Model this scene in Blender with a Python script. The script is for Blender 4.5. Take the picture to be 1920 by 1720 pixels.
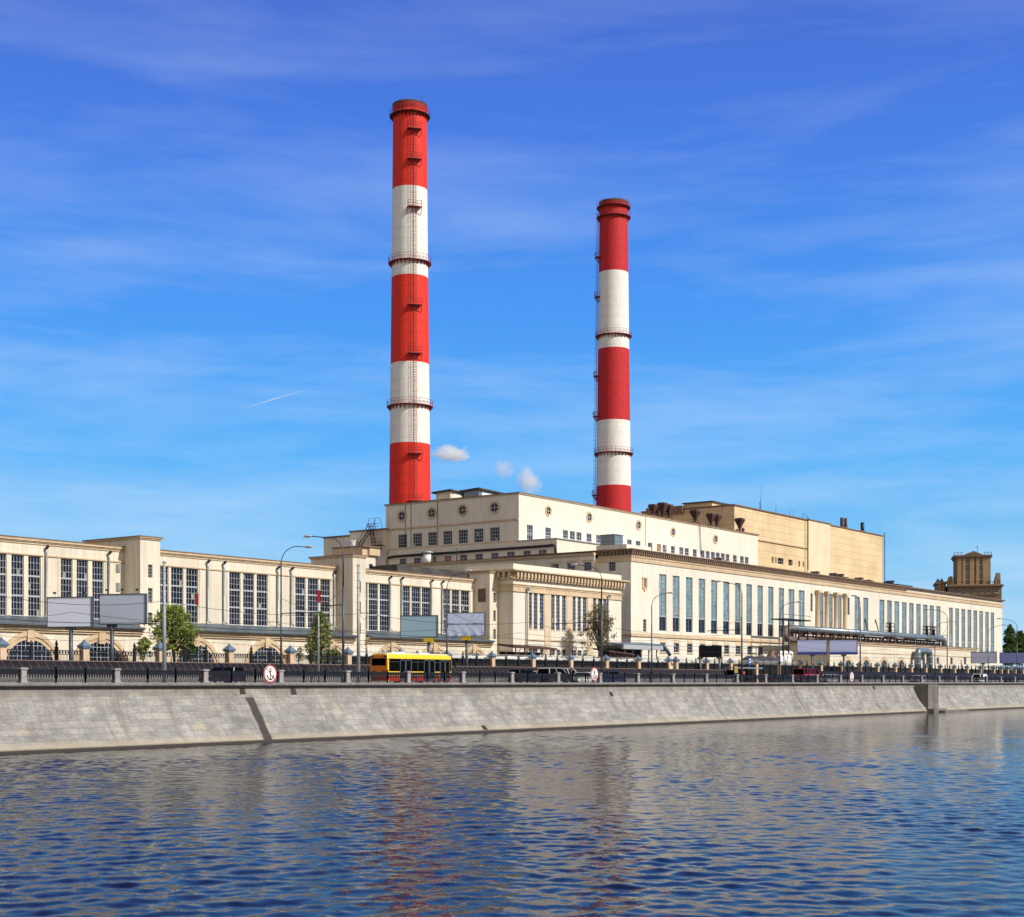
import bpy, bmesh, math, random
from mathutils import Vector, Matrix
R = math.radians
random.seed(7)
sc = bpy.context.scene
for o in list(bpy.data.objects):
    bpy.data.objects.remove(o)
col = sc.collection

# ------------------------------------------------------------------ camera
F_PX, HOR, EYE = 2761.0, 1279.0, 5.30          # focal length / horizon (px of a 1920 wide frame), eye height
TH = math.atan2(2025.0, F_PX)                  # the facades run along +X, 36 deg right of the view axis
CT, ST = math.cos(TH), math.sin(TH)
cam = bpy.data.cameras.new('camera'); co = bpy.data.objects.new('camera', cam); col.objects.link(co)
cam.sensor_width = 36; cam.lens = 36 * F_PX / 1920; cam.shift_y = (HOR - 860) / 1920
cam.clip_start = 0.5; cam.clip_end = 12000
co.location = (0, 0, EYE)
co.rotation_euler = (R(90), 0, math.atan2(ST, CT) - R(90))
sc.camera = co
# ------------------------------------------------------------------ light
SUN_EL, SX, SY = R(39), 0.17, -0.985
sv = Vector((SX * math.cos(SUN_EL), SY * math.cos(SUN_EL), math.sin(SUN_EL))).normalized()
sl = bpy.data.lights.new('sun', 'SUN'); so = bpy.data.objects.new('sun', sl); col.objects.link(so)
sl.energy = 4.6; sl.angle = R(0.5); sl.color = (1.0, 0.95, 0.85)
so.rotation_euler = (-sv).to_track_quat('-Z', 'Y').to_euler(); so.location = (0, -100, 300)
wd = bpy.data.worlds.new('World'); sc.world = wd; wd.use_nodes = True
wn, wl = wd.node_tree.nodes, wd.node_tree.links
wn.clear()
def N(nt, t, **kw):
    n = nt.nodes.new(t)
    for k, v in kw.items(): setattr(n, k, v)
    return n
wt = wd.node_tree
wo = N(wt, 'ShaderNodeOutputWorld'); bg = N(wt, 'ShaderNodeBackground'); bg.inputs['Strength'].default_value = 0.1
sky = N(wt, 'ShaderNodeTexSky', sky_type='NISHITA', sun_disc=False, sun_elevation=SUN_EL,
        sun_rotation=math.atan2(SX, SY), altitude=100, air_density=1.0, dust_density=0.3, ozone_density=3.0)
tc = N(wt, 'ShaderNodeTexCoord'); sep = N(wt, 'ShaderNodeSeparateXYZ'); wl.new(tc.outputs['Generated'], sep.inputs[0])
ramp = N(wt, 'ShaderNodeValToRGB'); wl.new(sep.outputs['Z'], ramp.inputs[0])
cr = ramp.color_ramp
stops = [(0.0, (.34, .62, .85)), (.07, (.21, .545, .87)), (.15, (.088, .425, .92)), (.24, (.055, .305, .89)),
         (.34, (.055, .20, .77)), (.42, (.055, .145, .64)), (.48, (.018, .058, .34)), (.60, (.011, .034, .215)), (1.0, (.008, .025, .175))]
while len(cr.elements) < len(stops): cr.elements.new(0.5)
for e, (p, c) in zip(cr.elements, stops): e.position = p; e.color = (*c, 1)
sc10 = N(wt, 'ShaderNodeVectorMath', operation='SCALE'); sc10.inputs['Scale'].default_value = 10.0
wl.new(ramp.outputs[0], sc10.inputs[0])
mx = N(wt, 'ShaderNodeMixRGB'); mx.inputs[0].default_value = 0.88
wl.new(sky.outputs[0], mx.inputs[1]); wl.new(sc10.outputs[0], mx.inputs[2])
# wispy clouds: noise stretched along the horizon, on a plane high overhead
dv = N(wt, 'ShaderNodeVectorMath', operation='MULTIPLY_ADD')
mp = N(wt, 'ShaderNodeMapping'); mp.inputs['Scale'].default_value = (2.0, 2.0, 13.0); mp.inputs['Rotation'].default_value = (R(4), R(-3), 0)
mp.inputs['Location'].default_value = (1.7, .6, 2.1)
wl.new(tc.outputs['Generated'], mp.inputs[0])
n1 = N(wt, 'ShaderNodeTexNoise'); n1.inputs['Scale'].default_value = 1.75; n1.inputs['Detail'].default_value = 11; n1.inputs['Roughness'].default_value = .58; n1.inputs['Distortion'].default_value = .25
wl.new(mp.outputs[0], n1.inputs['Vector'])
r1 = N(wt, 'ShaderNodeValToRGB'); r1.color_ramp.elements[0].position = .42; r1.color_ramp.elements[1].position = .86
wl.new(n1.outputs['Fac'], r1.inputs[0])
er = N(wt, 'ShaderNodeValToRGB'); wl.new(sep.outputs['Z'], er.inputs[0])
ee = er.color_ramp
for p, v in ((0.0, .72), (.12, .48), (.3, .27), (.45, .13), (1.0, .02)):
    if p in (0.0, 1.0): e = ee.elements[0 if p == 0 else -1]
    else: e = ee.elements.new(p)
    e.position = p; e.color = (v, v, v, 1)
cm = N(wt, 'ShaderNodeMath', operation='MULTIPLY'); wl.new(r1.outputs[0], cm.inputs[0]); wl.new(er.outputs[0], cm.inputs[1])
mc = N(wt, 'ShaderNodeMixRGB'); wl.new(cm.outputs[0], mc.inputs[0]); wl.new(mx.outputs[0], mc.inputs[1]); mc.inputs[2].default_value = (7.2, 8.3, 9.6, 1)
# added warm glow in the unseen sky behind and left, lifting the shaded walls
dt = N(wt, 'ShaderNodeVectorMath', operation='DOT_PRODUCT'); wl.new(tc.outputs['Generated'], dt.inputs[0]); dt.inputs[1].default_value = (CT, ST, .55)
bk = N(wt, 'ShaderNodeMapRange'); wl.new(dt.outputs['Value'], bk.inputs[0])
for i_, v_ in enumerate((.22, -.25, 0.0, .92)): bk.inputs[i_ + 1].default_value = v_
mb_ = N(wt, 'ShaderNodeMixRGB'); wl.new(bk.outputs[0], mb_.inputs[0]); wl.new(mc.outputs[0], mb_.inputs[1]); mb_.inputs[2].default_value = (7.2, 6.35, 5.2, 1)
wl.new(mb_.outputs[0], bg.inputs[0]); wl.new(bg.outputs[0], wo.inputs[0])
sc.view_settings.view_transform = 'Standard'; sc.view_settings.look = 'None'
sc.cycles.volume_bounces = 6
sc.view_settings.exposure = 0.12; sc.view_settings.gamma = 1.0

# ------------------------------------------------------------------ from photo measurements to metres
def ray(u):
    t = (u - 960) / F_PX
    return CT + t * ST, ST - t * CT
def rr(u): a, b = ray(u); return a / b
def XU(u, Y): return Y * rr(u)                 # X where column u meets the plane Y
def YU(u, X): return X / rr(u)                 # Y where column u meets the plane X
def ZV(v, X, Y): return EYE + (HOR - v) * (X * CT + Y * ST) / F_PX
def ZF(u, v, Y): return ZV(v, XU(u, Y), Y)     # height of a pixel on a river-facing plane
def ZS(u, v, X): return ZV(v, X, YU(u, X))     # height of a pixel on a side plane
def PX(u, v, X): return (X, YU(u, X), ZS(u, v, X))

# ------------------------------------------------------------------ materials
def mat(name, c, rough=.7, metal=0.0, var=0.0, vscale=.3, streak=0.0, grain=0.0, spec=.5, bump=0.0, bscale=6, c2=None, c2pos=.6):
    m = bpy.data.materials.new(name); m.use_nodes = True; nt = m.node_tree
    b = nt.nodes['Principled BSDF']; b.inputs['Roughness'].default_value = rough; b.inputs['Metallic'].default_value = metal
    b.inputs['Specular IOR Level'].default_value = spec
    L = nt.links.new
    if not (var or streak or grain or bump or c2):
        b.inputs['Base Color'].default_value = (*c, 1); return m
    g = N(nt, 'ShaderNodeNewGeometry'); out = None
    rgb = N(nt, 'ShaderNodeRGB'); rgb.outputs[0].default_value = (*c, 1); cur = rgb.outputs[0]
    def noise(scale, detail, vs=(1, 1, 1)):
        mpn = N(nt, 'ShaderNodeMapping'); mpn.inputs['Scale'].default_value = vs; L(g.outputs['Position'], mpn.inputs[0])
        n = N(nt, 'ShaderNodeTexNoise'); n.inputs['Scale'].default_value = scale; n.inputs['Detail'].default_value = detail
        n.inputs['Roughness'].default_value = .6; L(mpn.outputs[0], n.inputs['Vector']); return n.outputs['Fac']
    def mul(cur, fac, amp, lo=.35, hi=.7):
        mr = N(nt, 'ShaderNodeMapRange'); mr.inputs[1].default_value = lo; mr.inputs[2].default_value = hi
        mr.inputs[3].default_value = 1 - amp; mr.inputs[4].default_value = 1 + amp * .55; L(fac, mr.inputs[0])
        vm = N(nt, 'ShaderNodeVectorMath', operation='SCALE'); L(cur, vm.inputs[0]); L(mr.outputs[0], vm.inputs['Scale']); return vm.outputs[0]
    if c2:
        rp = N(nt, 'ShaderNodeMapRange'); rp.inputs[1].default_value = c2pos - .08; rp.inputs[2].default_value = c2pos + .08; L(noise(vscale * 1.7, 6), rp.inputs[0])
        mm = N(nt, 'ShaderNodeMixRGB'); L(rp.outputs[0], mm.inputs[0]); L(cur, mm.inputs[1]); mm.inputs[2].default_value = (*c2, 1); cur = mm.outputs[0]
    if var: cur = mul(cur, noise(vscale, 5), var)
    if streak: cur = mul(cur, noise(1.0, 4, (2.4, 2.4, .13)), streak, .42, .66)
    if grain: cur = mul(cur, noise(5.0, 4), grain)
    L(cur, b.inputs['Base Color'])
    if bump:
        bp = N(nt, 'ShaderNodeBump'); bp.inputs['Strength'].default_value = bump; bp.inputs['Distance'].default_value = .05
        L(noise(bscale, 5), bp.inputs['Height']); L(bp.outputs[0], b.inputs['Normal'])
    return m
M = {}
M['cream'] = mat('cream_plaster', (.735, .665, .545), .85, var=.13, vscale=.12, streak=.12, grain=.06, bump=.2, bscale=3)
M['cream2'] = mat('pale_plaster', (.755, .70, .595), .85, var=.11, vscale=.10, streak=.09, grain=.05, bump=.2, bscale=3)
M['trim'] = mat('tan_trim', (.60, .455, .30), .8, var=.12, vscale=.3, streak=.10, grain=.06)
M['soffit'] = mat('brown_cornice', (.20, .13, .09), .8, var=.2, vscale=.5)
M['roofdark'] = mat('roof_felt', (.05, .045, .045), .85, var=.25, vscale=.2, c2=(.10, .09, .085), c2pos=.58)
M['roofblue'] = mat('blue_grey_roof', (.095, .125, .155), .5, var=.2, vscale=.3, streak=.12, spec=.4)
M['frame'] = mat('window_frame', (.36, .38, .40), .5)
M['glass'] = mat('dark_glass', (.010, .015, .040), .06, var=.75, vscale=.9, c2=(.035, .035, .045), c2pos=.64, spec=.22)
M['glassblue'] = mat('pale_glass', (.20, .30, .36), .12, var=.35, vscale=.55, c2=(.10, .16, .20), c2pos=.62, spec=.6)
M['glassmid'] = mat('blue_glass', (.022, .038, .10), .07, var=.6, vscale=.8, c2=(.06, .08, .14), c2pos=.64, spec=.25)
M['blind'] = mat('pale_blind', (.30, .31, .31), .5, var=.3, vscale=1.5)
M['openlight'] = mat('open_light', (.006, .006, .008), .5, spec=.1)
M['curtain'] = mat('orange_curtain', (.45, .14, .03), .6, var=.3, vscale=2)
M['pipe'] = mat('galvanised_pipe', (.36, .38, .40), .45, .3, var=.2, vscale=1)
M['iron'] = mat('black_iron', (.012, .013, .018), .5, .2, var=.2, vscale=2)
M['ironblue'] = mat('blue_black_iron', (.010, .012, .020), .6, .0, spec=.2, var=.2, vscale=2)
M['rust'] = mat('rusty_steel', (.085, .032, .026), .8, var=.35, vscale=1.5, c2=(.045, .025, .022), c2pos=.55)
M['granite'] = mat('grey_granite', (.33, .31, .31), .75, var=.15, vscale=1.2, grain=.18, bump=.2, bscale=9)
M['coping'] = mat('granite_coping', (.21, .195, .185), .75, var=.2, vscale=.6, streak=.15, grain=.15, bump=.3, bscale=6)
M['asphalt'] = mat('asphalt', (.055, .055, .058), .9, var=.15, vscale=.3, grain=.1)
M['paving'] = mat('paving', (.24, .225, .21), .85, var=.15, vscale=.5, grain=.1)
M['yard'] = mat('yard_ground', (.13, .115, .095), .95, var=.3, vscale=.08, c2=(.06, .075, .03), c2pos=.62)
M['white'] = mat('white_paint', (.78, .78, .76), .5, var=.06, vscale=1)
M['red'] = mat('red_paint', (.34, .010, .018), .6)
M['lampgrey'] = mat('painted_pole', (.065, .078, .105), .45, .2, var=.15, vscale=1)
M['mast'] = mat('pale_mast', (.36, .39, .42), .55, .1, var=.12, vscale=.8, streak=.1)
M['lamphead'] = mat('lamp_housing', (.55, .56, .56), .4)
M['barrier'] = mat('dark_barrier_panel', (.014, .012, .016), .55, var=.25, vscale=.4, spec=.2)
M['barrib'] = mat('barrier_rib', (.17, .125, .105), .6)
M['rubber'] = mat('rubber', (.012, .012, .012), .8)
M['chrome'] = mat('wheel_metal', (.45, .46, .48), .3, .8)
M['carglass'] = mat('car_glass', (.003, .004, .006), .04, spec=.10)
M['red_light'] = mat('tail_light_lens', (.45, .012, .012), .2)
M['headlight'] = mat('headlight_lens', (.75, .75, .72), .15)
M['bark'] = mat('bark', (.045, .033, .025), .95, var=.25, vscale=3)
M['pillar'] = mat('peach_pillar', (.64, .47, .33), .85, var=.1, vscale=.6, streak=.1, grain=.06)
M['capblue'] = mat('blue_grey_cap', (.12, .175, .24), .45, var=.15, vscale=1)
M['foil'] = mat('white_wrap', (.85, .84, .80), .7, var=.2, vscale=2.5, bump=.8, bscale=4)
M['steelblue'] = mat('blue_grey_lagging', (.17, .215, .255), .35, .25, var=.2, vscale=.7)
M['rustpipe'] = mat('brown_pipe', (.13, .085, .07), .6, var=.35, vscale=1, c2=(.25, .19, .15), c2pos=.57)
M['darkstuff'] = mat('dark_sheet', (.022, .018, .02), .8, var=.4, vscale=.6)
M['yellow'] = mat('yellow_box', (.62, .43, .01), .5)

def chimney_mat(name, c, dirt, c3):
    m = bpy.data.materials.new(name); m.use_nodes = True; nt = m.node_tree; L = nt.links.new
    b = nt.nodes['Principled BSDF']; b.inputs['Roughness'].default_value = .75
    t = N(nt, 'ShaderNodeTexCoord'); s = N(nt, 'ShaderNodeSeparateXYZ'); L(t.outputs['UV'], s.inputs[0])
    def nz(su, sv_, det):
        c_ = N(nt, 'ShaderNodeCombineXYZ')
        for i, (o_, k) in enumerate(((s.outputs[0], su), (s.outputs[1], sv_))):
            q = N(nt, 'ShaderNodeMath', operation='MULTIPLY'); q.inputs[1].default_value = k; L(o_, q.inputs[0]); L(q.outputs[0], c_.inputs[i])
        n = N(nt, 'ShaderNodeTexNoise'); n.inputs['Scale'].default_value = 1; n.inputs['Detail'].default_value = det; L(c_.outputs[0], n.inputs['Vector']); return n.outputs['Fac']
    def rng(x, a, b_, lo, hi):
        r = N(nt, 'ShaderNodeMapRange'); L(x, r.inputs[0])
        for i, v in enumerate((a, b_, lo, hi)): r.inputs[i + 1].default_value = v
        return r.outputs[0]
    f1 = rng(nz(70, .25, 3), .4, .66, 1 - dirt, 1.06)          # shuttering streaks
    f2 = rng(nz(14, .6, 5), .35, .7, 1 - dirt, 1.05)
    f3 = rng(nz(9, 5.0, 2), .45, .75, 1.0, 1 - dirt * .8)
    w = N(nt, 'ShaderNodeTexWave', wave_type='BANDS', bands_direction='Y'); w.inputs['Scale'].default_value = .13; w.inputs['Distortion'].default_value = .25; L(t.outputs['UV'], w.inputs['Vector'])
    f4 = rng(w.outputs['Fac'], 0, .07, 1 - dirt * .7, 1.0)      # lift joints
    p = f1
    for f in (f2, f3, f4):
        q = N(nt, 'ShaderNodeMath', operation='MULTIPLY'); L(p, q.inputs[0]); L(f, q.inputs[1]); p = q.outputs[0]
    vm = N(nt, 'ShaderNodeVectorMath', operation='SCALE'); vm.inputs[0].default_value = c; L(p, vm.inputs['Scale']); fade = N(nt, 'ShaderNodeMixRGB'); L(rng(nz(5, .12, 6), .55, .78, 0, .24), fade.inputs[0]); L(vm.outputs[0], fade.inputs[1]); fade.inputs[2].default_value = (*c3, 1)
    rs = N(nt, 'ShaderNodeMixRGB'); L(rng(nz(26, .09, 4), .62, .76, 0, .22), rs.inputs[0]); L(fade.outputs[0], rs.inputs[1]); rs.inputs[2].default_value = (.16, .06, .035, 1)
    L(rs.outputs[0], b.inputs['Base Color'])
    bp = N(nt, 'ShaderNodeBump'); bp.inputs['Strength'].default_value = .5; bp.inputs['Distance'].default_value = .08; L(p, bp.inputs['Height']); L(bp.outputs[0], b.inputs['Normal'])
    return m
M['chred'] = chimney_mat('chimney_red', (.82, .026, .008), .18, (.72, .055, .03))
M['chred2'] = chimney_mat('chimney_crimson', (.60, .010, .016), .20, (.62, .05, .05))
M['chwhite'] = chimney_mat('chimney_white', (.80, .785, .75), .11, (.62, .60, .56))
M['chrail'] = mat('chimney_gallery_paint', (.26, .032, .035), .6, var=.3, vscale=1)
M['soot'] = mat('sooty_rim', (.10, .016, .014), .9)

def stone_mat():
    m = bpy.data.materials.new('embankment_stone'); m.use_nodes = True; nt = m.node_tree; L = nt.links.new
    b = nt.nodes['Principled BSDF']; b.inputs['Roughness'].default_value = .85
    t = N(nt, 'ShaderNodeTexCoord'); uv = t.outputs['UV']; s = N(nt, 'ShaderNodeSeparateXYZ'); L(uv, s.inputs[0])
    dn = N(nt, 'ShaderNodeTexNoise'); dn.inputs['Scale'].default_value = .5; dn.inputs['Detail'].default_value = 3; L(uv, dn.inputs['Vector'])
    da = N(nt, 'ShaderNodeVectorMath', operation='MULTIPLY_ADD'); L(dn.outputs['Color'], da.inputs[0]); da.inputs[1].default_value = (.34, .22, 0); L(uv, da.inputs[2])
    br = N(nt, 'ShaderNodeTexBrick'); L(da.outputs[0], br.inputs['Vector'])
    br.inputs['Scale'].default_value = 1.0; br.inputs['Brick Width'].default_value = 1.25; br.inputs['Row Height'].default_value = .62
    br.inputs['Mortar Size'].default_value = .03; br.inputs['Mortar Smooth'].default_value = .3; br.offset = .5; br.inputs['Bias'].default_value = -.1
    br.inputs['Color1'].default_value = (.305, .295, .275, 1); br.inputs['Color2'].default_value = (.245, .24, .23, 1); br.inputs['Mortar'].default_value = (.205, .195, .18, 1)
    s2 = N(nt, 'ShaderNodeSeparateXYZ'); L(da.outputs[0], s2.inputs[0])
    b2 = N(nt, 'ShaderNodeTexBrick'); L(da.outputs[0], b2.inputs['Vector']); b2.offset = 0
    for k_, v_ in (('Scale', 1.0), ('Brick Width', .62), ('Row Height', 2.0), ('Mortar Size', .02), ('Mortar Smooth', .3)): b2.inputs[k_].default_value = v_
    b2.inputs['Color1'].default_value = (.28, .265, .245, 1); b2.inputs['Color2'].default_value = (.20, .19, .18, 1); b2.inputs['Mortar'].default_value = (.16, .145, .125, 1)
    gt = N(nt, 'ShaderNodeMath', operation='GREATER_THAN'); L(s.outputs[1], gt.inputs[0]); gt.inputs[1].default_value = 5.12
    bm_ = N(nt, 'ShaderNodeMixRGB'); L(gt.outputs[0], bm_.inputs[0]); L(br.outputs['Color'], bm_.inputs[1]); L(b2.outputs['Color'], bm_.inputs[2]); cur = bm_.outputs[0]
    def nz(sc_, det, vs=(1, 1, 1)):
        q = N(nt, 'ShaderNodeMapping'); q.inputs['Scale'].default_value = vs; L(uv, q.inputs[0])
        n = N(nt, 'ShaderNodeTexNoise'); n.inputs['Scale'].default_value = sc_; n.inputs['Detail'].default_value = det; n.inputs['Roughness'].default_value = .65; L(q.outputs[0], n.inputs['Vector']); return n.outputs['Fac']
    def rng(x, a, b_, lo, hi):
        r = N(nt, 'ShaderNodeMapRange'); L(x, r.inputs[0])
        for i, v in enumerate((a, b_, lo, hi)): r.inputs[i + 1].default_value = v
        return r.outputs[0]
    def mixc(f, cur, c):
        q = N(nt, 'ShaderNodeMixRGB'); L(f, q.inputs[0]); L(cur, q.inputs[1]); q.inputs[2].default_value = (*c, 1); return q.outputs[0]
    def scl(cur, f):
        q = N(nt, 'ShaderNodeVectorMath', operation='SCALE'); L(cur, q.inputs[0]); L(f, q.inputs['Scale']); return q.outputs[0]
    def math_(op, a, b_=None):
        q = N(nt, 'ShaderNodeMath', operation=op, use_clamp=op in ('MULTIPLY',))
        for i, x in enumerate((a, b_)):
            if x is None: continue
            if isinstance(x, (int, float)): q.inputs[i].default_value = x
            else: L(x, q.inputs[i])
        return q.outputs[0]
    # a hash per stone: floor of brick coordinates feeding white noise
    row = math_('FLOOR', math_('DIVIDE', s2.outputs[1], .62))
    cb = N(nt, 'ShaderNodeCombineXYZ'); L(math_('FLOOR', math_('DIVIDE', math_('ADD', s2.outputs[0], math_('MULTIPLY', math_('MODULO', row, 2.0), .625)), 1.25)), cb.inputs[0]); L(row, cb.inputs[1])
    wn_ = N(nt, 'ShaderNodeTexWhiteNoise', noise_dimensions='2D'); L(cb.outputs[0], wn_.inputs['Vector'])
    cur = scl(cur, rng(wn_.outputs['Value'], 0, 1, .86, 1.12))
    cur = mixc(rng(wn_.outputs['Value'], .985, .992, 0, .40), cur, (.44, .34, .20))
    cur = mixc(rng(wn_.outputs['Value'], .08, .03, 0, .28), cur, (.23, .25, .29))
    cur = scl(cur, rng(nz(.22, 7), .3, .7, .68, 1.24)); cur = scl(cur, rng(nz(1.1, 6, (.5, 1.6, 1)), .3, .7, .80, 1.16)); cur = scl(cur, rng(nz(5.0, 8), .3, .7, .74, 1.24))
    cur = mixc(rng(nz(.8, 5, (1.5, .12, 1)), .50, .72, 0, .58), cur, (.13, .115, .10))     # run-off streaks down the slope
    cur = mixc(rng(nz(1.2, 6), .60, .72, 0, .45), cur, (.50, .45, .37))
    # tidemark at the foot (v = height along the slope from the water)
    wob = math_('ADD', s.outputs[1], math_('MULTIPLY', nz(.55, 6), -.85))
    cur = mixc(rng(wob, 1.3, .5, 0, .5), cur, (.40, .33, .22))
    cur = mixc(rng(math_('SUBTRACT', s.outputs[1], math_('MULTIPLY', nz(1.4, 4, (1.5, .3, 1)), 1.2)), 4.3, 5.2, 0, .5), cur, (.19, .17, .145))
    cur = mixc(rng(wob, .46, .26, 0, .97), cur, (.020, .016, .014))
    # wet streak below the drain
    tv = math_('DIVIDE', s.outputs[1], 5.9); bow = math_('MULTIPLY', math_('MULTIPLY', tv, math_('SUBTRACT', 1.0, tv)), 2.3)
    d1 = math_('ABSOLUTE', math_('SUBTRACT', math_('SUBTRACT', math_('ADD', s.outputs[0], math_('MULTIPLY', nz(1.1, 3), .5)), bow), 91.75))
    k = math_('MULTIPLY', rng(d1, .60, .40, 0, .95), rng(s.outputs[1], 5.0, 4.85, 0, 1))
    cur = mixc(k, cur, (.034, .026, .023))
    for xj in (XU(1326, 96.8), XU(1486, 96.8), XU(1626, 96.8), XU(1700, 96.8)):      # open movement joints with a stained lip
        dj = math_('SUBTRACT', math_('ADD', s.outputs[0], math_('MULTIPLY', nz(1.5, 3), .12)), xj)
        cur = mixc(rng(math_('ABSOLUTE', dj), .10, .05, 0, .85), cur, (.05, .042, .036)); cur = mixc(math_('MULTIPLY', rng(dj, -.1, 0, 0, 1), rng(dj, 1.1, .1, 0, .35)), cur, (.12, .105, .09))
    L(cur, b.inputs['Base Color'])
    bp = N(nt, 'ShaderNodeBump'); bp.inputs['Strength'].default_value = .7; bp.inputs['Distance'].default_value = .06
    hsum = math_('ADD', math_('MULTIPLY', br.outputs['Fac'], -1.0), nz(2.5, 6)); L(hsum, bp.inputs['Height']); L(bp.outputs[0], b.inputs['Normal'])
    return m
M['stone'] = stone_mat()

def panel_mat():
    m = bpy.data.materials.new('ochre_wall_panels'); m.use_nodes = True; nt = m.node_tree; L = nt.links.new
    b = nt.nodes['Principled BSDF']; b.inputs['Roughness'].default_value = .85
    g = N(nt, 'ShaderNodeNewGeometry'); s = N(nt, 'ShaderNodeSeparateXYZ'); L(g.outputs['Position'], s.inputs[0])
    a = N(nt, 'ShaderNodeMath', operation='ADD'); L(s.outputs[0], a.inputs[0]); L(s.outputs[1], a.inputs[1])
    c = N(nt, 'ShaderNodeCombineXYZ'); L(a.outputs[0], c.inputs[0]); L(s.outputs[2], c.inputs[1])
    br = N(nt, 'ShaderNodeTexBrick'); L(c.outputs[0], br.inputs['Vector']); br.offset = 0.0
    br.inputs['Scale'].default_value = 1; br.inputs['Brick Width'].default_value = 6.0; br.inputs['Row Height'].default_value = 1.8; br.inputs['Mortar Size'].default_value = .045
    br.inputs['Mortar Smooth'].default_value = .4
    br.inputs['Color1'].default_value = (.68, .52, .31, 1); br.inputs['Color2'].default_value = (.62, .475, .285, 1); br.inputs['Mortar'].default_value = (.36, .235, .12, 1)
    n = N(nt, 'ShaderNodeTexNoise'); n.inputs['Scale'].default_value = .12; n.inputs['Detail'].default_value = 6; L(g.outputs['Position'], n.inputs['Vector'])
    r = N(nt, 'ShaderNodeMapRange'); L(n.outputs['Fac'], r.inputs[0])
    for i, v in enumerate((.3, .7, .84, 1.12)): r.inputs[i + 1].default_value = v
    vm = N(nt, 'ShaderNodeVectorMath', operation='SCALE'); L(br.outputs['Color'], vm.inputs[0]); L(r.outputs[0], vm.inputs['Scale']); L(vm.outputs[0], b.inputs['Base Color'])
    return m
M['panels'] = panel_mat()
M['strip'] = mat('pale_panel_strip', (.70, .60, .42), .85, var=.08, vscale=.2, streak=.08)
M['brickold'] = mat('brown_brick', (.235, .155, .09), .85, var=.2, vscale=.3, grain=.12)

def water_mat():
    m = bpy.data.materials.new('river_water'); m.use_nodes = True; nt = m.node_tree; L = nt.links.new
    b = nt.nodes['Principled BSDF']; b.inputs['Base Color'].default_value = (.006, .010, .030, 1); b.inputs['Roughness'].default_value = .02
    b.inputs['IOR'].default_value = 1.15
    g = N(nt, 'ShaderNodeNewGeometry'); prev = None
    for sc_, rot, st, dist, det in ((7.0, 10, 1.3, .005, 2.0),):
        q = N(nt, 'ShaderNodeMapping'); q.inputs['Rotation'].default_value = (0, 0, R(-36 + 90 + rot)); q.inputs['Scale'].default_value = (st, 1, 1)
        L(g.outputs['Position'], q.inputs[0])
        n = N(nt, 'ShaderNodeTexNoise'); n.inputs['Scale'].default_value = sc_; n.inputs['Detail'].default_value = det; n.inputs['Roughness'].default_value = .45; n.inputs['Distortion'].default_value = .35
        L(q.outputs[0], n.inputs['Vector'])
        bp = N(nt, 'ShaderNodeBump'); bp.inputs['Strength'].default_value = 1.0; bp.inputs['Distance'].default_value = dist; L(n.outputs['Fac'], bp.inputs['Height'])
        if prev: L(prev, bp.inputs['Normal'])
        prev = bp.outputs[0]
    L(prev, b.inputs['Normal'])
    return m
M['water'] = water_mat()

def leaf_mat(name, c, c2):
    m = bpy.data.materials.new(name); m.use_nodes = True; nt = m.node_tree; L = nt.links.new
    b = nt.nodes['Principled BSDF']; b.inputs['Roughness'].default_value = .55; b.inputs['Specular IOR Level'].default_value = .3
    g = N(nt, 'ShaderNodeNewGeometry'); mm = N(nt, 'ShaderNodeMixRGB'); L(g.outputs['Random Per Island'], mm.inputs[0])
    mm.inputs[1].default_value = (*c, 1); mm.inputs[2].default_value = (*c2, 1); L(mm.outputs[0], b.inputs['Base Color'])
    tr = N(nt, 'ShaderNodeBsdfTranslucent'); L(mm.outputs[0], tr.inputs[0]); ms = N(nt, 'ShaderNodeMixShader'); ms.inputs[0].default_value = .3
    L(b.outputs[0], ms.inputs[1]); L(tr.outputs[0], ms.inputs[2]); L(ms.outputs[0], nt.nodes['Material Output'].inputs[0])
    return m
M['leaf1'] = leaf_mat('leaf_fresh', (.16, .23, .03), (.34, .38, .10))
M['leaf2'] = leaf_mat('leaf_silver', (.17, .22, .06), (.36, .38, .17))
M['leaf3'] = leaf_mat('leaf_olive', (.10, .095, .03), (.26, .22, .11))
M['leaf4'] = leaf_mat('leaf_deep', (.04, .085, .018), (.11, .17, .04))
M['carglass'].node_tree.nodes['Principled BSDF'].inputs['IOR'].default_value = 1.15
def paint(name, c, rough=.3):
    m = mat(name, c, rough); m.node_tree.nodes['Principled BSDF'].inputs['Coat Weight'].default_value = .5; return m

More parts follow.
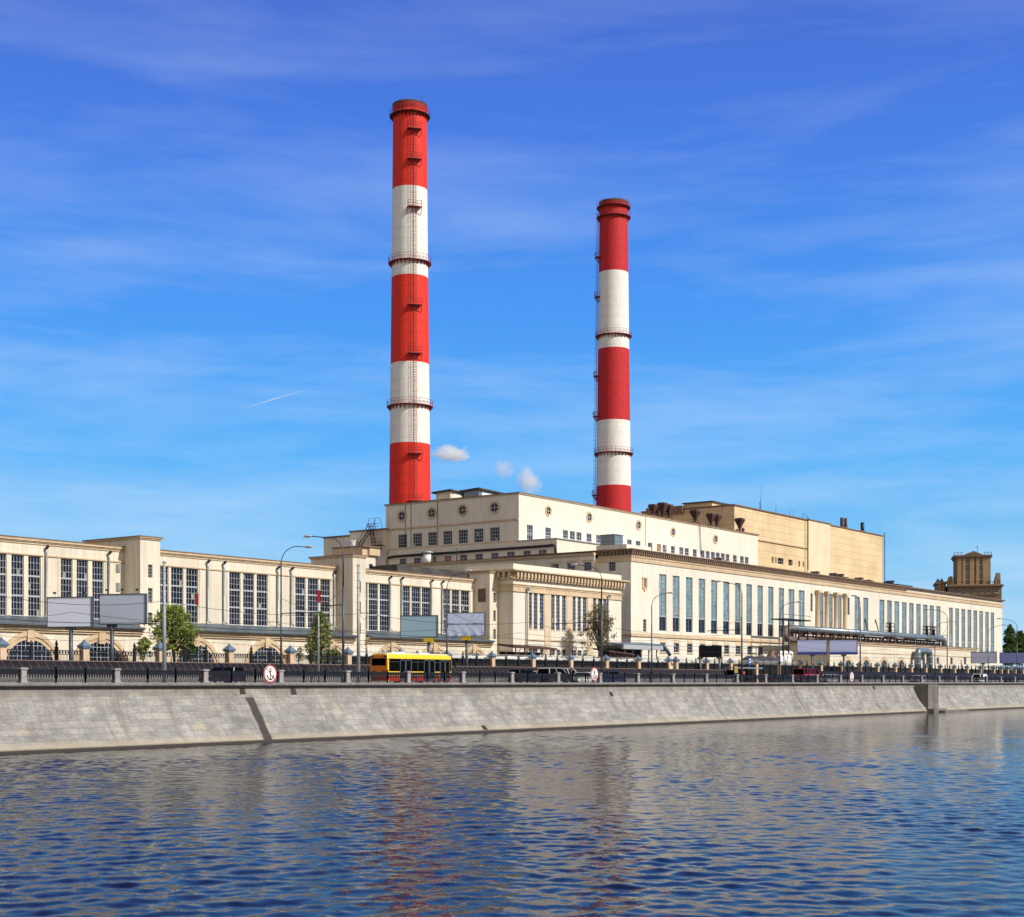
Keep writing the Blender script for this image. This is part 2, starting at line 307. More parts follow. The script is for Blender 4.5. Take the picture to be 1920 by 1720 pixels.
# ------------------------------------------------------------------ object helpers
def tag(o, label=None, cat=None, group=None, kind=None):
    if label: o['label'] = label
    if cat: o['category'] = cat
    if group: o['group'] = group
    if kind: o['kind'] = kind
    return o
def thing(name, loc, label, cat, group=None, rz=0):
    o = bpy.data.objects.new(name, None); col.objects.link(o); o.location = loc; o.rotation_euler = (0, 0, rz); o.empty_display_size = .5
    return tag(o, label, cat, group)
def woff(p):
    v = Vector((0, 0, 0))
    while p is not None: v += p.location; p = p.parent
    return v
class MB:
    def __init__(s): s.v = []; s.f = []; s.m = []; s.s = []; s.cm = 0; s.cs = False
    def pts(s, ps): i = len(s.v); s.v += [tuple(p) for p in ps]; return i
    def face(s, ix): s.f.append(tuple(ix)); s.m.append(s.cm); s.s.append(s.cs)
    def poly(s, ps): i = s.pts(ps); s.face(range(i, i + len(ps)))
    def box(s, x0, x1, y0, y1, z0, z1):
        if x0 > x1: x0, x1 = x1, x0
        if y0 > y1: y0, y1 = y1, y0
        if z0 > z1: z0, z1 = z1, z0
        i = s.pts([(x0, y0, z0), (x1, y0, z0), (x1, y1, z0), (x0, y1, z0), (x0, y0, z1), (x1, y0, z1), (x1, y1, z1), (x0, y1, z1)])
        for q in ((3, 2, 1, 0), (4, 5, 6, 7), (0, 1, 5, 4), (1, 2, 6, 5), (2, 3, 7, 6), (3, 0, 4, 7)): s.face([i + k for k in q])
        return s
    def loft(s, rings, caps=True, closed=True):
        n = len(rings[0]); b = [s.pts(r) for r in rings]
        for a, c in zip(b, b[1:]):
            for k in range(n if closed else n - 1):
                s.face((a + k, a + (k + 1) % n, c + (k + 1) % n, c + k))
        if caps:
            cs = s.cs; s.cs = False
            s.face([b[0] + k for k in reversed(range(n))]); s.face([b[-1] + k for k in range(n)]); s.cs = cs
        return s
    def path(s, ps, r, n=8, caps=True):
        ps = [Vector(p) for p in ps]; rs = r if isinstance(r, (list, tuple)) else [r] * len(ps); rings = []; up = None
        for i, p in enumerate(ps):
            d = (ps[min(i + 1, len(ps) - 1)] - ps[max(i - 1, 0)]).normalized()
            if up is None: up = Vector((0, 0, 1)) if abs(d.z) < .9 else Vector((1, 0, 0))
            x = (up - d * up.dot(d)).normalized(); up = x; y = d.cross(x)
            rings.append([p + (x * math.cos(2 * math.pi * k / n) + y * math.sin(2 * math.pi * k / n)) * rs[i] for k in range(n)])
        cs = s.cs; s.cs = n > 5; s.loft(rings, caps); s.cs = cs; return s
    def lathe(s, cx, cy, prof, n=24, caps=True):
        cs = s.cs; s.cs = n > 8
        s.loft([[(cx + r * math.cos(2 * math.pi * k / n), cy + r * math.sin(2 * math.pi * k / n), z) for k in range(n)] for r, z in prof], caps); s.cs = cs; return s
    def prism(s, a, b): return s.loft([a, b])
    def build(s, name, mats, parent=None, local=False):
        off = Vector((0, 0, 0)) if (local or parent is None) else woff(parent)
        me = bpy.data.meshes.new(name); me.from_pydata([tuple(Vector(p) - off) for p in s.v], [], s.f)
        for m in (mats if isinstance(mats, (list, tuple)) else [mats]): me.materials.append(M[m] if isinstance(m, str) else m)
        for p, mi, sm in zip(me.polygons, s.m, s.s): p.material_index = mi; p.use_smooth = sm
        me.update(); o = bpy.data.objects.new(name, me); col.objects.link(o)
        if parent: o.parent = parent
        return o
def copy_tree(o, parent=None):
    c = o.copy(); col.objects.link(c); c.parent = parent
    for ch in list(o.children): copy_tree(ch, c)
    return c
# surfaces in (a, d, z): a runs along the wall, d goes into the building
def pt(ax, pl, a, d, z): return (a, pl + d, z) if ax == 'x' else (pl + d, a, z)
def abox(mb, ax, pl, a0, a1, d0, d1, z0, z1):
    if ax == 'x': mb.box(a0, a1, pl + d0, pl + d1, z0, z1)
    else: mb.box(pl + d0, pl + d1, a0, a1, z0, z1)
def facade(mb, ax, pl, a0, a1, z0, z1, holes, dep=.3):
    A = sorted({a0, a1, *[h[0] for h in holes], *[h[1] for h in holes]}); Z = sorted({z0, z1, *[h[2] for h in holes], *[h[3] for h in holes]})
    A = [a for a in A if a0 <= a <= a1]; Z = [z for z in Z if z0 <= z <= z1]
    for i in range(len(A) - 1):
        run = None
        for j in range(len(Z) - 1):
            am, zm = (A[i] + A[i + 1]) / 2, (Z[j] + Z[j + 1]) / 2
            if any(h[0] < am < h[1] and h[2] < zm < h[3] for h in holes): continue
            mb.poly([pt(ax, pl, A[i], 0, Z[j]), pt(ax, pl, A[i + 1], 0, Z[j]), pt(ax, pl, A[i + 1], 0, Z[j + 1]), pt(ax, pl, A[i], 0, Z[j + 1])])
    for h in holes:
        q = [(h[0], h[2]), (h[1], h[2]), (h[1], h[3]), (h[0], h[3])]
        for k in range(4):
            (p, r), (p2, r2) = q[k], q[(k + 1) % 4]
            mb.poly([pt(ax, pl, p, 0, r), pt(ax, pl, p2, 0, r2), pt(ax, pl, p2, dep, r2), pt(ax, pl, p, dep, r)])
rw = random.Random(3)
def window(par, ax, pl, a0, a1, z0, z1, nc, nr, dep=.3, bar=.06, edge=.09, glass='glass', frame='frame', bands=(), cells=None):
    """frame with glazing bars, and its panes as a sub-part; bands are heavier transoms (z, height)"""
    if a0 > a1: a0, a1 = a1, a0
    f = MB()
    for x0, x1, y0, y1 in ((a0, a0 + edge, z0, z1), (a1 - edge, a1, z0, z1)): abox(f, ax, pl, x0, x1, dep - .07, dep + .02, y0, y1)
    for y0, y1 in ((z0, z0 + edge), (z1 - edge, z1)): abox(f, ax, pl, a0 + edge, a1 - edge, dep - .07, dep + .02, y0, y1)
    for i in range(1, nc): a = a0 + (a1 - a0) * i / nc; abox(f, ax, pl, a - bar / 2, a + bar / 2, dep - .055, dep + .01, z0 + edge, z1 - edge)
    for j in range(1, nr): z = z0 + (z1 - z0) * j / nr; abox(f, ax, pl, a0 + edge, a1 - edge, dep - .045, dep + .01, z - bar / 2, z + bar / 2)
    for z, h in bands: abox(f, ax, pl, a0 + edge, a1 - edge, dep - .10, dep + .01, z - h / 2, z + h / 2)
    fo = f.build('window', frame, par)
    g = MB(); ci, cj = cells or (nc, nr); odd = rw.random()
    for i in range(ci):
        for j in range(cj):
            x0, x1 = a0 + (a1 - a0) * i / ci, a0 + (a1 - a0) * (i + 1) / ci; y0, y1 = z0 + (z1 - z0) * j / cj, z0 + (z1 - z0) * (j + 1) / cj
            ta, tz = rw.uniform(-.02, .02), rw.uniform(-.02, .02); w, h = (x1 - x0) / 2, (y1 - y0) / 2
            q_ = rw.random(); g.cm = 1 if q_ < (.025 if odd < .8 else .10) else 2 if q_ > .95 and glass != 'glassblue' else 0
            g.poly([pt(ax, pl, x0, dep - ta * w - tz * h + .02, y0), pt(ax, pl, x1, dep + ta * w - tz * h + .02, y0), pt(ax, pl, x1, dep + ta * w + tz * h + .02, y1), pt(ax, pl, x0, dep - ta * w + tz * h + .02, y1)])
    g.build('pane', [glass, 'blind', 'openlight'], fo)
    return fo
def round_window(par, ax, pl, a, z, r):
    f = MB(); n = 28
    def ring(rad, d): return [pt(ax, pl, a + rad * math.cos(2 * math.pi * k / n), d, z + rad * math.sin(2 * math.pi * k / n)) for k in range(n)]
    f.loft([ring(r * 1.5, 0), ring(r * 1.5, -.14), ring(r * 1.08, -.14), ring(r * 1.08, -.05), ring(r, -.05), ring(r, .0)], caps=False)
    f.cm = 1; b = .13
    abox(f, ax, pl, a - r, a + r, -.03, 0, z - b / 2, z + b / 2); abox(f, ax, pl, a - b / 2, a + b / 2, -.035, 0, z - r, z + r)
    o = f.build('window', ['trim', 'frame'], par)
    g = MB(); g.poly(ring(r * 1.02, -.012)); g.build('pane', 'glass', o); return o
G = 5.0                                         # yard / road level; water at 0
# ------------------------------------------------------------------ ground, road, river
def sheet(name, x0, x1, y0, y1, z, m):
    mb = MB(); mb.poly([(x0, y0, z), (x1, y0, z), (x1, y1, z), (x0, y1, z)]); return tag(mb.build(name, m), kind='structure')
sheet('ground', -600, 5000, 97.2, 4000, G - .05, 'yard')
sheet('road', -500, 3000, 101.6, 114.6, G, 'asphalt')
mb = MB(); mb.box(-500, 3000, 97.6, 101.42, G - .3, G + .13); tag(mb.build('sidewalk', 'paving'), kind='structure')
mb = MB(); mb.box(-500, 3000, 101.42, 101.62, G - .3, G + .15); tag(mb.build('kerb', 'granite'), kind='structure')
mb = MB()
for k in range(150):
    x = -40 + k * 6.0; mb.poly([(x, 104.95, G + .004), (x + 3, 104.95, G + .004), (x + 3, 105.07, G + .004), (x, 105.07, G + .004)])
mb.poly([(-500, 108.0, G + .004), (2000, 108.0, G + .004), (2000, 108.12, G + .004), (-500, 108.12, G + .004)])
tag(mb.build('lane_markings', 'white'), kind='structure')
import numpy as np
def river():
    """the river as one sheet: a fine grid carrying real waves near by, plain quads out to the far edges"""
    xs = list(np.arange(-22, 64, .12)); d = .12
    while xs[-1] < 480: d = min(d * 1.0042, .8); xs.append(xs[-1] + d)
    xs = np.array([-900, -300, -60] + xs + [700, 1200, 2500, 5000]); ys = np.array([-700, -200, -60] + list(np.arange(-16, 93.9, .13)) + [97.0])
    X, Y = np.meshgrid(xs, ys); rng = np.random.default_rng(11); Z = np.zeros_like(X)
    DX = np.gradient(xs)[None, :]
    mod = 1 + .30 * np.sin(X * .11 + 1.3 * np.sin(Y * .07)) * np.sin(Y * .13 + .9 * np.sin(X * .05)) + .22 * np.sin(X * .31 - Y * .23 + 1.7)
    n = 100
    for i in range(n):
        lam = .34 * (2.4 / .34) ** ((i + rng.random()) / n); k = 2 * np.pi / lam
        a = math.radians(WAVE_DIR) + rng.normal(0, .8); s = WAVE_SLOPE * (1.0 if lam < 1.6 else .6) * math.sqrt(2.0 / n)
        fade = np.clip((lam / (DX * 3.2)) - .6, 0, 1)
        Z += (s / k) * fade * np.sin(k * (math.cos(a) * X + math.sin(a) * Y) + rng.random() * 6.283 + .5 * np.sin(.21 * X + .17 * Y + i))
    edge = np.clip((X + 22) / 4, 0, 1) * np.clip((480 - X) / 30, 0, 1) * np.clip((Y + 16) / 4, 0, 1) * np.clip((96 - Y) / 6, .35, 1) * (Y < 96)
    Z = Z * mod * edge
    ny, nx = X.shape; me = bpy.data.meshes.new('river_water'); nv = nx * ny; nf = (nx - 1) * (ny - 1)
    me.vertices.add(nv); me.vertices.foreach_set('co', np.stack([X, Y, Z], -1).astype(np.float32).ravel())
    i = np.arange(nv).reshape(ny, nx); q = np.stack([i[:-1, :-1], i[:-1, 1:], i[1:, 1:], i[1:, :-1]], -1).reshape(-1)
    me.loops.add(nf * 4); me.loops.foreach_set('vertex_index', q.astype(np.int32)); me.polygons.add(nf)
    me.polygons.foreach_set('loop_start', (np.arange(nf) * 4).astype(np.int32)); me.polygons.foreach_set('use_smooth', np.ones(nf, dtype=bool))
    me.update(calc_edges=True); me.materials.append(M['water']); o = bpy.data.objects.new('river_water', me); col.objects.link(o); return tag(o, kind='structure')
WAVE_DIR, WAVE_SLOPE = 60, .094
river()

# ------------------------------------------------------------------ embankment
XP0, XP1 = XU(1740, 93.9), XU(1760, 93.9)
wall = thing('embankment_wall', (0, 97, 0), 'long sloping grey stone river wall with dark wet streak rising from the water', 'river wall')
prof = [(93.05, -.6), (93.5, 0), (94.05, .5), (94.6, 1.05), (95.15, 1.75), (95.65, 2.55), (96.1, 3.4), (96.45, 4.1), (96.62, 4.55), (96.66, 4.90)]
def wall_run(x0, x1, name):
    me = bpy.data.meshes.new(name); vs, fs, uvs = [], [], []
    arc = [-.75]
    for a, b in zip(prof, prof[1:]): arc.append(arc[-1] + math.hypot(b[0] - a[0], b[1] - a[1]))
    z0 = arc[1]; arc = [a - z0 for a in arc]; n = int((x1 - x0) / 6) + 1
    for i in range(n + 1):
        x = x0 + (x1 - x0) * i / n
        for (y, z), a in zip(prof, arc): vs.append((x, y - 97, z)); uvs.append((x, a))
    k = len(prof)
    for i in range(n):
        for j in range(k - 1): fs.append((i * k + j, (i + 1) * k + j, (i + 1) * k + j + 1, i * k + j + 1))
    me.from_pydata(vs, [], fs); uvl = me.uv_layers.new(name='UVMap')
    for lp in me.loops: uvl.data[lp.index].uv = uvs[lp.vertex_index]
    me.materials.append(M['stone']); o = bpy.data.objects.new(name, me); col.objects.link(o); o.parent = wall
    for p in me.polygons: p.use_smooth = True
    return o
wall_run(-60, XP0 + .3, 'sloping_face'); wall_run(XP1 - .3, 1500, 'sloping_face')
# granite coping with a rounded nose, shadow gap below
mb = MB(); nose = [(97.7, 4.86), (96.75, 4.86), (96.66, 4.90), (96.34, 4.93), (96.25, 4.99), (96.22, 5.07), (96.25, 5.15), (96.34, 5.21), (96.55, 5.24), (97.75, 5.24)]
xs = [-60 + 3.0 * i for i in range(int(1560 / 3) + 1)]
for a, b in zip(xs, xs[1:]): mb.loft([[(a + .012, y, z) for y, z in nose], [(b - .012, y, z) for y, z in nose]])
mb.build('coping', 'coping', wall)
M['pier'] = mat('pier_stone', (.20, .185, .165), .85, var=.2, vscale=.4, grain=.2, streak=.2, bump=.5, bscale=4)
mb = MB()
for r in range(8):
    for k in range(2):
        w = (XP1 - XP0) / 2
        mb.box(XP0 + w * k + .02, XP0 + w * (k + 1) - .02, 93.92 - .03 * ((r + k) % 2), 96.4, .62 + r * .53, .62 + r * .53 + .515)
mb.box(XP0 + .04, XP1 - .04, 94.0, 96.4, .5, 4.85)
mb.box(XP0 - .6, XP1 + .5, 92.6, 96.0, -.6, .6)
mb.build('pier', 'pier', wall)
M['damp'] = mat('damp_opening', (.03, .018, .014), .8)
for u, v in ((454, 1296), (550, 1297), (1146, 1302), (908, 1365), (68+1570, 1290)):
    # drain mouth on the slope: find its place on the profile
    best = None
    for (y0, z0), (y1, z1) in zip(prof[1:], prof[2:]):
        for t in [i / 20 for i in range(20)]:
            y, z = y0 + (y1 - y0) * t, z0 + (z1 - z0) * t; X = XU(u, y); e = abs(HOR - (z - EYE) * F_PX / (X * CT + y * ST) - v)
            if best is None or e < best[0]: best = (e, X, y, z, math.atan2(z1 - z0, y1 - y0))
    _, X, y, z, a = best
    mb = MB(); w = .32; dy, dz = math.cos(a) * .30, math.sin(a) * .30; ny, nz = -math.sin(a) * .05, math.cos(a) * .05
    mb.loft([[(X - w, y - dy + ny * k, z - dz + nz * k), (X + w, y - dy + ny * k, z - dz + nz * k), (X + w * .9, y + dy + ny * k, z + dz + nz * k), (X - w * .9, y + dy + ny * k, z + dz + nz * k)] for k in (-2, 1)])
    mb.build('drain_mouth', 'damp', wall)
# low stone landing beyond the pier
mb = MB(); mb.box(XU(1762, 92.4), XU(1806, 92.4), 91.4, 93.2, -.4, .28); tag(mb.build('mooring_slab', 'pier'), 'low flat stone slab at the foot of the wall beyond the pier', 'stone slab')

# ------------------------------------------------------------------ river railing
YR = 97.25
rail = thing('river_railing', (0, YR, 5.24), 'dark cast iron railing with pale granite posts along the river wall', 'railing')
posts_x = [XU(42.4, YR) + 9.0 * (k - 2) for k in range(34)]
fit = [42.4, 217.7, 383.7, 525, 650.5, 764.5, 867, 958.8, 1045.4, 1123.9, 1195.2, 1261, 1323.4, 1381, 1434.4, 1484.6, 1531, 1575, 1615, 1654.8, 1692, 1727, 1760, 1791, 1820.5, 1848.8, 1875.8, 1901.9]
posts_x = [XU(u, YR) for u in fit]; posts_x = [2 * posts_x[0] - posts_x[1]] + posts_x + [posts_x[-1] + 8.9, posts_x[-1] + 17.8]
def post_mesh(mb, x, y, z):
    mb.box(x - .30, x + .30, y - .26, y + .26, z, z + .16); mb.box(x - .24, x + .24, y - .21, y + .21, z + .16, z + .98)
    mb.loft([[(x + a * w, y + b * w * .9, zz) for a, b in ((-1, -1), (1, -1), (1, 1), (-1, 1))] for w, zz in ((.25, z + .98), (.32, z + 1.02), (.32, z + 1.12), (.22, z + 1.17))])
def panel_mesh(mb, x0, x1, y, z, simple=False):
    w = x1 - x0
    mb.box(x0, x1, y - .03, y + .03, z + .98, z + 1.05); mb.box(x0, x1, y - .02, y + .02, z + .70, z + .745); mb.box(x0, x1, y - .025, y + .025, z + .09, z + .15)
    mb.box(x0, x1, y - .018, y + .018, z + .76, z + .985)      # ornamental solid band
    n = max(3, round(w / .25))
    for i in range(n):
        a = x0 + w * (i + .5) / n
        mb.box(a - .015, a + .015, y - .012, y + .012, z + .745, z + .80)
        for s_ in (-1, 1):      # crossing lancet bars
            i_ = mb.pts([(a - s_ * .125 - .032, y - .012, z + .15), (a - s_ * .125 + .032, y - .012, z + .15), (a + s_ * .035 + .032, y - .012, z + .46), (a + s_ * .035 - .032, y - .012, z + .46)]); mb.face(range(i_, i_ + 4))
        mb.box(a - .08, a - .012, y - .012, y + .012, z + .44, z + .70); mb.box(a + .012, a + .08, y - .012, y + .012, z + .44, z + .70)
    for a in (x0, x1):
        mb.box(a - .06, a + .06, y - .05, y + .05, z, z + 1.16); mb.lathe(a, y, [(.03, z + 1.16), (.07, z + 1.20), (.06, z + 1.26), (.01, z + 1.30)], 8)
for x in posts_x:
    mb = MB(); post_mesh(mb, x, YR, 5.24); mb.build('granite_post', 'granite', rail)
for a, b in zip(posts_x, posts_x[1:]):
    w = (b - a - .5) / 3
    for k in range(3):
        mb = MB(); panel_mesh(mb, a + .25 + w * k, a + .25 + w * (k + 1), YR, 5.24); mb.build('railing_panel', 'ironblue', rail)

# ------------------------------------------------------------------ machine hall (left, three stretches between stair towers)
YL, YT, YA = 135.0, 132.15, 131.9
XL0 = XU(-70, YL)
hall = thing('machine_hall', (XU(465, YL), YL, G), 'long cream hall with tripled tall windows, stair towers and arched windows along the left', 'factory hall')
ZR = ZF(450, 1045.6, YL)                       # top of the main cornice
ZW1, ZW0 = ZF(465, 1075.5, YL), ZF(465, 1172.8, YL)
ZFR = ZF(430, 1071, YL)                        # fine moulding above the windows
cols = [[(-9, 12.5), (21.5, 44.8), (53.1, 76.6)], [(114.3, 136), (143.9, 165.4), (173.2, 194.1)], [(299.8, 316), (321, 343.7), (349.3, 371.6)], [(430, 451), (456, 476.6), (481.3, 502)], [(553.8, 573), (577.4, 597), (600.5, 619.4)],
        [(684.8, 689.2), (691.3, 708.9), (712, 731.2)], [(754.8, 769), (771.7, 788.7), (791, 808)], [(831, 844.4), (846.7, 861.6), (864, 880.2)]]
bays = [(c[0][0], c[2][1]) for c in cols]
T = [(231.6, 263, 300.2, 159.6, 1005.4), (634.5, 661.4, 685.7, 583, 1040.2), (893, 918.2, 936.3, 880, 1070.9)]
tow = []
for us, uf, ue, ub, v in T:
    x0, x1 = XU(uf, YT), XU(ue, YT); tow.append((x0, x1, YU(ub, x0), ZV(v, x0, YT)))
holes = []
for c in cols:
    for u0, u1 in c: holes.append((XU(u0, YL), XU(u1, YL), ZW0, ZW1))
xe = tow[2][0]
segs = [(XL0, tow[0][0]), (tow[0][1], tow[1][0]), (tow[1][1], tow[2][0])]
for x0, x1 in segs:
    mb = MB(); hs = [(max(h[0], x0 + .05), h[1], h[2], h[3]) for h in holes if h[1] > x0 + .4 and h[0] < x1]
    facade(mb, 'x', YL, x0, x1, G, ZR - .3, hs, .2)
    mb.poly([(x0, YL + 24, G), (x0, YL, G), (x0, YL, ZR - .3), (x0, YL + 24, ZR - .3)]); mb.poly([(x1, YL + 24, G), (x1, YL, G), (x1, YL, ZR - .3), (x1, YL + 24, ZR - .3)])
    mb.poly([(x0, YL + 24, G), (x1, YL + 24, G), (x1, YL + 24, ZR - .3), (x0, YL + 24, ZR - .3)])
    mb.build('wall', 'cream', hall)
    mb = MB()
    for k, (d, za, zb) in enumerate(((.30, ZR - .30, ZR - .05), (.20, ZR - .42, ZR - .30), (.10, ZR - .62, ZR - .42))): mb.box(x0 + .0, x1 - .0, YL - d, YL + .02 * k, za, zb)
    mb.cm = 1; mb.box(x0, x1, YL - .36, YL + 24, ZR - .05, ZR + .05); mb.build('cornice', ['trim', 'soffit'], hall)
    mb = MB(); mb.box(x0, x1, YL - .12, YL - .003, ZFR - .05, ZFR + .10); mb.build('moulding', 'trim', hall)
    for h in hs:
        H3 = (ZW1 - ZW0) / 3
        window(hall, 'x', YL, *h, 4 if h[1] - h[0] > 1.2 else 2, 9, dep=.2, bar=.045, edge=.07, bands=[(ZW0 + H3, .20), (ZW0 + 2 * H3, .20)])
    # sills
    for i in range(0, len(hs), 3):
        mb = MB(); mb.box(hs[i][0] - .2, hs[min(i + 2, len(hs) - 1)][1] + .2, YL - .14, YL - .002, ZW0 - .16, ZW0 - .02); mb.build('sill', 'white', hall)
    for i in range(0, len(hs), 3):      # flat strips beside each bay
        for a in (hs[i][0] - .42, hs[min(i + 2, len(hs) - 1)][1] + .2):
            if x0 < a and a + .2 < x1: mb = MB(); mb.box(a, a + .14, YL - .07, YL - .001, ZW0 - .2, ZFR - .05); mb.build('pilaster', 'cream', hall)
for x0, x1, yb, zt in tow:
    mb = MB(); a = (x0 + x1) / 2; hs = []
    for v0, v1 in ((1059, 1083.5), (1103, 1129.5), (1149, 1173.5), (1195, 1219)):
        z1, z0 = ZF(282.5, v0, YT), ZF(282.5, v1, YT); hs.append((a - .32, a + .32, z0, z1))
    hs = hs[:3]
    facade(mb, 'x', YT, x0, x1, G, zt - .25, hs, .25)
    for x in (x0, x1): mb.poly([(x, YT, G), (x, yb, G), (x, yb, zt - .25), (x, YT, zt - .25)])
    mb.poly([(x0, yb, G), (x1, yb, G), (x1, yb, zt - .25), (x0, yb, zt - .25)])
    mb.build('tower_wall', 'cream', hall)
    for h in hs: window(hall, 'x', YT, *h, 2, 4, dep=.25, bar=.05, edge=.05)
    mb = MB(); mb.box(x0 - .10, x1 + .10, YT - .12, yb + .1, zt - .32, zt - .16); mb.box(x0 - .22, x1 + .24, YT - .24, yb + .2, zt - .16, zt - .03)
    mb.cm = 1; mb.box(x0 - .28, x1 + .30, YT - .30, yb + .25, zt - .03, zt + .06); mb.build('tower_cornice', ['trim', 'soffit'], hall)
# lean-to annexes with arched windows
ZE = ZF(490, 1186.5, YA); ZTOP = ZF(490, 1174.0, YL)
rr_in, rr_out, zc = 3.0, 3.85, ZF(490, 1211.6, YA) - 3.0
cx = []
for i, (u0, u1) in enumerate(bays):
    a1 = XU(u1, YL); a0 = a1 - 6.5 if i in (2, 5) else XU(u0, YL); cx.append((a0 + a1) / 2)
cx[0] = XU(55, YA)
for x0, x1 in segs:
    e = x1 - (.02 if x1 < xe else -.0)
    mb = MB(); mb.box(x0 + .02, e - .02, YA, YL - .02, G, ZE - .05); mb.build('annex_wall', 'cream', hall)
    mb = MB(); mb.box(x0 + .02, e - .02, YA - .22, YA - .003, ZE - .85, ZE - .62); mb.box(x0 + .02, e - .02, YA - .38, YA - .002, ZE - .62, ZE - .30); mb.box(x0 + .02, e - .02, YA - .62, YA - .001, ZE - .28, ZE - .02)
    mb.build('annex_cornice', 'trim', hall)
    mb = MB(); y0 = YA - .85; b1 = e - 1.9 if True else e
    mb.prism([(x0 + .02, y0, ZE), (x0 + .02, YL - .01, ZTOP), (x0 + .02, YL - .01, ZTOP - .12), (x0 + .02, y0, ZE - .12)], [(e - .02, y0, ZE), (e - 1.2, YL - .01, ZTOP), (e - 1.2, YL - .01, ZTOP - .12), (e - .02, y0, ZE - .12)])
    mb.build('annex_roof', 'roofblue', hall)
    for c in [c for c in cx if x0 + 1 < c < x1 - 1]:
        f = MB(); n = 28
        def arc(rad, y): return [(c + rad * math.cos(math.pi * k / n), y, zc + rad * math.sin(math.pi * k / n)) for k in range(n + 1)]
        for ra, rb, d in ((rr_in, rr_in + .40, .10), (rr_in + .40, rr_out, .20)):
            A, B = arc(ra, YA - d), arc(rb, YA - d); A0, B0 = arc(ra, YA - .001), arc(rb, YA - .001)
            f.loft([A0, A, B, B0], caps=False, closed=False)
        f.box(c - .42, c + .42, YA - .34, YA - .001, zc + rr_in - .25, zc + rr_out + .38)
        for s_ in (-1, 1): f.box(c + s_ * rr_in, c + s_ * rr_out, YA - .2, YA - .001, G, zc)
        f.cm = 1
        for i in range(-6, 7):
            a = i * .5; h = math.sqrt(max(0, (rr_in - .03) ** 2 - a * a)); f.box(c + a - .03, c + a + .03, YA - .06, YA - .02, G + .2, zc + h)
        for j in range(0, 8):
            z = G + .8 + j * .55
            if z > zc + rr_in - .1: break
            w_ = rr_in - .03 if z < zc else math.sqrt(max(0, (rr_in - .03) ** 2 - (z - zc) ** 2)); f.box(c - w_, c + w_, YA - .055, YA - .02, z - .03, z + .03)
        fo = f.build('arched_window', ['trim', 'frame'], hall)
        g = MB(); g.poly([(c + rr_in, YA - .015, G + .1)] + arc(rr_in, YA - .015) + [(c - rr_in, YA - .015, G + .1)]); g.build('pane', 'glass', fo)
for u in (86.9, 204.6, 389.7, 419.8, 521, 546.5, 627, 731.5, 753.5, 809, 829.5):
    x = XU(u, YL - .2); mb = MB(); mb.path([(x, YL - .18, ZR - .8), (x, YL - .22, ZR - 1.6), (x, YL - .22, ZTOP + .35), (x + .1, YL - .55, ZTOP + .15)], .12, 8)
    mb.cm = 1; mb.path([(x, YL - .55, ZR - .72), (x, YL - .2, ZR - .98)], [.17, .13], 8); mb.build('downpipe', ['pipe', 'iron'], hall)
for u0, u1, v0, v1 in ((217.0, 224.5, 1057.5, 1073.5), (217.0, 224.5, 1092.5, 1109.5)):
    mb = MB(); x0, x1, z1, z0 = XU(u0, YL), XU(u1, YL), ZF(u0, v0, YL), ZF(u0, v1, YL); mb.box(x0, x1, YL - .06, YL - .002, z0, z1)
    for k in range(9): z = z0 + (z1 - z0) * (k + .3) / 9; mb.box(x0 + .06, x1 - .06, YL - .12, YL - .05, z, z + .07)
    mb.build('vent_grille', 'pipe', hall)
# louvre on the side of the third tower, seen on its shaded face
xs_ = tow[2][0]; mb = MB(); y0, y1 = YU(910.5, xs_), YU(896.5, xs_); z0, z1 = ZS(903, 1129, xs_), ZS(903, 1104, xs_); mb.box(xs_ - .06, xs_ - .002, y0, y1, z0, z1)
for k in range(10): z = z0 + (z1 - z0) * (k + .3) / 10; mb.box(xs_ - .12, xs_ - .05, y0 + .05, y1 - .05, z, z + .08)
mb.build('vent_grille', 'rustpipe', hall)

# ------------------------------------------------------------------ columned pavilion
YP = 129.5; PX0, PX1 = XU(962, YP), XU(1165, YP); PY1 = YP + 9
pav = thing('pavilion', ((PX0 + PX1) / 2, YP, G), 'cream pavilion with bracketed cornice and narrow tripled windows behind the bare tree', 'building')
def zP(v): return ZF(962, v, YP)
zt, zcor, zmod, zarc, zarc0 = zP(1057), zP(1068), zP(1081), zP(1096), zP(1107.5)
M['pavtan'] = mat('pale_tan_plaster', (.66, .52, .365), .85, var=.08, vscale=.2, streak=.06)
groups = [[(991.8, 997.6), (1000.7, 1007.9), (1012, 1019.7)], [(1033.5, 1039.9), (1043, 1049.6), (1054, 1061)], [(1073.7, 1079.5), (1082.9, 1089.3), (1093, 1100)], [(1112, 1118), (1121.2, 1128), (1130.7, 1137)]]
W1, W0 = ZF(996, 1111.5, YP), ZF(996, 1179.5, YP); hs = []
for g_ in groups:
    for a, b in g_: hs.append((XU(a, YP), XU(b, YP), W0, W1))
low = [(XU(u - 3.5, YP), XU(u + 3.5, YP), ZF(1000, 1228, YP), ZF(1000, 1217, YP)) for u in (995, 1004, 1016, 1037, 1047, 1058, 1077, 1087, 1097)]
mb = MB(); facade(mb, 'x', YP, PX0, PX1, G, zt - .1, hs + low, .16)
for x in (PX0, PX1): mb.poly([(x, YP, G), (x, PY1, G), (x, PY1, zt - .1), (x, YP, zt - .1)])
mb.poly([(PX0, PY1, G), (PX1, PY1, G), (PX1, PY1, zt - .1), (PX0, PY1, zt - .1)]); mb.build('wall', 'cream2', pav)
mb = MB(); mb.box(PX0 + .5, PX1 - .5, YP - .0, PY1, zcor, zt)
mb.box(PX0 + .3, PX1 - .3, YP - .2, YP - .003, zcor, zt); mb.box(PX0 - .2, PX0 + .3, YP - .2, PY1, zcor, zt); mb.build('parapet', 'cream2', pav)
mb = MB()
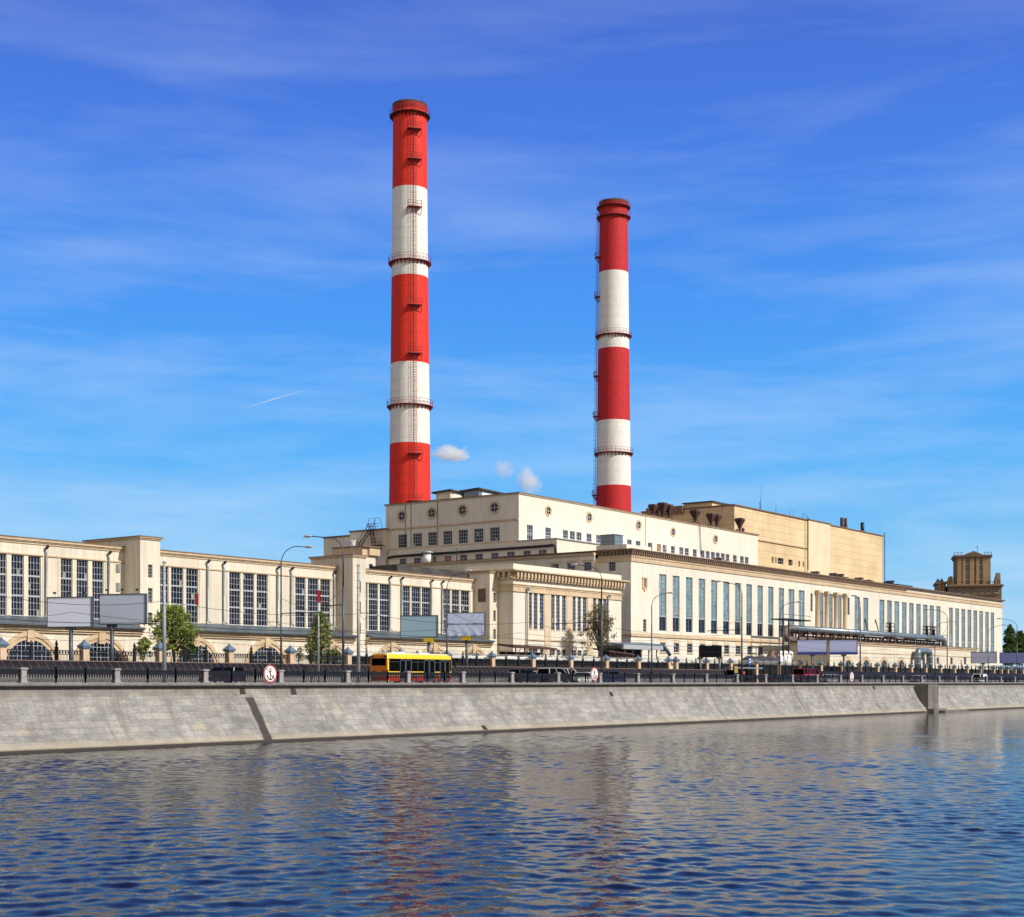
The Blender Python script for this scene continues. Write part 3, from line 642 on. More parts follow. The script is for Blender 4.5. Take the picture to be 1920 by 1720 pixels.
for e, za, zb in ((1.05, zcor - .22, zcor), (.85, zcor - .36, zcor - .22), (.42, zmod - .35, zmod - .12), (.14, zarc - .25, zarc), (.26, zarc, zarc + .14), (.06, zarc0, zarc - .25), (.18, zarc0 - .12, zarc0)):
    mb.box(PX0 - e, PX1 + e, YP - e, YP - .002, za, zb); mb.box(PX0 - e, PX0 - .002, YP - .002, PY1, za, zb)
    mb.box(PX1 + .002, PX1 + e, YP - .002, PY1, za, zb)
mb.build('cornice', 'trim', pav)
n = 34; bq = None
for bx_, by_, sd_ in [(PX0 - .2 + (PX1 - PX0 + .4) * (k + .5) / n, 0, 0) for k in range(n)] + [(0, YP + .2 + k, 1) for k in range(9)]:
    mb = MB()
    if sd_: mb.box(PX0 - .80, PX0 - .01, by_ - .22, by_ + .22, zmod - .10, zcor - .37)
    else: mb.box(bx_ - .22, bx_ + .22, YP - .80, YP - .01, zmod - .10, zcor - .37)
    mb.build('bracket', 'trim', pav)
for h in hs: window(pav, 'x', YP, *h, 2, 9, dep=.16, bar=.05, edge=.06, glass='glassmid')
for h in low: window(pav, 'x', YP, *h, 2, 2, dep=.16, bar=.05, edge=.05)
mb = MB(); fx0, fx1 = XU(988, YP), XU(1141, YP)
cuts = [fx0] + [x for g_ in groups for x in (XU(g_[0][0] - 1.2, YP), XU(g_[2][1] + 1.2, YP))] + [fx1]
for a, b in zip(cuts[0::2], cuts[1::2]): mb = MB(); mb.box(a, b, YP - .10, YP - .002, ZF(1000, 1226, YP), zarc0 - .12); mb.build('pilaster', 'pavtan', pav)
mb = MB(); mb.box(fx0, fx1, YP - .16, YP - .101, W0 - 1.75, W0 - 1.55); mb.build('ledge', 'trim', pav)
for g_ in groups:
    for a, b in g_: mb = MB(); mb.box(XU(a, YP) - .08, XU(b, YP) + .08, YP - .06, YP - .003, W0 - .12, W0); mb.build('sill', 'trim', pav)
for u in (989.5, 1141.5):
    x = XU(u, YP - .3); mb = MB(); mb.path([(x + .1, YP - .5, zarc0 + .3), (x - .1, YP - .25, zarc0 - .6), (x - .1, YP - .25, G + 1)], .10, 8); mb.cm = 1; mb.box(x - .2, x + .3, YP - .7, YP - .3, zarc0 + .25, zarc0 + .6); mb.build('downpipe', 'pipe', pav)

# ------------------------------------------------------------------ turbine hall (right) with its end wing
YTH = 132.0; TX0, TX1 = XU(1183, YTH), XU(1879, YTH); TYB = 160.0
th = thing('turbine_hall', ((TX0 + TX1) / 2, YTH, G), 'very long cream hall with rows of slender pale blue windows stretching to the right', 'factory hall')
def zT(v): return ZF(1183, v, YTH)
zc1, zd0, zb0, zs1, zs0 = zT(1029.5), zT(1040), zT(1050), zT(1186.5), zT(1193)
tw = [(1236, 1248.5), (1261.4, 1273), (1285.9, 1297.4), (1310, 1321.2), (1333.2, 1343.7), (1356, 1366.4), (1378, 1387.9), (1399.4, 1408.9), (1420.2, 1429.4), (1440.2, 1449.2), (1460.2, 1469.2), (1478.6, 1488.6), (1497.4, 1507.6),
      (1534, 1543.2), (1552, 1560.6), (1569.5, 1577.2), (1602.3, 1611.2), (1618.6, 1627.2), (1648.8, 1657.6), (1663, 1671.4), (1676.8, 1685.3), (1690.8, 1699.1), (1704.4, 1712.4), (1717.9, 1725.7), (1730.3, 1738.3), (1742.9, 1750.3), (1755.4, 1762.8),
      (1779.3, 1786), (1791, 1797.7), (1802.5, 1809.2), (1814, 1820.5), (1825, 1831.6), (1836, 1842.5), (1847, 1853.4), (1857.4, 1863.6)]
WT1, WT0 = ZF(1242, 1077, YTH), ZF(1242, 1186, YTH) + .25
hs = [(XU(a, YTH), XU(b, YTH) + .22, WT0 if a < 1830 else WT0 - 1.5, WT1) for a, b in tw]
small = [(XU(1519.7, YTH), XU(1523.7, YTH), WT1 - 4.2, WT1 - .4), (XU(1589, YTH), XU(1593, YTH), WT1 - 4.2, WT1 - .4), (XU(1206, YTH), XU(1212, YTH), ZF(1209, 1185, YTH), ZF(1209, 1161.5, YTH))]
lo = [(XU(u - 5.2, YTH), XU(u + 5.2, YTH), ZF(1268, 1223.5, YTH), ZF(1268, 1206.5, YTH)) for u in (1243, 1268.5, 1293.5, 1317.5, 1340.5)] + [(XU(u - 4.8, YTH), XU(u + 4.8, YTH), ZF(1268, 1223.5, YTH), ZF(1268, 1206.5, YTH)) for u in (1362.7, 1384.2, 1406, 1426.5)]
mb = MB(); facade(mb, 'x', YTH, TX0, TX1, G, zc1 - .2, hs + small + lo, .24)
mb.poly([(TX1, YTH, G), (TX1, TYB, G), (TX1, TYB, zc1 - .2), (TX1, YTH, zc1 - .2)]); mb.poly([(TX0, TYB, G), (TX1, TYB, G), (TX1, TYB, zc1 - .2), (TX0, TYB, zc1 - .2)])
YE = YU(1122, TX0)
ew = [(YU(1154, TX0), YU(1141, TX0), ZS(1147, 1071, TX0), ZS(1147, 1053.5, TX0))]
facade(mb, 'y', TX0, YTH, YE, G, zc1 - .2, ew, .3)
mb.build('wall', 'cream2', th)
for h in ew: window(th, 'y', TX0, *h, 3, 3, glass='glassmid')
for k, h in enumerate(hs):
    zz = WT0 + 2.6 if k < 13 else WT0 + 1.4
    window(th, 'x', YTH, *h, 2, 13, dep=.24, bar=.05, edge=.08, glass='glassblue', cells=(2, 13), bands=[(zz, .22)])
    if k < 13:      # the lowest lights are clear, dark glass
        mb = MB(); mb.box(h[0] + .1, h[1] - .1, YTH + .195, YTH + .222, h[2] + .1, zz - .12); mb.build('lower_light', 'glass', th)
for h in small + lo: window(th, 'x', YTH, *h, 2, 3 if h in lo else 4, dep=.22, bar=.06, edge=.07)
for h in lo: mb = MB(); mb.box(h[0] - .15, h[1] + .15, YTH - .16, YTH - .002, h[2] - .2, h[2] - .03); mb.build('sill', 'trim', th)
for h in lo: mb = MB(); mb.box(h[0], h[1], YTH - .04, YTH - .002, h[3] + .05, zs0 - .05); mb.build('window_panel', 'pavtan', th)
def around(mb, e, za, zb, y1=YE):
    mb.box(TX0 - e, TX1 + e, YTH - e, YTH - .002, za, zb); mb.box(TX0 - e, TX0 - .002, YTH - .002, y1, za, zb); mb.box(TX1 + .002, TX1 + e, YTH - .002, TYB, za, zb)
mb = MB(); around(mb, .18, zb0, zb0 + .55); around(mb, .30, zb0 + .55, zb0 + .72); around(mb, .10, zb0 + .72, zd0); around(mb, .16, zb0 - .22, zb0)
xq = XU(1480, YTH); mb.box(TX0 - .22, xq, YTH - .22, YTH - .002, zs0, zs0 + .35); mb.box(TX0 - .10, xq, YTH - .10, YTH - .002, zs0 + .35, zs1); mb.box(TX0 - .22, TX0 - .002, YTH - .002, YE + 2, zs0, zs0 + .35)
mb.build('string_course', 'trim', th)
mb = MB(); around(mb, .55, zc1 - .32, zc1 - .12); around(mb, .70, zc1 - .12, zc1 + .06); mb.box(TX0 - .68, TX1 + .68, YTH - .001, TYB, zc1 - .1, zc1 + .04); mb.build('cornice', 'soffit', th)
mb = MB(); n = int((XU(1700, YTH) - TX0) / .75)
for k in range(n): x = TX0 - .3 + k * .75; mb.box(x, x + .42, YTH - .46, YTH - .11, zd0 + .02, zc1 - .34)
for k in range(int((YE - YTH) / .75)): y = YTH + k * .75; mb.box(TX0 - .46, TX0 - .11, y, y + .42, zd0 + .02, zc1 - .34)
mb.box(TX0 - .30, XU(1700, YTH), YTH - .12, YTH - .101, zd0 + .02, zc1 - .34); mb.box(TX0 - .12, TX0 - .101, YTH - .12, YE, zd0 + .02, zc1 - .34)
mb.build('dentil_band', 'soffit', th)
# white attic over the left end
mb = MB(); ax0, ax1 = TX0 + .5, XU(1221, YTH + 1.2); mb.box(ax0, ax1, YTH + 1.2, YU(1118, ax0), zc1 + .04, ZV(1019.5, ax0, YTH)); mb.build('attic', 'cream2', th)
# niche with a shield shaped frame
nx = XU(1208.5, YTH); mb = MB(); nz1, nz0 = ZF(1208, 1085, YTH), ZF(1208, 1102, YTH)
mb.box(nx - .75, nx - .45, YTH - .16, YTH - .002, nz0, nz1); mb.box(nx + .45, nx + .75, YTH - .16, YTH - .002, nz0, nz1); mb.box(nx - .85, nx + .85, YTH - .2, YTH - .002, nz1, nz1 + .2); mb.box(nx - .8, nx + .8, YTH - .18, YTH - .002, nz0 - .2, nz0)
mb.prism([(nx - .5, YTH - .14, nz0 - .2), (nx + .5, YTH - .14, nz0 - .2), (nx, YTH - .14, nz0 - .75)], [(nx - .5, YTH - .002, nz0 - .2), (nx + .5, YTH - .002, nz0 - .2), (nx, YTH - .002, nz0 - .75)])
mb.cm = 1; mb.box(nx - .45, nx + .45, YTH - .03, YTH - .002, nz0, nz1); mb.build('niche', ['trim', 'brickold'], th)
# portal of engaged columns in the middle
for u in (1530.5, 1547.8, 1565, 1582):
    mb = MB(); x = XU(u, YTH); mb.lathe(x, YTH - .25, [(.62, WT0 - .3), (.62, WT0), (.52, WT0 + .1), (.47, WT1 - .7), (.50, WT1 - .65), (.75, WT1 - .1), (.78, WT1 + .1)], 14); mb.box(x - .8, x + .8, YTH - .9, YTH - .002, WT1 + .1, WT1 + .35)
    mb.build('engaged_column', 'trim', th)
# end wing: lower wall facing left, running back from the river
YW1 = YU(690, TX0 - 1.2); XW = TX0 - 1.2; zw = ZS(1060, 1039.6, XW)
ws = [(YU(b, XW), YU(a, XW), ZS(1100, 1070, XW) , ZS(1100, 1054.5, XW)) for a, b in ((1032.7, 1047.6), (1063, 1078), (1094.4, 1109))]
mb = MB(); facade(mb, 'y', XW, YE, YW1, G, zw - .3, ws, .3); mb.poly([(XW, YE, G), (TX0 + 1, YE, G), (TX0 + 1, YE, zw - .3), (XW, YE, zw - .3)]); mb.poly([(XW, YW1, G), (XW + 30, YW1, G), (XW + 30, YW1, zw - .3), (XW, YW1, zw - .3)])
mb.build('wing_wall', 'cream', th)
for h in ws: window(th, 'y', XW, *h, 3, 3, glass='glassmid')
mb = MB(); mb.box(XW - .18, XW - .002, YE, YW1, zw - .55, zw - .3); mb.box(XW - .4, XW + 3.5, YE, YW1 + .3, zw - .3, zw - .06)
for h in ws: mb.box(XW - .10, XW - .003, h[0] - .3, h[1] + .3, h[3] + .15, h[3] + .4)
mb.cm = 1; mb.box(XW - .48, XW + 3.4, YE, YW1 + .4, zw - .06, zw + .05); mb.build('wing_cornice', ['trim', 'soffit'], th)
# ------------------------------------------------------------------ boiler house (upper block) and its wings
YB = 158.0; BX0, BX1 = XU(972.8, YB), XU(1421, YB); BYE = YU(723.4, BX0)
bh = thing('boiler_house', ((BX0 + BX1) / 2, YB, G), 'tall plain cream block with round windows rising behind the long hall', 'factory building')
zbt = ZF(972.8, 924, YB)
fr = [(988.2, 999.5), (1022.5, 1033.5), (1055.5, 1065.5), (1068.3, 1078.3), (1080.8, 1090.6), (1099.7, 1109.5), (1117.9, 1126.9), (1129.9, 1138.9), (1141.4, 1150.4), (1176, 1184.6), (1192.2, 1201), (1214.8, 1223.4), (1231.6, 1239.8), (1242.4, 1250), (1258, 1265.7), (1273.8, 1281.5), (1283.8, 1291.5), (1299, 1306.3), (1313.7, 1320.9), (1323.3, 1330.6), (1333, 1340.4), (1342.4, 1349.6), (1351.9, 1358.9), (1360.8, 1367.7), (1374.4, 1381.5), (1387.7, 1394.6), (1396.6, 1403.5)]
FZ1, FZ0 = ZF(993.5, 984.3, YB), ZF(993.5, 1012.8, YB)
hf = [(XU(a, YB), XU(b, YB), FZ0, FZ1) for a, b in fr]
sd = [(746.5, 762.8), (774, 791), (802.2, 818.9), (830.7, 847.8), (859.4, 876.8), (888.6, 906), (918.6, 936.6)]
SZ1, SZ0 = ZS(927, 989, BX0), ZS(927, 1015, BX0)
hsd = [(YU(b, BX0), YU(a, BX0), SZ0, SZ1) for a, b in sd]
mb = MB(); facade(mb, 'x', YB, BX0, BX1, G, zbt - .2, hf, .16)
facade(mb, 'y', BX0, YB, BYE, G, zbt - .2, hsd, .2)
mb.poly([(BX1, YB, G), (BX1, BYE, G), (BX1, BYE, zbt - .2), (BX1, YB, zbt - .2)]); mb.poly([(BX0, BYE, G), (BX1, BYE, G), (BX1, BYE, zbt - .2), (BX0, BYE, zbt - .2)])
mb.build('wall', 'cream2', bh)
for i, h in enumerate(hf): window(bh, 'x', YB, *h, 3, 3, dep=.16, bar=.08, edge=.1, glass='curtain' if i == 12 else 'glassmid', bands=[(FZ0 + (FZ1 - FZ0) * .45, .16)])
for h in hsd: window(bh, 'y', BX0, *h, 4, 4, dep=.2, bar=.08, edge=.1)
for u, v in ((1027.9, 958.3), (1104.6, 970), (1197, 985), (1261.8, 998), (1341.4, 1011)): round_window(bh, 'x', YB, XU(u, YB), ZF(u, v, YB), .70)
for u, v in ((753.8, 967.7), (809.9, 962.5), (867.4, 957), (927.3, 952)): round_window(bh, 'y', BX0, YU(u, BX0), ZS(u, v, BX0), .80)
mb = MB()
for v in (973.6, 1014.3):
    z = ZS(970, v, BX0); mb.box(BX0 - .16, BX0 - .002, YB + .02, BYE - .5, z - .22, z + .12)
mb.build('string_course', 'trim', bh)
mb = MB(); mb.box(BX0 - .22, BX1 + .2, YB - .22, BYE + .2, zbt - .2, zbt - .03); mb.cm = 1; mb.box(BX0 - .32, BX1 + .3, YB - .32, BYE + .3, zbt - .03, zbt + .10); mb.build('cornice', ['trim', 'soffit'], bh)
xj = XU(1210, YB); mb = MB(); mb.box(xj - .09, xj + .09, YB - .10, YB - .002, ZF(1210, 1024, YB), zbt - .25); mb.build('expansion_joint', 'frame', bh)
for u in (771, 821, 760.5, 1310):
    mb = MB()
    if u < 1000: y = YU(u, BX0); mb.path([(BX0 - .1, y, zbt - .3), (BX0 - .1, y, ZS(u, 1040, BX0))], .045, 6)
    else:
        for k in range(2): x = XU(u, YB) + .45 * k; mb.path([(x, YB - .15, zbt - .2), (x + .6, YB - .15, ZF(u, 1040, YB))], .04, 6)
    mb.build('cable', 'iron', bh)
# flue pipe slung along the shaded face
XM = BX0 - .55
mb = MB(); ps = [PX(u, v, XM - .35) for u, v in ((728, 1047), (735, 1044), (800, 1039), (850, 1036.3), (905, 1032), (960, 1028.3), (1000, 1025.5), (1026, 1023.6), (1036, 1022.2), (1041, 1024.5), (1042, 1037))]
mb.path(ps, .22, 8); mb.build('slung_pipe', 'iron', bh)
# middle step of the block: shaded face flush with a row of small windows, short sunlit return
YM = YU(1044, XM); zm = ZS(1044, 1010, XM)
sm = [(749, 762, 1), (776, 789, 0), (811, 817.5, 0), (833, 846, 1), (862, 876, 0), (891, 905, 0), (921, 934.4, 0), (950.6, 965, 0), (981, 995.7, 0), (1009.8, 1024.5, 0)]
mz1, mz0 = ZS(1000, 1032, XM), ZS(1000, 1043.5, XM)
hm = [(YU(b, XM), YU(a, XM), mz0, mz1) for a, b, _ in sm]
BYM = YU(729, XM); zband = ZS(970, 1014.3, BX0) - .25
mb = MB(); facade(mb, 'y', XM, YM, YB + .3, G, zm, [h for h in hm if h[1] < YB + .2], .2)
facade(mb, 'y', XM, YB + .3, BYM, G, zband, [h for h in hm if h[0] > YB + .3], .2)
mb.poly([(XM, YM, G), (XM + 62, YM, G), (XM + 62, YM, zm), (XM, YM, zm)]); mb.poly([(XM, YM, zm), (XM + 62, YM, zm), (XM + 62, YB - .01, zm), (XM, YB - .01, zm)])
mb.poly([(XM, YB + .3, zband), (BX0 + .1, YB + .3, zband), (BX0 + .1, BYM, zband), (XM, BYM, zband)])
mb.build('step_wall', 'cream2', bh)
for (a, b, k), h in zip(sm, hm): window(bh, 'y', XM, *h, 4, 2, dep=.2 if h[0] > YB + .3 or h[1] < YB + .2 else -.03, bar=.06, edge=.08, glass='curtain' if k and a > 800 else 'glassmid')
mb = MB(); mb.box(XM - .25, XM + 60, YM - .25, YM + .4, zm - .02, zm + .12); mb.box(XM - .25, XM + .3, YM + .4, YB + .2, zm - .02, zm + .12); mb.build('step_coping', 'frame', bh)
# left wing
YE2 = YU(728.7, BX0); XWG = XU(722, YE2); yl, ys = YU(607, XWG), YU(656, XWG); zwg = ZS(722, 993, XWG)
mb = MB(); mb.box(XWG, BX0 + 20, YE2, ys, G, zwg); mb.box(XWG, BX0 + 20, ys, yl, G, zwg - .8); mb.build('wing_wall', 'cream', bh)
mb = MB(); mb.box(XWG - .25, BX0 + 20, YE2 - .2, ys + .1, zwg + .002, zwg + .25); mb.box(XWG - .25, BX0 + 20, ys + .1, yl + .2, zwg - .8, zwg - .52); mb.build('wing_coping', 'soffit', bh)
# stair block with cornice in front of the wing
YS = 150.0; SX0, SX1 = XU(679, YS), XU(706.5, YS); syb = YU(625, SX0); zs = ZF(679, 1024, YS)
sb = thing('stair_block', ((SX0 + SX1) / 2, YS, G), 'small flat roofed block with a heavy cornice behind the second stair tower', 'building')
mb = MB(); mb.box(SX0, SX1 - .3, YS, syb, G, zs - .1); mb.build('wall', 'cream', sb)
mb = MB(); mb.box(SX0 - .05, SX1, YS - .06, syb + .05, zs - 1.5, zs - .1); mb.box(SX0 + 1.2, SX1 + .25, YS - .45, YS - .06, zs - 1.3, zs - .3); mb.cm = 1; mb.box(SX0 - .25, SX1 + .3, YS - .5, syb + .2, zs - .1, zs + .06); mb.build('cornice', ['trim', 'soffit'], sb)
mb = MB(); x = XU(692, YS); mb.box(x, x + .8, YS - .05, YS - .002, zs - 4.6, zs - 2.6); mb.build('window', 'glass', sb)
# white roof hut and flat link roofs
def boxthing(name, x0, x1, y0, y1, z0, z1, m, label, cat, group=None, lip=None):
    t = thing(name, ((x0 + x1) / 2, (y0 + y1) / 2, z0), label, cat, group)
    mb = MB(); mb.box(x0, x1, y0, y1, z0, z1 - .12); mb.build('casing', m, t)
    mb = MB(); mb.box(x0 - .12, x1 + .12, y0 - .12, y1 + .12, z1 - .12, z1); mb.build('lid', lip or m, t)
    mb = MB()
    for k in range(1, 5): z = z0 + (z1 - z0) * k / 5.5; mb.box(x0 + .1, x1 - .1, y0 - .05, y0 - .002, z, z + .06); mb.box(x0 - .05, x0 - .002, y0 + .1, y1 - .1, z, z + .06)
    mb.build('louvre', 'frame', t); return t
xh = XWG - 2.0; boxthing('roof_cabinet', xh, xh + 2.2, YU(659, xh), YU(645.5, xh), ZS(650, 1026, xh), ZS(650, 1013.5, xh), 'white', 'white box on the roof below the blank shaded wing', 'equipment box')
# red brown fire escape
fe = thing('fire_escape', (XWG - 1.2, YU(705, XWG), ZS(705, 1058, XWG)), 'red brown zigzag iron fire escape against the shaded wing', 'fire escape')
XF = XWG - 1.0
def rung(mb, a, b, w=.9):
    A, B = Vector(a), Vector(b); d = Vector((-w, 0, 0))
    mb.path([A, B], .10, 5); mb.path([A + d, B + d], .10, 5); h = Vector((0, 0, 1.05))
    mb.path([A + h, B + h], .045, 5); mb.path([A + d + h, B + d + h], .045, 5)
    n = int((B - A).length / .35)
    for k in range(n + 1):
        p = A.lerp(B, k / n); mb.path([p, p + d], .05, 4)
        if k % 4 == 0: mb.path([p, p + h], .035, 4); mb.path([p + d, p + d + h], .035, 4)
for a, b in (((697, 994), (678, 1022)), ((699, 995), (704, 1022)), ((716, 1024), (699, 1059))):
    mb = MB(); rung(mb, PX(*a, XF), PX(*b, XF)); mb.build('stair_flight', 'rust', fe)
for u0, u1, v in ((694, 710, 993.5), (702.5, 721, 1022.5)):
    mb = MB(); y0, y1 = YU(u1, XF), YU(u0, XF); z = ZS((u0 + u1) / 2, v, XF); mb.box(XF - 1.0, XF + .1, y0, y1, z - .12, z)
    for zz in (.55, 1.1):
        mb.path([(XF - 1.0, y0, z + zz), (XF - 1.0, y1, z + zz)], .045, 5); mb.path([(XF - 1, y0, z + zz), (XF, y0, z + zz)], .045, 5); mb.path([(XF - 1, y1, z + zz), (XF, y1, z + zz)], .045, 5)
    for k in range(5): y = y0 + (y1 - y0) * k / 4; mb.path([(XF - 1, y, z), (XF - 1, y, z + 1.1)], .04, 4)
    mb.build('landing', 'rust', fe)
mb = MB(); z = ZS(702, 993.5, XF)
for y in (YU(696, XF), YU(708, XF)): mb.path([(XF, y - 1.3, z), (XF, y - .5, z + 2.3), (XF, y + .5, z + 2.3), (XF, y + 1.3, z)], .05, 5)
mb.build('guard_hoop', 'rust', fe)
for u in (712, 720):
    pass
# roof monitors on the boiler house
def monitor(u0, u1, u2, v0, dark, label):
    X = BX0 + 9; y1, y0 = YU(u0, X), YU(u1, X); x1 = XU(u2, y0); z0 = zbt; z1 = ZS(u1, v0, X)
    t = thing('roof_monitor', ((X + x1) / 2, (y0 + y1) / 2, z0), label, 'roof lantern', 'roof monitors on the tall block')
    mb = MB(); mb.box(X, x1, y0, y1, z0, z1 - .3); mb.build('wall', dark, t)
    mb = MB(); mb.prism([(X - .7, y0 - .6, z1 - .25), (X - .7, y1 + .6, z1 - .55), (X - .7, y1 + .6, z1 - .25), (X - .7, y0 - .6, z1)], [(x1 + 14, y0 - .6, z1 - .9), (x1 + 14, y1 + .6, z1 - 1.2), (x1 + 14, y1 + .6, z1 - .9), (x1 + 14, y0 - .6, z1 - .65)]); mb.build('roof', 'roofdark', t)
    mb = MB(); mb.box(X + 1, x1 - .6, y0 - .06, y0 - .002, z0 + .5, z1 - .7); mb.build('cladding', 'white', t)
monitor(817.5, 844.5, 866, 918, 'cream', 'cream walled roof monitor beside the left chimney'); monitor(869.5, 897.5, 935, 915, 'steelblue', 'grey roof monitor with a long sloping roof, right of the cream one')
# things standing on the roofs of the wings
def vent_pipe(x, y, z0, h, r, m, label, cat='vent', cap=True, group=None):
    t = thing('roof_vent', (x, y, z0), label, cat, group)
    mb = MB(); mb.lathe(x, y, [(r, z0), (r, z0 + h * .72)], 12); mb.build('duct', m, t)
    mb = MB(); mb.lathe(x, y, [(r * .6, z0 + h * .72), (r * 1.5, z0 + h * .80), (r * 1.4, z0 + h * .9), (.02, z0 + h)], 12); mb.build('cowl', 'pipe' if m != 'rust' else 'rust', t); return t
Xv = XW + 1.5
vent_pipe(Xv, YU(801, Xv), zw + .05, ZS(801, 1033, Xv) - zw, .75, 'white', 'white roof vent with dark cowl standing on the shaded wing roof', 'vent')
mast = thing('roof_mast', (Xv, YU(856.5, Xv), zw), 'thin iron mast on the shaded wing roof below the tall block', 'mast'); mb = MB(); y = YU(856.5, Xv); mb.path([(Xv, y, zw), (Xv, y, ZS(856.5, 1028, Xv))], [.10, .05], 6); mb.build('shaft', 'iron', mast)
mb = MB(); mb.path([(Xv, y, zw + 2), (Xv, y + 1.6, zw)], .03, 4); mb.build('stay', 'iron', mast)
tb = YTH + 8; boxthing('roof_unit', XU(1152.5, tb), XU(1168, tb), tb, tb + 3, zc1, ZF(1160, 1002.5, tb), 'steelblue', 'blue grey ventilation unit on the roof above the white attic', 'ventilation unit')
# flat roofs seen edge on
mb = MB(); mb.box(XW + .2, TX0 + 30, YE, YW1, zw - 1.0, zw - .35); mb.build('wing_roof', 'roofdark', th)
mb = MB(); mb.box(TX0 + .3, TX1 - .3, YTH + .3, TYB, zc1 - .25, zc1 + .02); mb.build('roof', 'roofdark', th)
for x0, x1 in segs[2:]:
    mb = MB(); yl_ = YL + 10; mb.box(XU(745, yl_), XU(905, yl_), yl_, yl_ + 6, G + 6, ZF(850, 1069.5, yl_)); mb.build('roof_strip', 'roofdark', hall)

# funnels on the boiler house roof
def funnel(u, v, w, label, yo=1.6):
    Y = YB + yo; x = XU(u, Y); z1 = ZF(u, v, Y); z0 = zbt + .1; r = w / 2 * (x * CT + Y * ST) / F_PX * 1.0
    t = thing('exhaust_funnel', (x, Y, z0), label, 'exhaust funnel', 'rusty funnels along the roof edge of the tall block')
    h = z1 - z0; mb = MB(); q = lambda k, z: [(x + a * k, Y + b * k, z) for a, b in ((-1, -1), (1, -1), (1, 1), (-1, 1))]
    mb.loft([q(r * .22, z0), q(r * .22, z0 + h * .30), q(r * .95, z1 - h * .16), q(r * .95, z1 - h * .1), q(r * .8, z1)]); mb.build('hopper', 'rust', t)
    mb = MB(); mb.box(x - r * .98, x + r * .98, Y - r * .98, Y + r * .98, z1 - h * .17, z1 - h * .10); mb.build('rim', 'rust', t)
    mb = MB(); mb.box(x - r * 1.6, x + r * 1.7, Y - .3, Y + .3, z0, z0 + .55); mb.build('base_beam', 'rust', t)
    mb = MB()
    for s_ in (-1, 1): mb.path([(x + s_ * r * 1.5, Y, z0 + .3), (x + s_ * r * .55, Y, z0 + h * .6)], .06, 5)
    mb.build('brace', 'rust', t)
fl = [(1224.5, 946, 15, 1.6), (1233, 947, 13, 5.5), (1242.5, 943, 17, 2.0), (1254, 946.5, 15, 1.6), (1303.5, 956.5, 16.5, 1.4), (1333, 963, 15, 1.6), (1344, 965, 14, 2.4), (1387, 972, 15.5, 1.2)]
lb = ['leftmost rusty funnel of the close cluster beside the right chimney', 'small rusty funnel set back inside the close cluster', 'tallest rusty funnel in the close cluster of four', 'rusty funnel closing the right end of the cluster of four', 'single rusty funnel left of the middle pair of funnels', 'left funnel of the middle pair on the roof edge', 'right funnel of the middle pair on the roof edge', 'lone rusty funnel near the right end of the tall cream block']
for (u, v, w, yo), l in zip(fl, lb): funnel(u, v, w, l, yo)

# ------------------------------------------------------------------ ochre boiler block
YO = 166.0; OX0, OX1 = XU(1377, YO), XU(1655, YO); OYE = YU(1203, OX0)
ob = thing('ochre_block', ((OX0 + OX1) / 2, YO, G), 'tall windowless ochre panelled block at the right behind the long hall', 'factory building')
zo = ZF(1377, 948, YO)
xa, xb = XU(1514, YO), XU(1555, YO)
wins = [(1447, 1450.5), (1453.5, 1456), (1458, 1469), (1478, 1486), (1497, 1500), (1505, 1507.5)]
hw = [(XU(a, YO), XU(b, YO), ZF(1450, 1056, YO), ZF(1450, 1044.5, YO)) for a, b in wins]
mb = MB(); facade(mb, 'x', YO, OX0, xa, G, zo, hw, .5); mb.build('wall', 'panels', ob)
for h in hw: window(ob, 'x', YO, *h, 2, 2, dep=.5, bar=.08, edge=.1)
mb = MB(); mb.box(xa, xb, YO - .25, YO + 2, G, zo + .15); mb.build('pale_bay', 'strip', ob)
mb = MB(); mb.box(xb, OX1, YO - .05, YO + 26, G, zo - .1); mb.box(OX0 + .02, xa, YO + .6, OYE, G, zo - .02); mb.build('side_wall', 'panels', ob)
mb = MB(); facade(mb, 'y', OX0, YO, OYE, G, zo, [], .3)
for k in range(1, 7): y = YO + (OYE - YO) * k / 7; mb.box(OX0 - .35, OX0 - .002, y - .3, y + .3, G, zo - .2)
mb.build('end_wall', 'panels', ob)
mb = MB(); mb.box(OX0 - .4, xa, YO - .3, OYE, zo, zo + .3); mb.box(xa - .02, xb + .02, YO - .5, YO + 26, zo + .16, zo + .4); mb.box(xb + .02, OX1 + .3, YO - .3, YO + 26, zo - .1, zo + .15)
mb.build('coping', 'soffit', ob)
zl = ZF(1450, 1017, YO); mb = MB(); mb.box(OX0, xa, YO - .35, YO - .002, zl - .2, zl + .2); mb.build('ledge', 'trim', ob)
mb = MB(); x = OX1 - .3
for k in range(2): mb.path([(x + .5 * k, YO - .6, G + 20), (x + .5 * k, YO - .6, zo + 1)], .06, 5)
for k in range(int((zo - G - 19.5) * 2)): z = G + 20 + k * .5; mb.path([(x, YO - .6, z), (x + .5, YO - .6, z)], .035, 4)
mb.build('wall_ladder', 'iron', ob)
mb = MB(); x = XU(1509, YO)
for k in range(2): mb.path([(x + .6 * k, YO - .7, ZF(1509, 1068, YO)), (x + .6 * k, YO - .7, zo + .8)], .07, 5)
for k in range(int((zo + .6 - ZF(1509, 1068, YO)) * 2)): z = ZF(1509, 1068, YO) + k * .5; mb.path([(x, YO - .7, z), (x + .6, YO - .7, z)], .04, 4)
mb.path([(x, YO - .7, zo + .8), (x, YO + .2, zo + 1.9), (x, YO + 1, zo + .2)], .07, 5); mb.build('wall_ladder', 'rust', ob)
mb = MB(); X = OX0 + .2; y0, y1 = YU(1335, X), YU(1283, X); zt_ = ZS(1320, 940.5, X); mb.box(X, X + 14, y0, y1, zo, zt_ - .3); mb.cm = 1
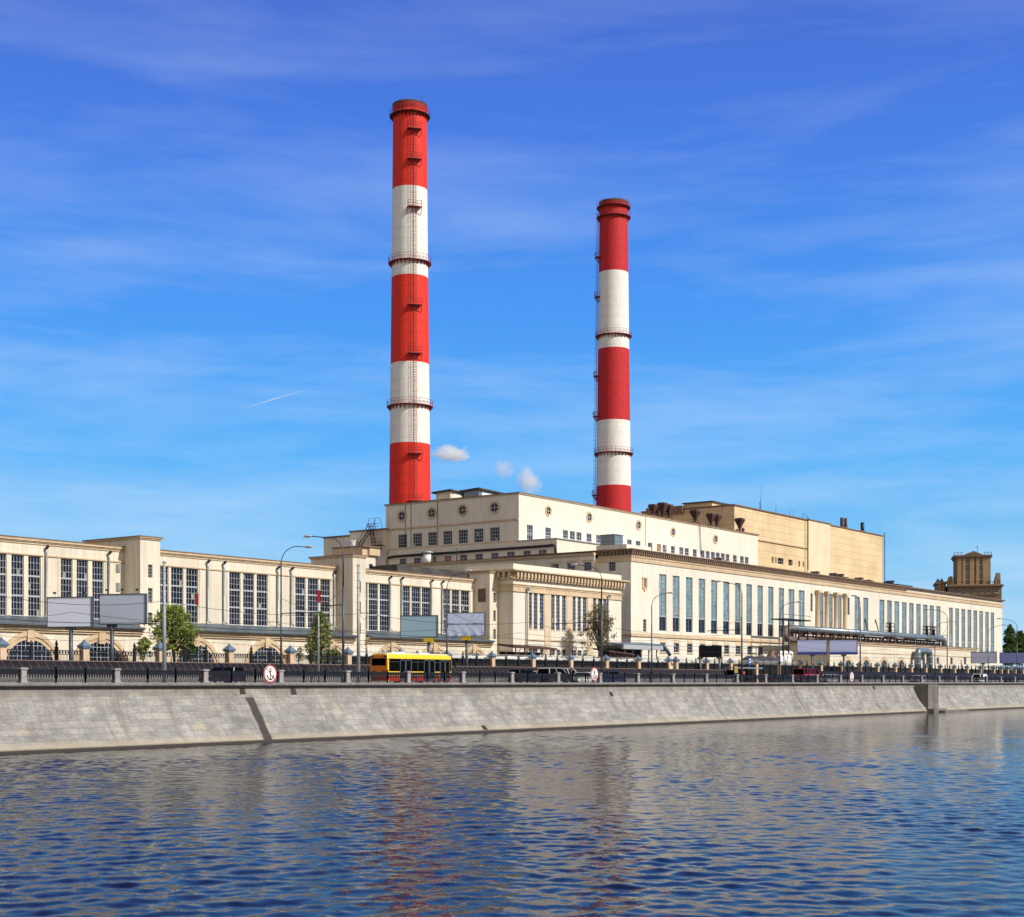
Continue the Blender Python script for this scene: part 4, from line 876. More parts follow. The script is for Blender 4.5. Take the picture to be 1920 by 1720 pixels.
mb.box(X - .4, X + 15, y0 - .4, y1 + .4, zt_ - .3, zt_); mb.build('roof_house', ['panels', 'roofdark'], ob)
mb = MB(); y0, y1 = YU(1283, X), YU(1215, X); mb.box(X - 1, X + 6, y0, y1, zo - 1, zo + .9); mb.build('parapet', 'brickold', ob)
for u, vt, vb, w, l in ((1578.5, 971, 989, 6.5, 'left one of the two touching rusty stacks on the ochre block'), (1585.5, 972, 989, 6, 'right one of the two touching rusty stacks on the ochre block'), (1617, 980, 996, 7, 'separate dark stack near the right end of the ochre block')):
    Y = YO + 3; x = XU(u, Y); r = w / 2 * (x * CT + Y * ST) / F_PX; t = thing('roof_stack', (x, Y, zo), l, 'chimney stack', 'short rusty stacks on the ochre block')
    mb = MB(); z1 = ZF(u, vt, Y); mb.lathe(x, Y, [(r, zo - .2), (r, z1), (r * .8, z1), (r * .8, z1 - .6)], 14); mb.build('shaft', 'rust' if u != 1617 else 'iron', t)
    mb = MB(); mb.lathe(x, Y, [(r * 1.6, zo - .1), (r * 1.6, zo + .8), (r * 1.02, zo + 1.2)], 14); mb.build('collar', 'rust', t)
for u, v0, v1, l in ((1426, 955, 911, 'tall lattice aerial at the left of the ochre block roof'), (1455, 960, 945, 'short thin aerial in the middle of the ochre block roof'), (1481, 965, 953, 'left of two short thin rods before the wall ladder'), (1486, 966, 955, 'leaning right one of two short thin rods before the wall ladder')):
    Y = YO + 4; x = XU(u, Y); t = thing('aerial', (x, Y, zo), l, 'antenna'); z1 = ZF(u, v1, Y); lean = 1.2 if u == 1486 else .4 if u == 1426 else 0
    mb = MB(); mb.path([(x, Y, zo), (x + lean, Y, z1)], [.10, .03], 6); mb.build('rod', 'lampgrey', t)
    if u == 1426:
        mb = MB(); h = (z1 - zo) * .45
        mb.path([(x - .5, Y, zo), (x - .5, Y, zo + h)], .06, 5)
        for k in range(8): z = zo + h * k / 8; mb.path([(x - .5, Y, z), (x, Y, z + h / 8)], .04, 4)
        mb.build('lattice', 'lampgrey', t)

# roof clutter on the turbine hall
ci = [(1353, 6, 10, 'iron'), (1362, 4, 6, 'rust'), (1535, 8, 9.5, 'rust'), (1568, 3.5, 11, 'iron'), (1581, 8, 11, 'rust'), (1589, 6, 6, 'rust'), (1617, 9, 9, 'iron'), (1632, 5, 7, 'iron'), (1637, 5, 6, 'rust')]
lc = ['small dark box on the long roof just left of the ochre wall', 'low rusty box beside the small dark roof box', 'rusty square vent on the long roof below the pale panel strip', 'slim dark post on the long roof before the ochre wall', 'rusty bin shaped roof unit left of a lower one', 'lower rusty roof unit right of a taller one', 'wide dark roof unit near the right end of the ochre wall', 'narrow dark box at the right end of the ochre wall', 'last low rusty box before the ochre wall ends']
for (u, w, h, m), l in zip(ci, lc):
    Y = YTH + 2.5; x = XU(u, Y); k = (x * CT + Y * ST) / F_PX; boxthing('roof_box', x - w * k * .6, x + w * k * .6, Y, Y + 1.6, zc1 + .02, zc1 + .1 + h * k, m, l, 'roof equipment', lip='soffit')
hv = thing('roof_hood', (XU(1672, YTH + 3), YTH + 3, zc1), 'slanted dark hood vent on the long roof right of the ochre block', 'vent')
x = XU(1671, YTH + 3); k = .115; mb = MB(); mb.prism([(x - 1.2, YTH + 3, zc1), (x + 1.4, YTH + 3, zc1), (x + 1.9, YTH + 3, zc1 + 1.7), (x - .3, YTH + 3, zc1 + 1.1)], [(x - 1.2, YTH + 5, zc1), (x + 1.4, YTH + 5, zc1), (x + 1.9, YTH + 5, zc1 + 1.7), (x - .3, YTH + 5, zc1 + 1.1)]); mb.build('hood', 'iron', hv)
mb = MB(); mb.path([(x - 1, YTH + 2.9, zc1), (x + 1.9, YTH + 2.9, zc1 + 1.6)], .06, 5); mb.build('brace', 'rust', hv)
Y = YTH + 4; boxthing('roof_walkway', XU(1682, Y), XU(1711, Y), Y, Y + 2.2, zc1 + .02, zc1 + 1.15, 'iron', 'long low dark walkway box on the roof before the brown tower', 'roof equipment')
vent_pipe(XU(1408, YB - 1), YB + 1.0, zbt, 1.3, .3, 'iron', 'short dark pipe at the right corner of the tall cream block', 'vent')

# ------------------------------------------------------------------ chimneys
M['chimrim'] = mat('chimney_rim', (.40, .016, .012), .85, var=.3, vscale=.8)
def chimney(u, uR, Y, vt, bands, wt, wb, vb, red, lad, galleries, plats, label):
    x = XU(u, Y); D = x * CT + Y * ST; k = D / F_PX
    zz = lambda v: EYE + (HOR - v) * (D - (wt + wb) / 4 * k) / F_PX        # the near edge is what shows
    rt, rb = wt / 2 * k, wb / 2 * k; zt, zb_ = zz(vt), zz(vb)
    rad = lambda z: rt + (rb - rt) * (((zt - z) / (zt - zb_)) ** 1.15 if z <= zt else 0)
    t = thing('chimney', (x, Y, G), label, 'chimney', 'red and white striped power station chimneys')
    def shell(name, z0, z1, m):
        n = 64; me = bpy.data.meshes.new(name); vs, fs, uv = [], [], []; zs_ = [z0 + (z1 - z0) * i / max(1, math.ceil((z1 - z0) / 4)) for i in range(max(1, math.ceil((z1 - z0) / 4)) + 1)]
        for z in zs_:
            for i in range(n + 1): a = 2 * math.pi * i / n; vs.append((rad(z) * math.cos(a), rad(z) * math.sin(a), z - G)); uv.append((a, z))
        for j in range(len(zs_) - 1):
            for i in range(n): b_ = j * (n + 1) + i; fs.append((b_, b_ + 1, b_ + n + 2, b_ + n + 1))
        me.from_pydata(vs, [], fs); ul = me.uv_layers.new(name='UVMap')
        for lp in me.loops: ul.data[lp.index].uv = uv[lp.vertex_index]
        for p in me.polygons: p.use_smooth = True
        me.materials.append(M[m]); o = bpy.data.objects.new(name, me); col.objects.link(o); o.parent = t; return o
    zs_ = [zz(v) for v in bands] + [G]; top = zt
    for i, z in enumerate(zs_): shell('shaft_band', z, top, red if i % 2 == 0 else 'chwhite'); top = z
    mb = MB(); mb.lathe(x, Y, [(rt + .05, zt - 1.5), (rt + .12, zt - 1.1), (rt + .12, zt - .45)], 48, caps=False); mb.cm = 1; mb.lathe(x, Y, [(rt + .13, zt - .45), (rt + .13, zt), (rt - .45, zt + .05), (rt - .5, zt - 3)], 48, caps=False); mb.build('rim', ['chimrim', 'rust'], t)
    for v, dk in galleries:
        z = zz(v); r = rad(z); n = 28; g = MB()
        g.lathe(x, Y, [(r + .02, z - .12), (r + .72, z - .10), (r + .72, z + .02), (r + .02, z + .02)], 48, caps=False)
        for i in range(n):
            a = 2 * math.pi * i / n; ca, sa = math.cos(a), math.sin(a); w = .06
            P = lambda rr_, zz_, s_: (x + ca * rr_ - sa * w * s_, Y + sa * rr_ + ca * w * s_, zz_)
            g.prism([P(r + .02, z - .12, -1), P(r + .68, z - .10, -1), P(r + .02, z - .95, -1)], [P(r + .02, z - .12, 1), P(r + .68, z - .10, 1), P(r + .02, z - .95, 1)])
        go = g.build('gallery', dk, t); rl = MB()
        for h in (.62, 1.2):
            rl.path([(x + (r + .68) * math.cos(2 * math.pi * i / 40), Y + (r + .68) * math.sin(2 * math.pi * i / 40), z + h) for i in range(41)], .035, 5)
        for i in range(n): a = 2 * math.pi * i / n; rl.path([(x + (r + .68) * math.cos(a), Y + (r + .68) * math.sin(a), z), (x + (r + .68) * math.cos(a), Y + (r + .68) * math.sin(a), z + 1.2)], .03, 4)
        rl.build('gallery_rail', 'chrail', go)
    # ladder with a safety cage, at bearing lad
    ca, sa = math.cos(lad), math.sin(lad); l = MB(); step = 1.0; z = G + 2; L_, R_ = [], []
    tx, ty = -sa, ca
    nz = int((zt - G - 3) / 2)
    for i in range(nz + 1):
        z = G + 2 + i * 2.0; r = rad(z) + .35; L_.append((x + ca * r - tx * .3, Y + sa * r - ty * .3, z)); R_.append((x + ca * r + tx * .3, Y + sa * r + ty * .3, z))
    l.path(L_, .045, 4); l.path(R_, .045, 4)
    for a, b in zip(L_, R_):
        for k_ in range(4): l.path([(a[0], a[1], a[2] + k_ * .5), (b[0], b[1], b[2] + k_ * .5)], .035, 3)
    for a, b in zip(L_, R_):
        c = ((a[0] + b[0]) / 2, (a[1] + b[1]) / 2)
        for k_ in (0, 1): l.path([(c[0] + tx * .42 * math.cos(q) + ca * .55 * math.sin(q), c[1] + ty * .42 * math.cos(q) + sa * .55 * math.sin(q), a[2] + k_) for q in [math.pi * j / 6 for j in range(7)]], .022, 3)
    for s_ in (-.38, 0, .38):
        l.path([((a[0] + b[0]) / 2 + tx * s_ + ca * (.55 if s_ == 0 else .30), (a[1] + b[1]) / 2 + ty * s_ + sa * (.55 if s_ == 0 else .30), a[2]) for a, b in zip(L_, R_)], .02, 3)
    l.build('ladder', 'chrail', t)
    for v in plats:
        z = zz(v); r = rad(z); p = MB(); W = 1.45 if len(plats) > 4 and lad > -2.6 else 1.0
        Q = lambda d, w, h: (x + ca * (r + d) + tx * w, Y + sa * (r + d) + ty * w, z + h)
        p.loft([[Q(-.3, -W, h), Q(-.3, W, h), Q(1.0, W, h), Q(1.0, -W, h)] for h in (-.14, 0)])
        for h in (.55, 1.1): p.path([Q(.0, -W, h), Q(1.0, -W, h), Q(1.0, W, h), Q(.0, W, h)], .045, 4)
        for w in (-W, -W / 3, W / 3, W): p.path([Q(1.0, w, 0), Q(1.0, w, 1.1)], .04, 4); p.path([Q(.9, w, -.1), Q(-.1, w, -1.4)], .07, 4)
        p.build('ladder_platform', 'chrail', t)
    m_ = MB()
    for i in range(5): a = lad + .5 + i * 1.25; m_.path([(x + (rt + .2) * math.cos(a), Y + (rt + .2) * math.sin(a), zt - .5), (x + (rt + .2) * math.cos(a), Y + (rt + .2) * math.sin(a), zt + .9)], .03, 4)
    m_.build('lightning_rod', 'iron', t)
# bearing of the viewer from the chimneys is about -(CT, ST)
back = math.atan2(-ST, -CT)
chimney(768.5, 0, 198.6, 184.5, [346, 513, 677, 829], 63, 78, 940, 'chred', back + .30, [(206, 'soot'), (485, 'chrail'), (757, 'chrail')], [240, 297, 387, 571, 662, 850, 939], 'left and taller striped chimney, bright red and white with a ladder down its front')
chimney(1150.5, 0, 198.6, 371, [505, 650, 786, 909], 53, 66, 955, 'chred2', back - 1.42, [(381, 'chrail'), (400, 'chrail'), (624.5, 'chrail'), (847, 'chrail')], [475, 550, 700, 776, 925], 'right and lower striped chimney, crimson and white with a ladder on its left edge')

# ------------------------------------------------------------------ steam puffs
def puff(name, u, v, Y, w, h, label, dens, seed, tilt=0, dep=None):
    x = XU(u, Y); D = x * CT + Y * ST; k = D / F_PX; z = ZV(v, x, Y)
    bm = bmesh.new(); bmesh.ops.create_icosphere(bm, subdivisions=3, radius=1.0); me = bpy.data.meshes.new(name); bm.to_mesh(me); bm.free()
    o = bpy.data.objects.new(name, me); col.objects.link(o); o.location = (x, Y, z); o.scale = (w * k / 2, (dep or w) * k / 2, h * k / 2); o.rotation_euler = (0, tilt, math.atan2(-CT, ST))
    m = bpy.data.materials.new('steam'); m.use_nodes = True; nt = m.node_tree; nt.nodes.remove(nt.nodes['Principled BSDF']); L = nt.links.new
    pv = N(nt, 'ShaderNodeVolumePrincipled'); pv.inputs['Color'].default_value = (1, 1, 1, 1); pv.inputs['Anisotropy'].default_value = 0
    t = N(nt, 'ShaderNodeTexCoord'); ln = N(nt, 'ShaderNodeVectorMath', operation='LENGTH'); L(t.outputs['Object'], ln.inputs[0])
    n = N(nt, 'ShaderNodeTexNoise'); n.inputs['Scale'].default_value = 1.6; n.inputs['Detail'].default_value = 5; va = N(nt, 'ShaderNodeVectorMath', operation='ADD'); L(t.outputs['Object'], va.inputs[0]); va.inputs[1].default_value = (seed, 0, 0); L(va.outputs[0], n.inputs['Vector'])
    a = N(nt, 'ShaderNodeMath', operation='SUBTRACT'); a.inputs[0].default_value = 1.0; L(ln.outputs['Value'], a.inputs[1])
    b_ = N(nt, 'ShaderNodeMath', operation='MULTIPLY_ADD'); L(n.outputs['Fac'], b_.inputs[0]); b_.inputs[1].default_value = 1.7; b_.inputs[2].default_value = -.92
    c = N(nt, 'ShaderNodeMath', operation='ADD'); L(a.outputs[0], c.inputs[0]); L(b_.outputs[0], c.inputs[1])
    d = N(nt, 'ShaderNodeMath', operation='MULTIPLY', use_clamp=False); mxn = N(nt, 'ShaderNodeMath', operation='MAXIMUM'); L(c.outputs[0], mxn.inputs[0]); mxn.inputs[1].default_value = 0
    L(mxn.outputs[0], d.inputs[0]); d.inputs[1].default_value = dens; L(d.outputs[0], pv.inputs['Density']); L(pv.outputs[0], nt.nodes['Material Output'].inputs['Volume'])
    me.materials.append(m); tag(o, label, 'steam')
puff('steam_puff', 845, 851, 205, 80, 38, 'flat white puff of steam just right of the left chimney', .75, 3.1)
puff('steam_puff', 992, 902, 190, 50, 68, 'slanting white puff of steam rising behind the cream block roof', .55, 8.3, R(-22))
puff('contrail', 519, 747, 2400, 160, 3.4, 'thin slanting vapour trail high in the sky left of the left chimney', .5, 2.2, R(-17), dep=3.4)
puff('steam_puff', 945, 880, 200, 46, 40, 'faint wisp of steam between the two white puffs', .28, 5.7)

# ------------------------------------------------------------------ brown apartment tower far right
YX_ = 205.0; ax = XU(1825, YX_); aD = ax * CT + YX_ * ST; kk = aD / F_PX
face = math.atan2(-YX_, -ax) + R(4.5)          # bearing its front looks to
at = thing('apartment_tower', (ax, YX_, G), 'brown brick apartment tower with a pediment and corner turrets beyond the long hall', 'building', rz=face + R(90))
def AZ(v): return EYE + (HOR - v) * kk - G
def AXp(u): return (u - 1825) * kk
def abx(name, u0, u1, v0, v1, y0, y1, m, par=at):
    mb = MB(); mb.box(AXp(u0), AXp(u1), y0, y1, AZ(v0), AZ(v1)); return mb.build(name, m, par, local=True)
def awin(par, u0, u1, v0, v1, y, nc=2, nr=2):
    f = MB(); x0, x1, z0, z1 = AXp(u0), AXp(u1), AZ(v1), AZ(v0); f.box(x0 - .15, x1 + .15, y - .22, y - .01, z0 - .3, z0)
    for i in range(nc + 1): a = x0 + (x1 - x0) * i / nc; f.box(a - .06, a + .06, y - .10, y - .004, z0, z1)
    for j in range(nr + 1): z = z0 + (z1 - z0) * j / nr; f.box(x0, x1, y - .09, y - .004, z - .06, z + .06)
    fo = f.build('window', 'frame', par, local=True); g = MB(); g.poly([(x0, y - .03, z0), (x1, y - .03, z0), (x1, y - .03, z1), (x0, y - .03, z1)]); g.build('pane', 'glass', fo, local=True)
abx('tower_wall', 1793, 1856, 1140, 1044, 0, 14, 'brickold'); abx('cornice', 1789, 1859, 1044, 1041, -1.0, 15, 'soffit'); abx('cornice', 1791, 1857.5, 1047, 1044, -.5, 14.5, 'soffit')
mb = MB(); mb.prism([(AXp(1806), -.9, AZ(1041)), (AXp(1842.5), -.9, AZ(1041)), (AXp(1825.5), -.9, AZ(1033.5))], [(AXp(1806), 4, AZ(1041)), (AXp(1842.5), 4, AZ(1041)), (AXp(1825.5), 4, AZ(1033.5))]); mb.cm = 1
mb.prism([(AXp(1811), -1.0, AZ(1040)), (AXp(1837.5), -1.0, AZ(1040)), (AXp(1825), -1.0, AZ(1035))], [(AXp(1811), -.9, AZ(1040)), (AXp(1837.5), -.9, AZ(1040)), (AXp(1825), -.9, AZ(1035))]); mb.build('pediment', ['soffit', 'brickold'], at, local=True)
M['sandbrick'] = mat('sand_brick', (.36, .245, .135), .85, var=.15, vscale=.3, grain=.1)
for u0, u1 in ((1796, 1803.5), (1805.5, 1811), (1818.5, 1826.5), (1830, 1835.5), (1842, 1855)): abx('pilaster', u0, u1, 1100, 1047.2, -.5, -.002, 'sandbrick')
for v in (1049.5, 1063.5, 1077.5, 1091.5):
    for u in (1811.8, 1835.8): awin(at, u, u + 5, v, v + 8.5, 0)
mb = MB()
for i in range(12):
    u = 1791 + 66 * i / 11; mb.box(AXp(u) - .12, AXp(u) + .12, -.8, -.6, AZ(1041), AZ(1035.5 if abs(u - 1825) > 17 else 1040))
mb.box(AXp(1791), AXp(1808), -.78, -.62, AZ(1037), AZ(1036.4)); mb.box(AXp(1843), AXp(1857), -.78, -.62, AZ(1037), AZ(1036.4)); mb.build('roof_railing', 'brickold', at, local=True)
mb = MB(); mb.path([(AXp(1834), 5, AZ(1041)), (AXp(1834), 5, AZ(1024))], .08, 5); mb.build('roof_aerial', 'iron', at, local=True)
mb = MB(); mb.lathe(AXp(1835), 5, [(.1, AZ(1024.2)), (.75, AZ(1023)), (.75, AZ(1022.4)), (.1, AZ(1021.2))], 12); mb.build('roof_beacon', 'white', at, local=True)
abx('lower_wall', 1779, 1873.5, 1180, 1101.5, -5, 18, 'brickold'); abx('lower_cornice', 1776, 1877, 1101.5, 1098.8, -6.2, 19, 'soffit'); abx('terrace_coping', 1779, 1874, 1098.8, 1097.6, -6, 18, 'sandbrick')
for k in range(7):
    u = 1783 + k * 13; awin(at, u, u + 6, 1106, 1113, -5); abx('stone_course', u - 3, u + 9, 1116.5, 1115.3, -5.4, -5.002, 'sandbrick')
abx('side_wing', 1759.5, 1776, 1170, 1091.5, 2, 20, 'brickold'); abx('side_wing_cornice', 1757.3, 1777.5, 1093.5, 1089.5, 1, 21, 'soffit')
for u0, u1 in ((1763, 1767), (1769.5, 1773)): abx('side_pilaster', u0, u1, 1115, 1094, 1.5, 1.998, 'sandbrick')
for u in (1762.5, 1769.5):
    mb = MB(); mb.lathe(AXp(u), 6, [(.9, AZ(1089.5)), (.7, AZ(1086)), (.25, AZ(1083.5)), (.05, AZ(1081))], 10); mb.build('finial', 'capblue', at, local=True)
mb = MB()
for u0, u1, v in ((1863, 1872.5, 1088), (1864, 1872.3, 1083), (1865.5, 1872, 1079)): mb.box(AXp(u0), AXp(u1), -3, 4, AZ(1098), AZ(v))
mb.build('turret', 'sandbrick', at, local=True); mb = MB()
for u in (1867, 1871.3): mb.lathe(AXp(u), 0, [(.7, AZ(1079)), (.4, AZ(1077)), (.5, AZ(1076)), (.05, AZ(1074.5))], 8)
mb.build('turret_finial', 'brickold', at, local=True)
mb = MB()
for u0, u1, v in ((1779, 1790, 1086), (1780.5, 1788, 1081.5), (1782.5, 1786, 1080)): mb.box(AXp(u0), AXp(u1), -1, 6, AZ(1098), AZ(v))
mb.build('turret', 'brickold', at, local=True)
mb = MB(); mb.box(AXp(1796), AXp(1862), -5.7, -5.6, AZ(1093), AZ(1092.3))
for i in range(14): u = 1796 + 66 * i / 13; mb.box(AXp(u) - .08, AXp(u) + .08, -5.7, -5.6, AZ(1097.6), AZ(1092.3))
mb.build('terrace_railing', 'iron', at, local=True)
# ------------------------------------------------------------------ low annex in front of the turbine hall, with arches and pipes
YF2 = 122.3; FX0, FX1 = XU(1556, YF2), XU(1831, YF2); zf = ZF(1660, 1206.5, YF2)
an = thing('arched_annex', ((FX0 + FX1) / 2, YF2, G), 'low cream annex with small arched windows in front of the long hall', 'building')
YBK = YTH - 1.0
sw = [(XU(u - 2.2, YF2), XU(u + 2.2, YF2), ZF(u, 1246, YF2), ZF(u, 1233, YF2)) for u in (1758.4, 1784, 1809.5)]
mb = MB(); facade(mb, 'x', YF2, FX0, FX1, G, zf - .1, sw, .25)
for x in (FX0, FX1): mb.poly([(x, YF2, G), (x, YBK, G), (x, YBK, zf - .1), (x, YF2, zf - .1)])
mb.poly([(FX0, YF2, zf - .12), (FX1, YF2, zf - .12), (FX1, YBK, zf - .12), (FX0, YBK, zf - .12)]); mb.build('wall', 'cream', an)
for h in sw: window(an, 'x', YF2, *h, 2, 3, dep=.25, bar=.06, edge=.06)
mb = MB(); mb.box(FX0 - .35, FX1 + .35, YF2 - .35, YBK, zf - .3, zf - .05); mb.box(FX0 - .15, FX1 + .15, YF2 - .15, YF2 - .002, zf - .75, zf - .3); mb.box(FX0 - .15, FX0 - .002, YF2, YBK, zf - .75, zf - .3)
mb.cm = 1; mb.box(FX0 - .45, FX1 + .45, YF2 - .45, YBK, zf - .05, zf + .06); mb.build('cornice', ['trim', 'soffit'], an)
mb = MB(); mb.box(FX0, FX1, YF2 - .06, YF2 - .002, zf - 2.3, zf - 2.1); mb.build('string_course', 'trim', an)
for u in (1590, 1623.5, 1657, 1689):
    c = XU(u, YF2); f = MB(); n = 20; ri, ro = 1.95, 2.75; zc_ = ZF(u, 1238 if u < 1700 else 1236, YF2) - ri
    def arc(rad, y): return [(c + rad * math.cos(math.pi * k / n), y, zc_ + rad * math.sin(math.pi * k / n)) for k in range(n + 1)]
    f.loft([arc(ri, YF2 - .001), arc(ri, YF2 - .12), arc(ro, YF2 - .12), arc(ro, YF2 - .001)], caps=False, closed=False)
    for s_ in (-1, 1): f.box(c + s_ * ri, c + s_ * ro, YF2 - .12, YF2 - .001, G, zc_)
    f.cm = 1
    for i in (-3, -2, -1, 0, 1, 2, 3): a = i * .5; h = math.sqrt(max(0, ri * ri - a * a)); f.box(c + a - .03, c + a + .03, YF2 - .06, YF2 - .02, G, zc_ + h - .02)
    for z in (zc_ + .9, zc_ + .3, zc_ - .4): w_ = math.sqrt(max(0, (ri - .02) ** 2 - max(0, z - zc_) ** 2)); f.box(c - w_, c + w_, YF2 - .055, YF2 - .02, z - .03, z + .03)
    fo = f.build('arched_window', ['trim', 'frame'], an); g = MB(); g.poly([(c + ri, YF2 - .012, G)] + arc(ri, YF2 - .012) + [(c - ri, YF2 - .012, G)]); g.build('pane', 'glass', fo)
# heating main on trestles over the annex roof
YPI = 127.0
hm_ = thing('heating_main', (XU(1610, YPI), YPI, zf), 'long blue grey lagged heating pipe on trestles above the low annex', 'pipeline')
def pz(u, v): return (XU(u, YPI), YPI, ZF(u, v, YPI))
r_ = .66
a, b = pz(1481, 1177.5), pz(1766, 1198); zpi = (a[2] + b[2]) / 2
mb = MB(); mb.path([(XU(1480, YPI), YPI, zpi), (XU(1764, YPI), YPI, zpi), (XU(1769, YPI), YPI, zpi - .3), (XU(1770.5, YPI), YPI, zpi - 1.2), (XU(1770.5, YPI), YPI, zf)], r_, 16)
for u in (1500, 1530, 1560, 1586, 1600, 1640, 1676, 1718, 1742): x = XU(u, YPI); mb.path([(x, YPI, zpi), (x + .25, YPI, zpi)], r_ + .04, 16)
mb.build('main_pipe', 'steelblue', hm_)
zl2 = ZF(1478, 1199, YPI); x0 = XU(1480, YPI); hb = (zpi - zl2) / 2
mb = MB(); mb.path([(x0 + .2, YPI, zpi)] + [(x0 - 2.2 * math.sin(math.pi * k / 12), YPI, zpi - hb + hb * math.cos(math.pi * k / 12)) for k in range(13)] + [(XU(1530, YPI), YPI, zl2)], r_ * .95, 16); mb.build('return_bend', 'rustpipe', hm_)
mb = MB(); mb.path([(XU(1500, YPI + 1.3), YPI + 1.3, zpi - 1.5), (XU(1760, YPI + 1.3), YPI + 1.3, zpi - 1.5)], .35, 10); mb.build('lower_pipe', 'rustpipe', hm_)
for i in range(22):
    x = XU(1490, YPI) + i * 4.1
    if x > XU(1762, YPI): break
    mb = MB(); mb.box(x - .14, x + .14, YPI - 1.0, YPI - .75, zf - .05, zpi - .5); mb.box(x - .14, x + .14, YPI + 1.6, YPI + 1.85, zf - .05, zpi - .5); mb.box(x - .16, x + .16, YPI - 1.1, YPI + 1.9, zpi - r_ - .28, zpi - r_)
    mb.path([(x, YPI - .9, zf), (x + 1.6, YPI - .9, zpi - .7)], .06, 4); mb.build('trestle', 'rust', hm_)
for u0, u1, v in ((1617, 1653, 1193.5), (1677, 1690, 1195), (1715, 1731, 1198.5), (1741, 1752, 1200)):
    mb = MB(); z = zpi - .75; mb.box(XU(u0, YPI - 1.2), XU(u1, YPI - 1.2), YPI - 1.7, YPI - .8, z, z + .14); mb.build('walkway', 'frame', hm_)
for u, w in ((1669, 1.0), (1738, 1.1), (1750, .8)):
    x = XU(u, YPI); mb = MB()
    for sx in (-w, w):
        for sy in (-.7, .7): mb.path([(x + sx, YPI + sy, zpi - .5), (x + sx * .8, YPI + sy * .8, zpi + 2.7)], .07, 4)
    for z in (.9, 1.8, 2.6): mb.box(x - w, x + w, YPI - .7, YPI + .7, zpi + z, zpi + z + .12)
    mb.lathe(x, YPI, [(.35, zpi + .6), (.35, zpi + 1.8), (.15, zpi + 1.9), (.15, zpi + 2.5), (.5, zpi + 2.55), (.5, zpi + 2.65)], 10)
    mb.build('valve_tower', 'rust', hm_)
x0 = XU(1465, YPI - 1); mb = MB(); z = zpi + 1.5
mb.box(x0 - .3, x0 + 12, YPI - 1.6, YPI - 1.35, z, z + .25); mb.box(x0 - .3, x0 + 12, YPI + .75, YPI + 1, z, z + .25); [mb.box(x0 + q * 3.9, x0 + .2 + q * 3.9, YPI - 1.35, YPI + .75, z + .02, z + .22) for q in range(4)]; mb.path([(x0, YPI - 1.4, G), (x0, YPI - 1.4, z)], .22, 8); mb.path([(x0 + 2.4, YPI - 1.4, G), (x0 + 2.4, YPI - 1.4, z)], .16, 8)
for k in range(4): zz = G + 2 + k * 3; mb.box(x0, x0 + 2.4, YPI - 1.5, YPI - 1.3, zz, zz + .2)
mb.path([(x0 - .3, YPI - 1.6, z + 1), (x0 + 12, YPI - 1.6, z + 1)], .05, 4); mb.build('portal_frame', 'iron', hm_)
for u in (1628, 1648): x = XU(u, YPI + 2); mb = MB(); mb.path([(x, YPI + 2, zpi + .4), (x - 2.0, YPI + 2, zpi + 3.4), (x - 2.2, YPI + 2, zpi + 2.6)], .13, 5); mb.build('jib', 'rust', hm_)
# U shaped loop pipe before the annex
YU_ = 121.0; up = thing('loop_pipe', (XU(1731, YU_), YU_, G), 'tall upside down U of blue grey pipe before the low annex', 'pipe')
x0, x1 = XU(1720.5, YU_), XU(1743, YU_); zt = ZF(1731, 1221, YU_); c = 1.0; r_ = .72
mb = MB(); mb.path([(x0, YU_, G), (x0, YU_, zt - c)] + [(x0 + c - c * math.cos(q), YU_, zt - c + c * math.sin(q)) for q in [math.pi / 2 * k / 6 for k in range(1, 7)]] + [(x1 - c + c * math.sin(q), YU_, zt - c + c * math.cos(q)) for q in [math.pi / 2 * k / 6 for k in range(0, 7)]] + [(x1, YU_, G)], r_, 16); mb.build('pipe_loop', 'steelblue', up)
mb = MB()
for x in (x0, x1):
    for z in (zt - 1.4, zt - 3): mb.path([(x, YU_, z), (x, YU_, z + .2)], r_ + .05, 16)
mb.build('pipe_band', 'pipe', up)
# machinery beside the annex end
mc_ = thing('gas_plant', (XU(1460, 126), 126, G), 'cluster of white ducts and rusty filters left of the annex end wall', 'machinery')
def mx_(u): return XU(u, 126)
for u, m, w in ((1446, 'rustpipe', 1.1), (1453, 'rust', .9), (1460, 'white', 1.0), (1468, 'white', .85), (1476, 'foil', .9)):
    mb = MB(); z0, z1 = G, ZF(u, 1221.5, 126); x = mx_(u); mb.lathe(x, 126, [(w * .9, z0), (w * .9, z1 - 1), (w * .5, z1 - .4), (w * .5, z1 - .1)], 12); mb.path([(x, 126, z1 - .3), (x + .9, 126, z1 - .2), (x + 1.8, 126, z1 - .3), (x + 1.9, 126, z1 - 1.6)], .4, 8); mb.build('filter_vessel', m, mc_)
mb = MB(); mb.box(mx_(1444), mx_(1478), 125, 127, G, G + 1.2); mb.build('skid', 'iron', mc_)
# horizontal tank
M['tankdark'] = mat('dark_tank_paint', (.05, .042, .038), .45, var=.35, vscale=.8, c2=(.12, .095, .07), c2pos=.62)
tk = thing('storage_tank', (XU(1424, 124), 124, G), 'dark horizontal storage tank behind the bus stop', 'tank'); mb = MB(); xa_, xb_ = XU(1396, 124), XU(1452, 124); zc_ = ZF(1424, 1245, 124); rt_ = 1.35
mb.path([(xa_, 124, zc_), (xa_ + .35, 124, zc_), (xa_ + 1.2, 124, zc_), (xb_ - 1.2, 124, zc_), (xb_ - .35, 124, zc_), (xb_, 124, zc_)], [.3, rt_ * .75, rt_, rt_, rt_ * .75, .3], 20); mb.build('shell', 'tankdark', tk)
mb = MB()
for x in (xa_ + 2, xb_ - 2): mb.box(x - .2, x + .2, 123, 125, G, zc_ - rt_ * .7)
mb.build('saddle', 'iron', tk)
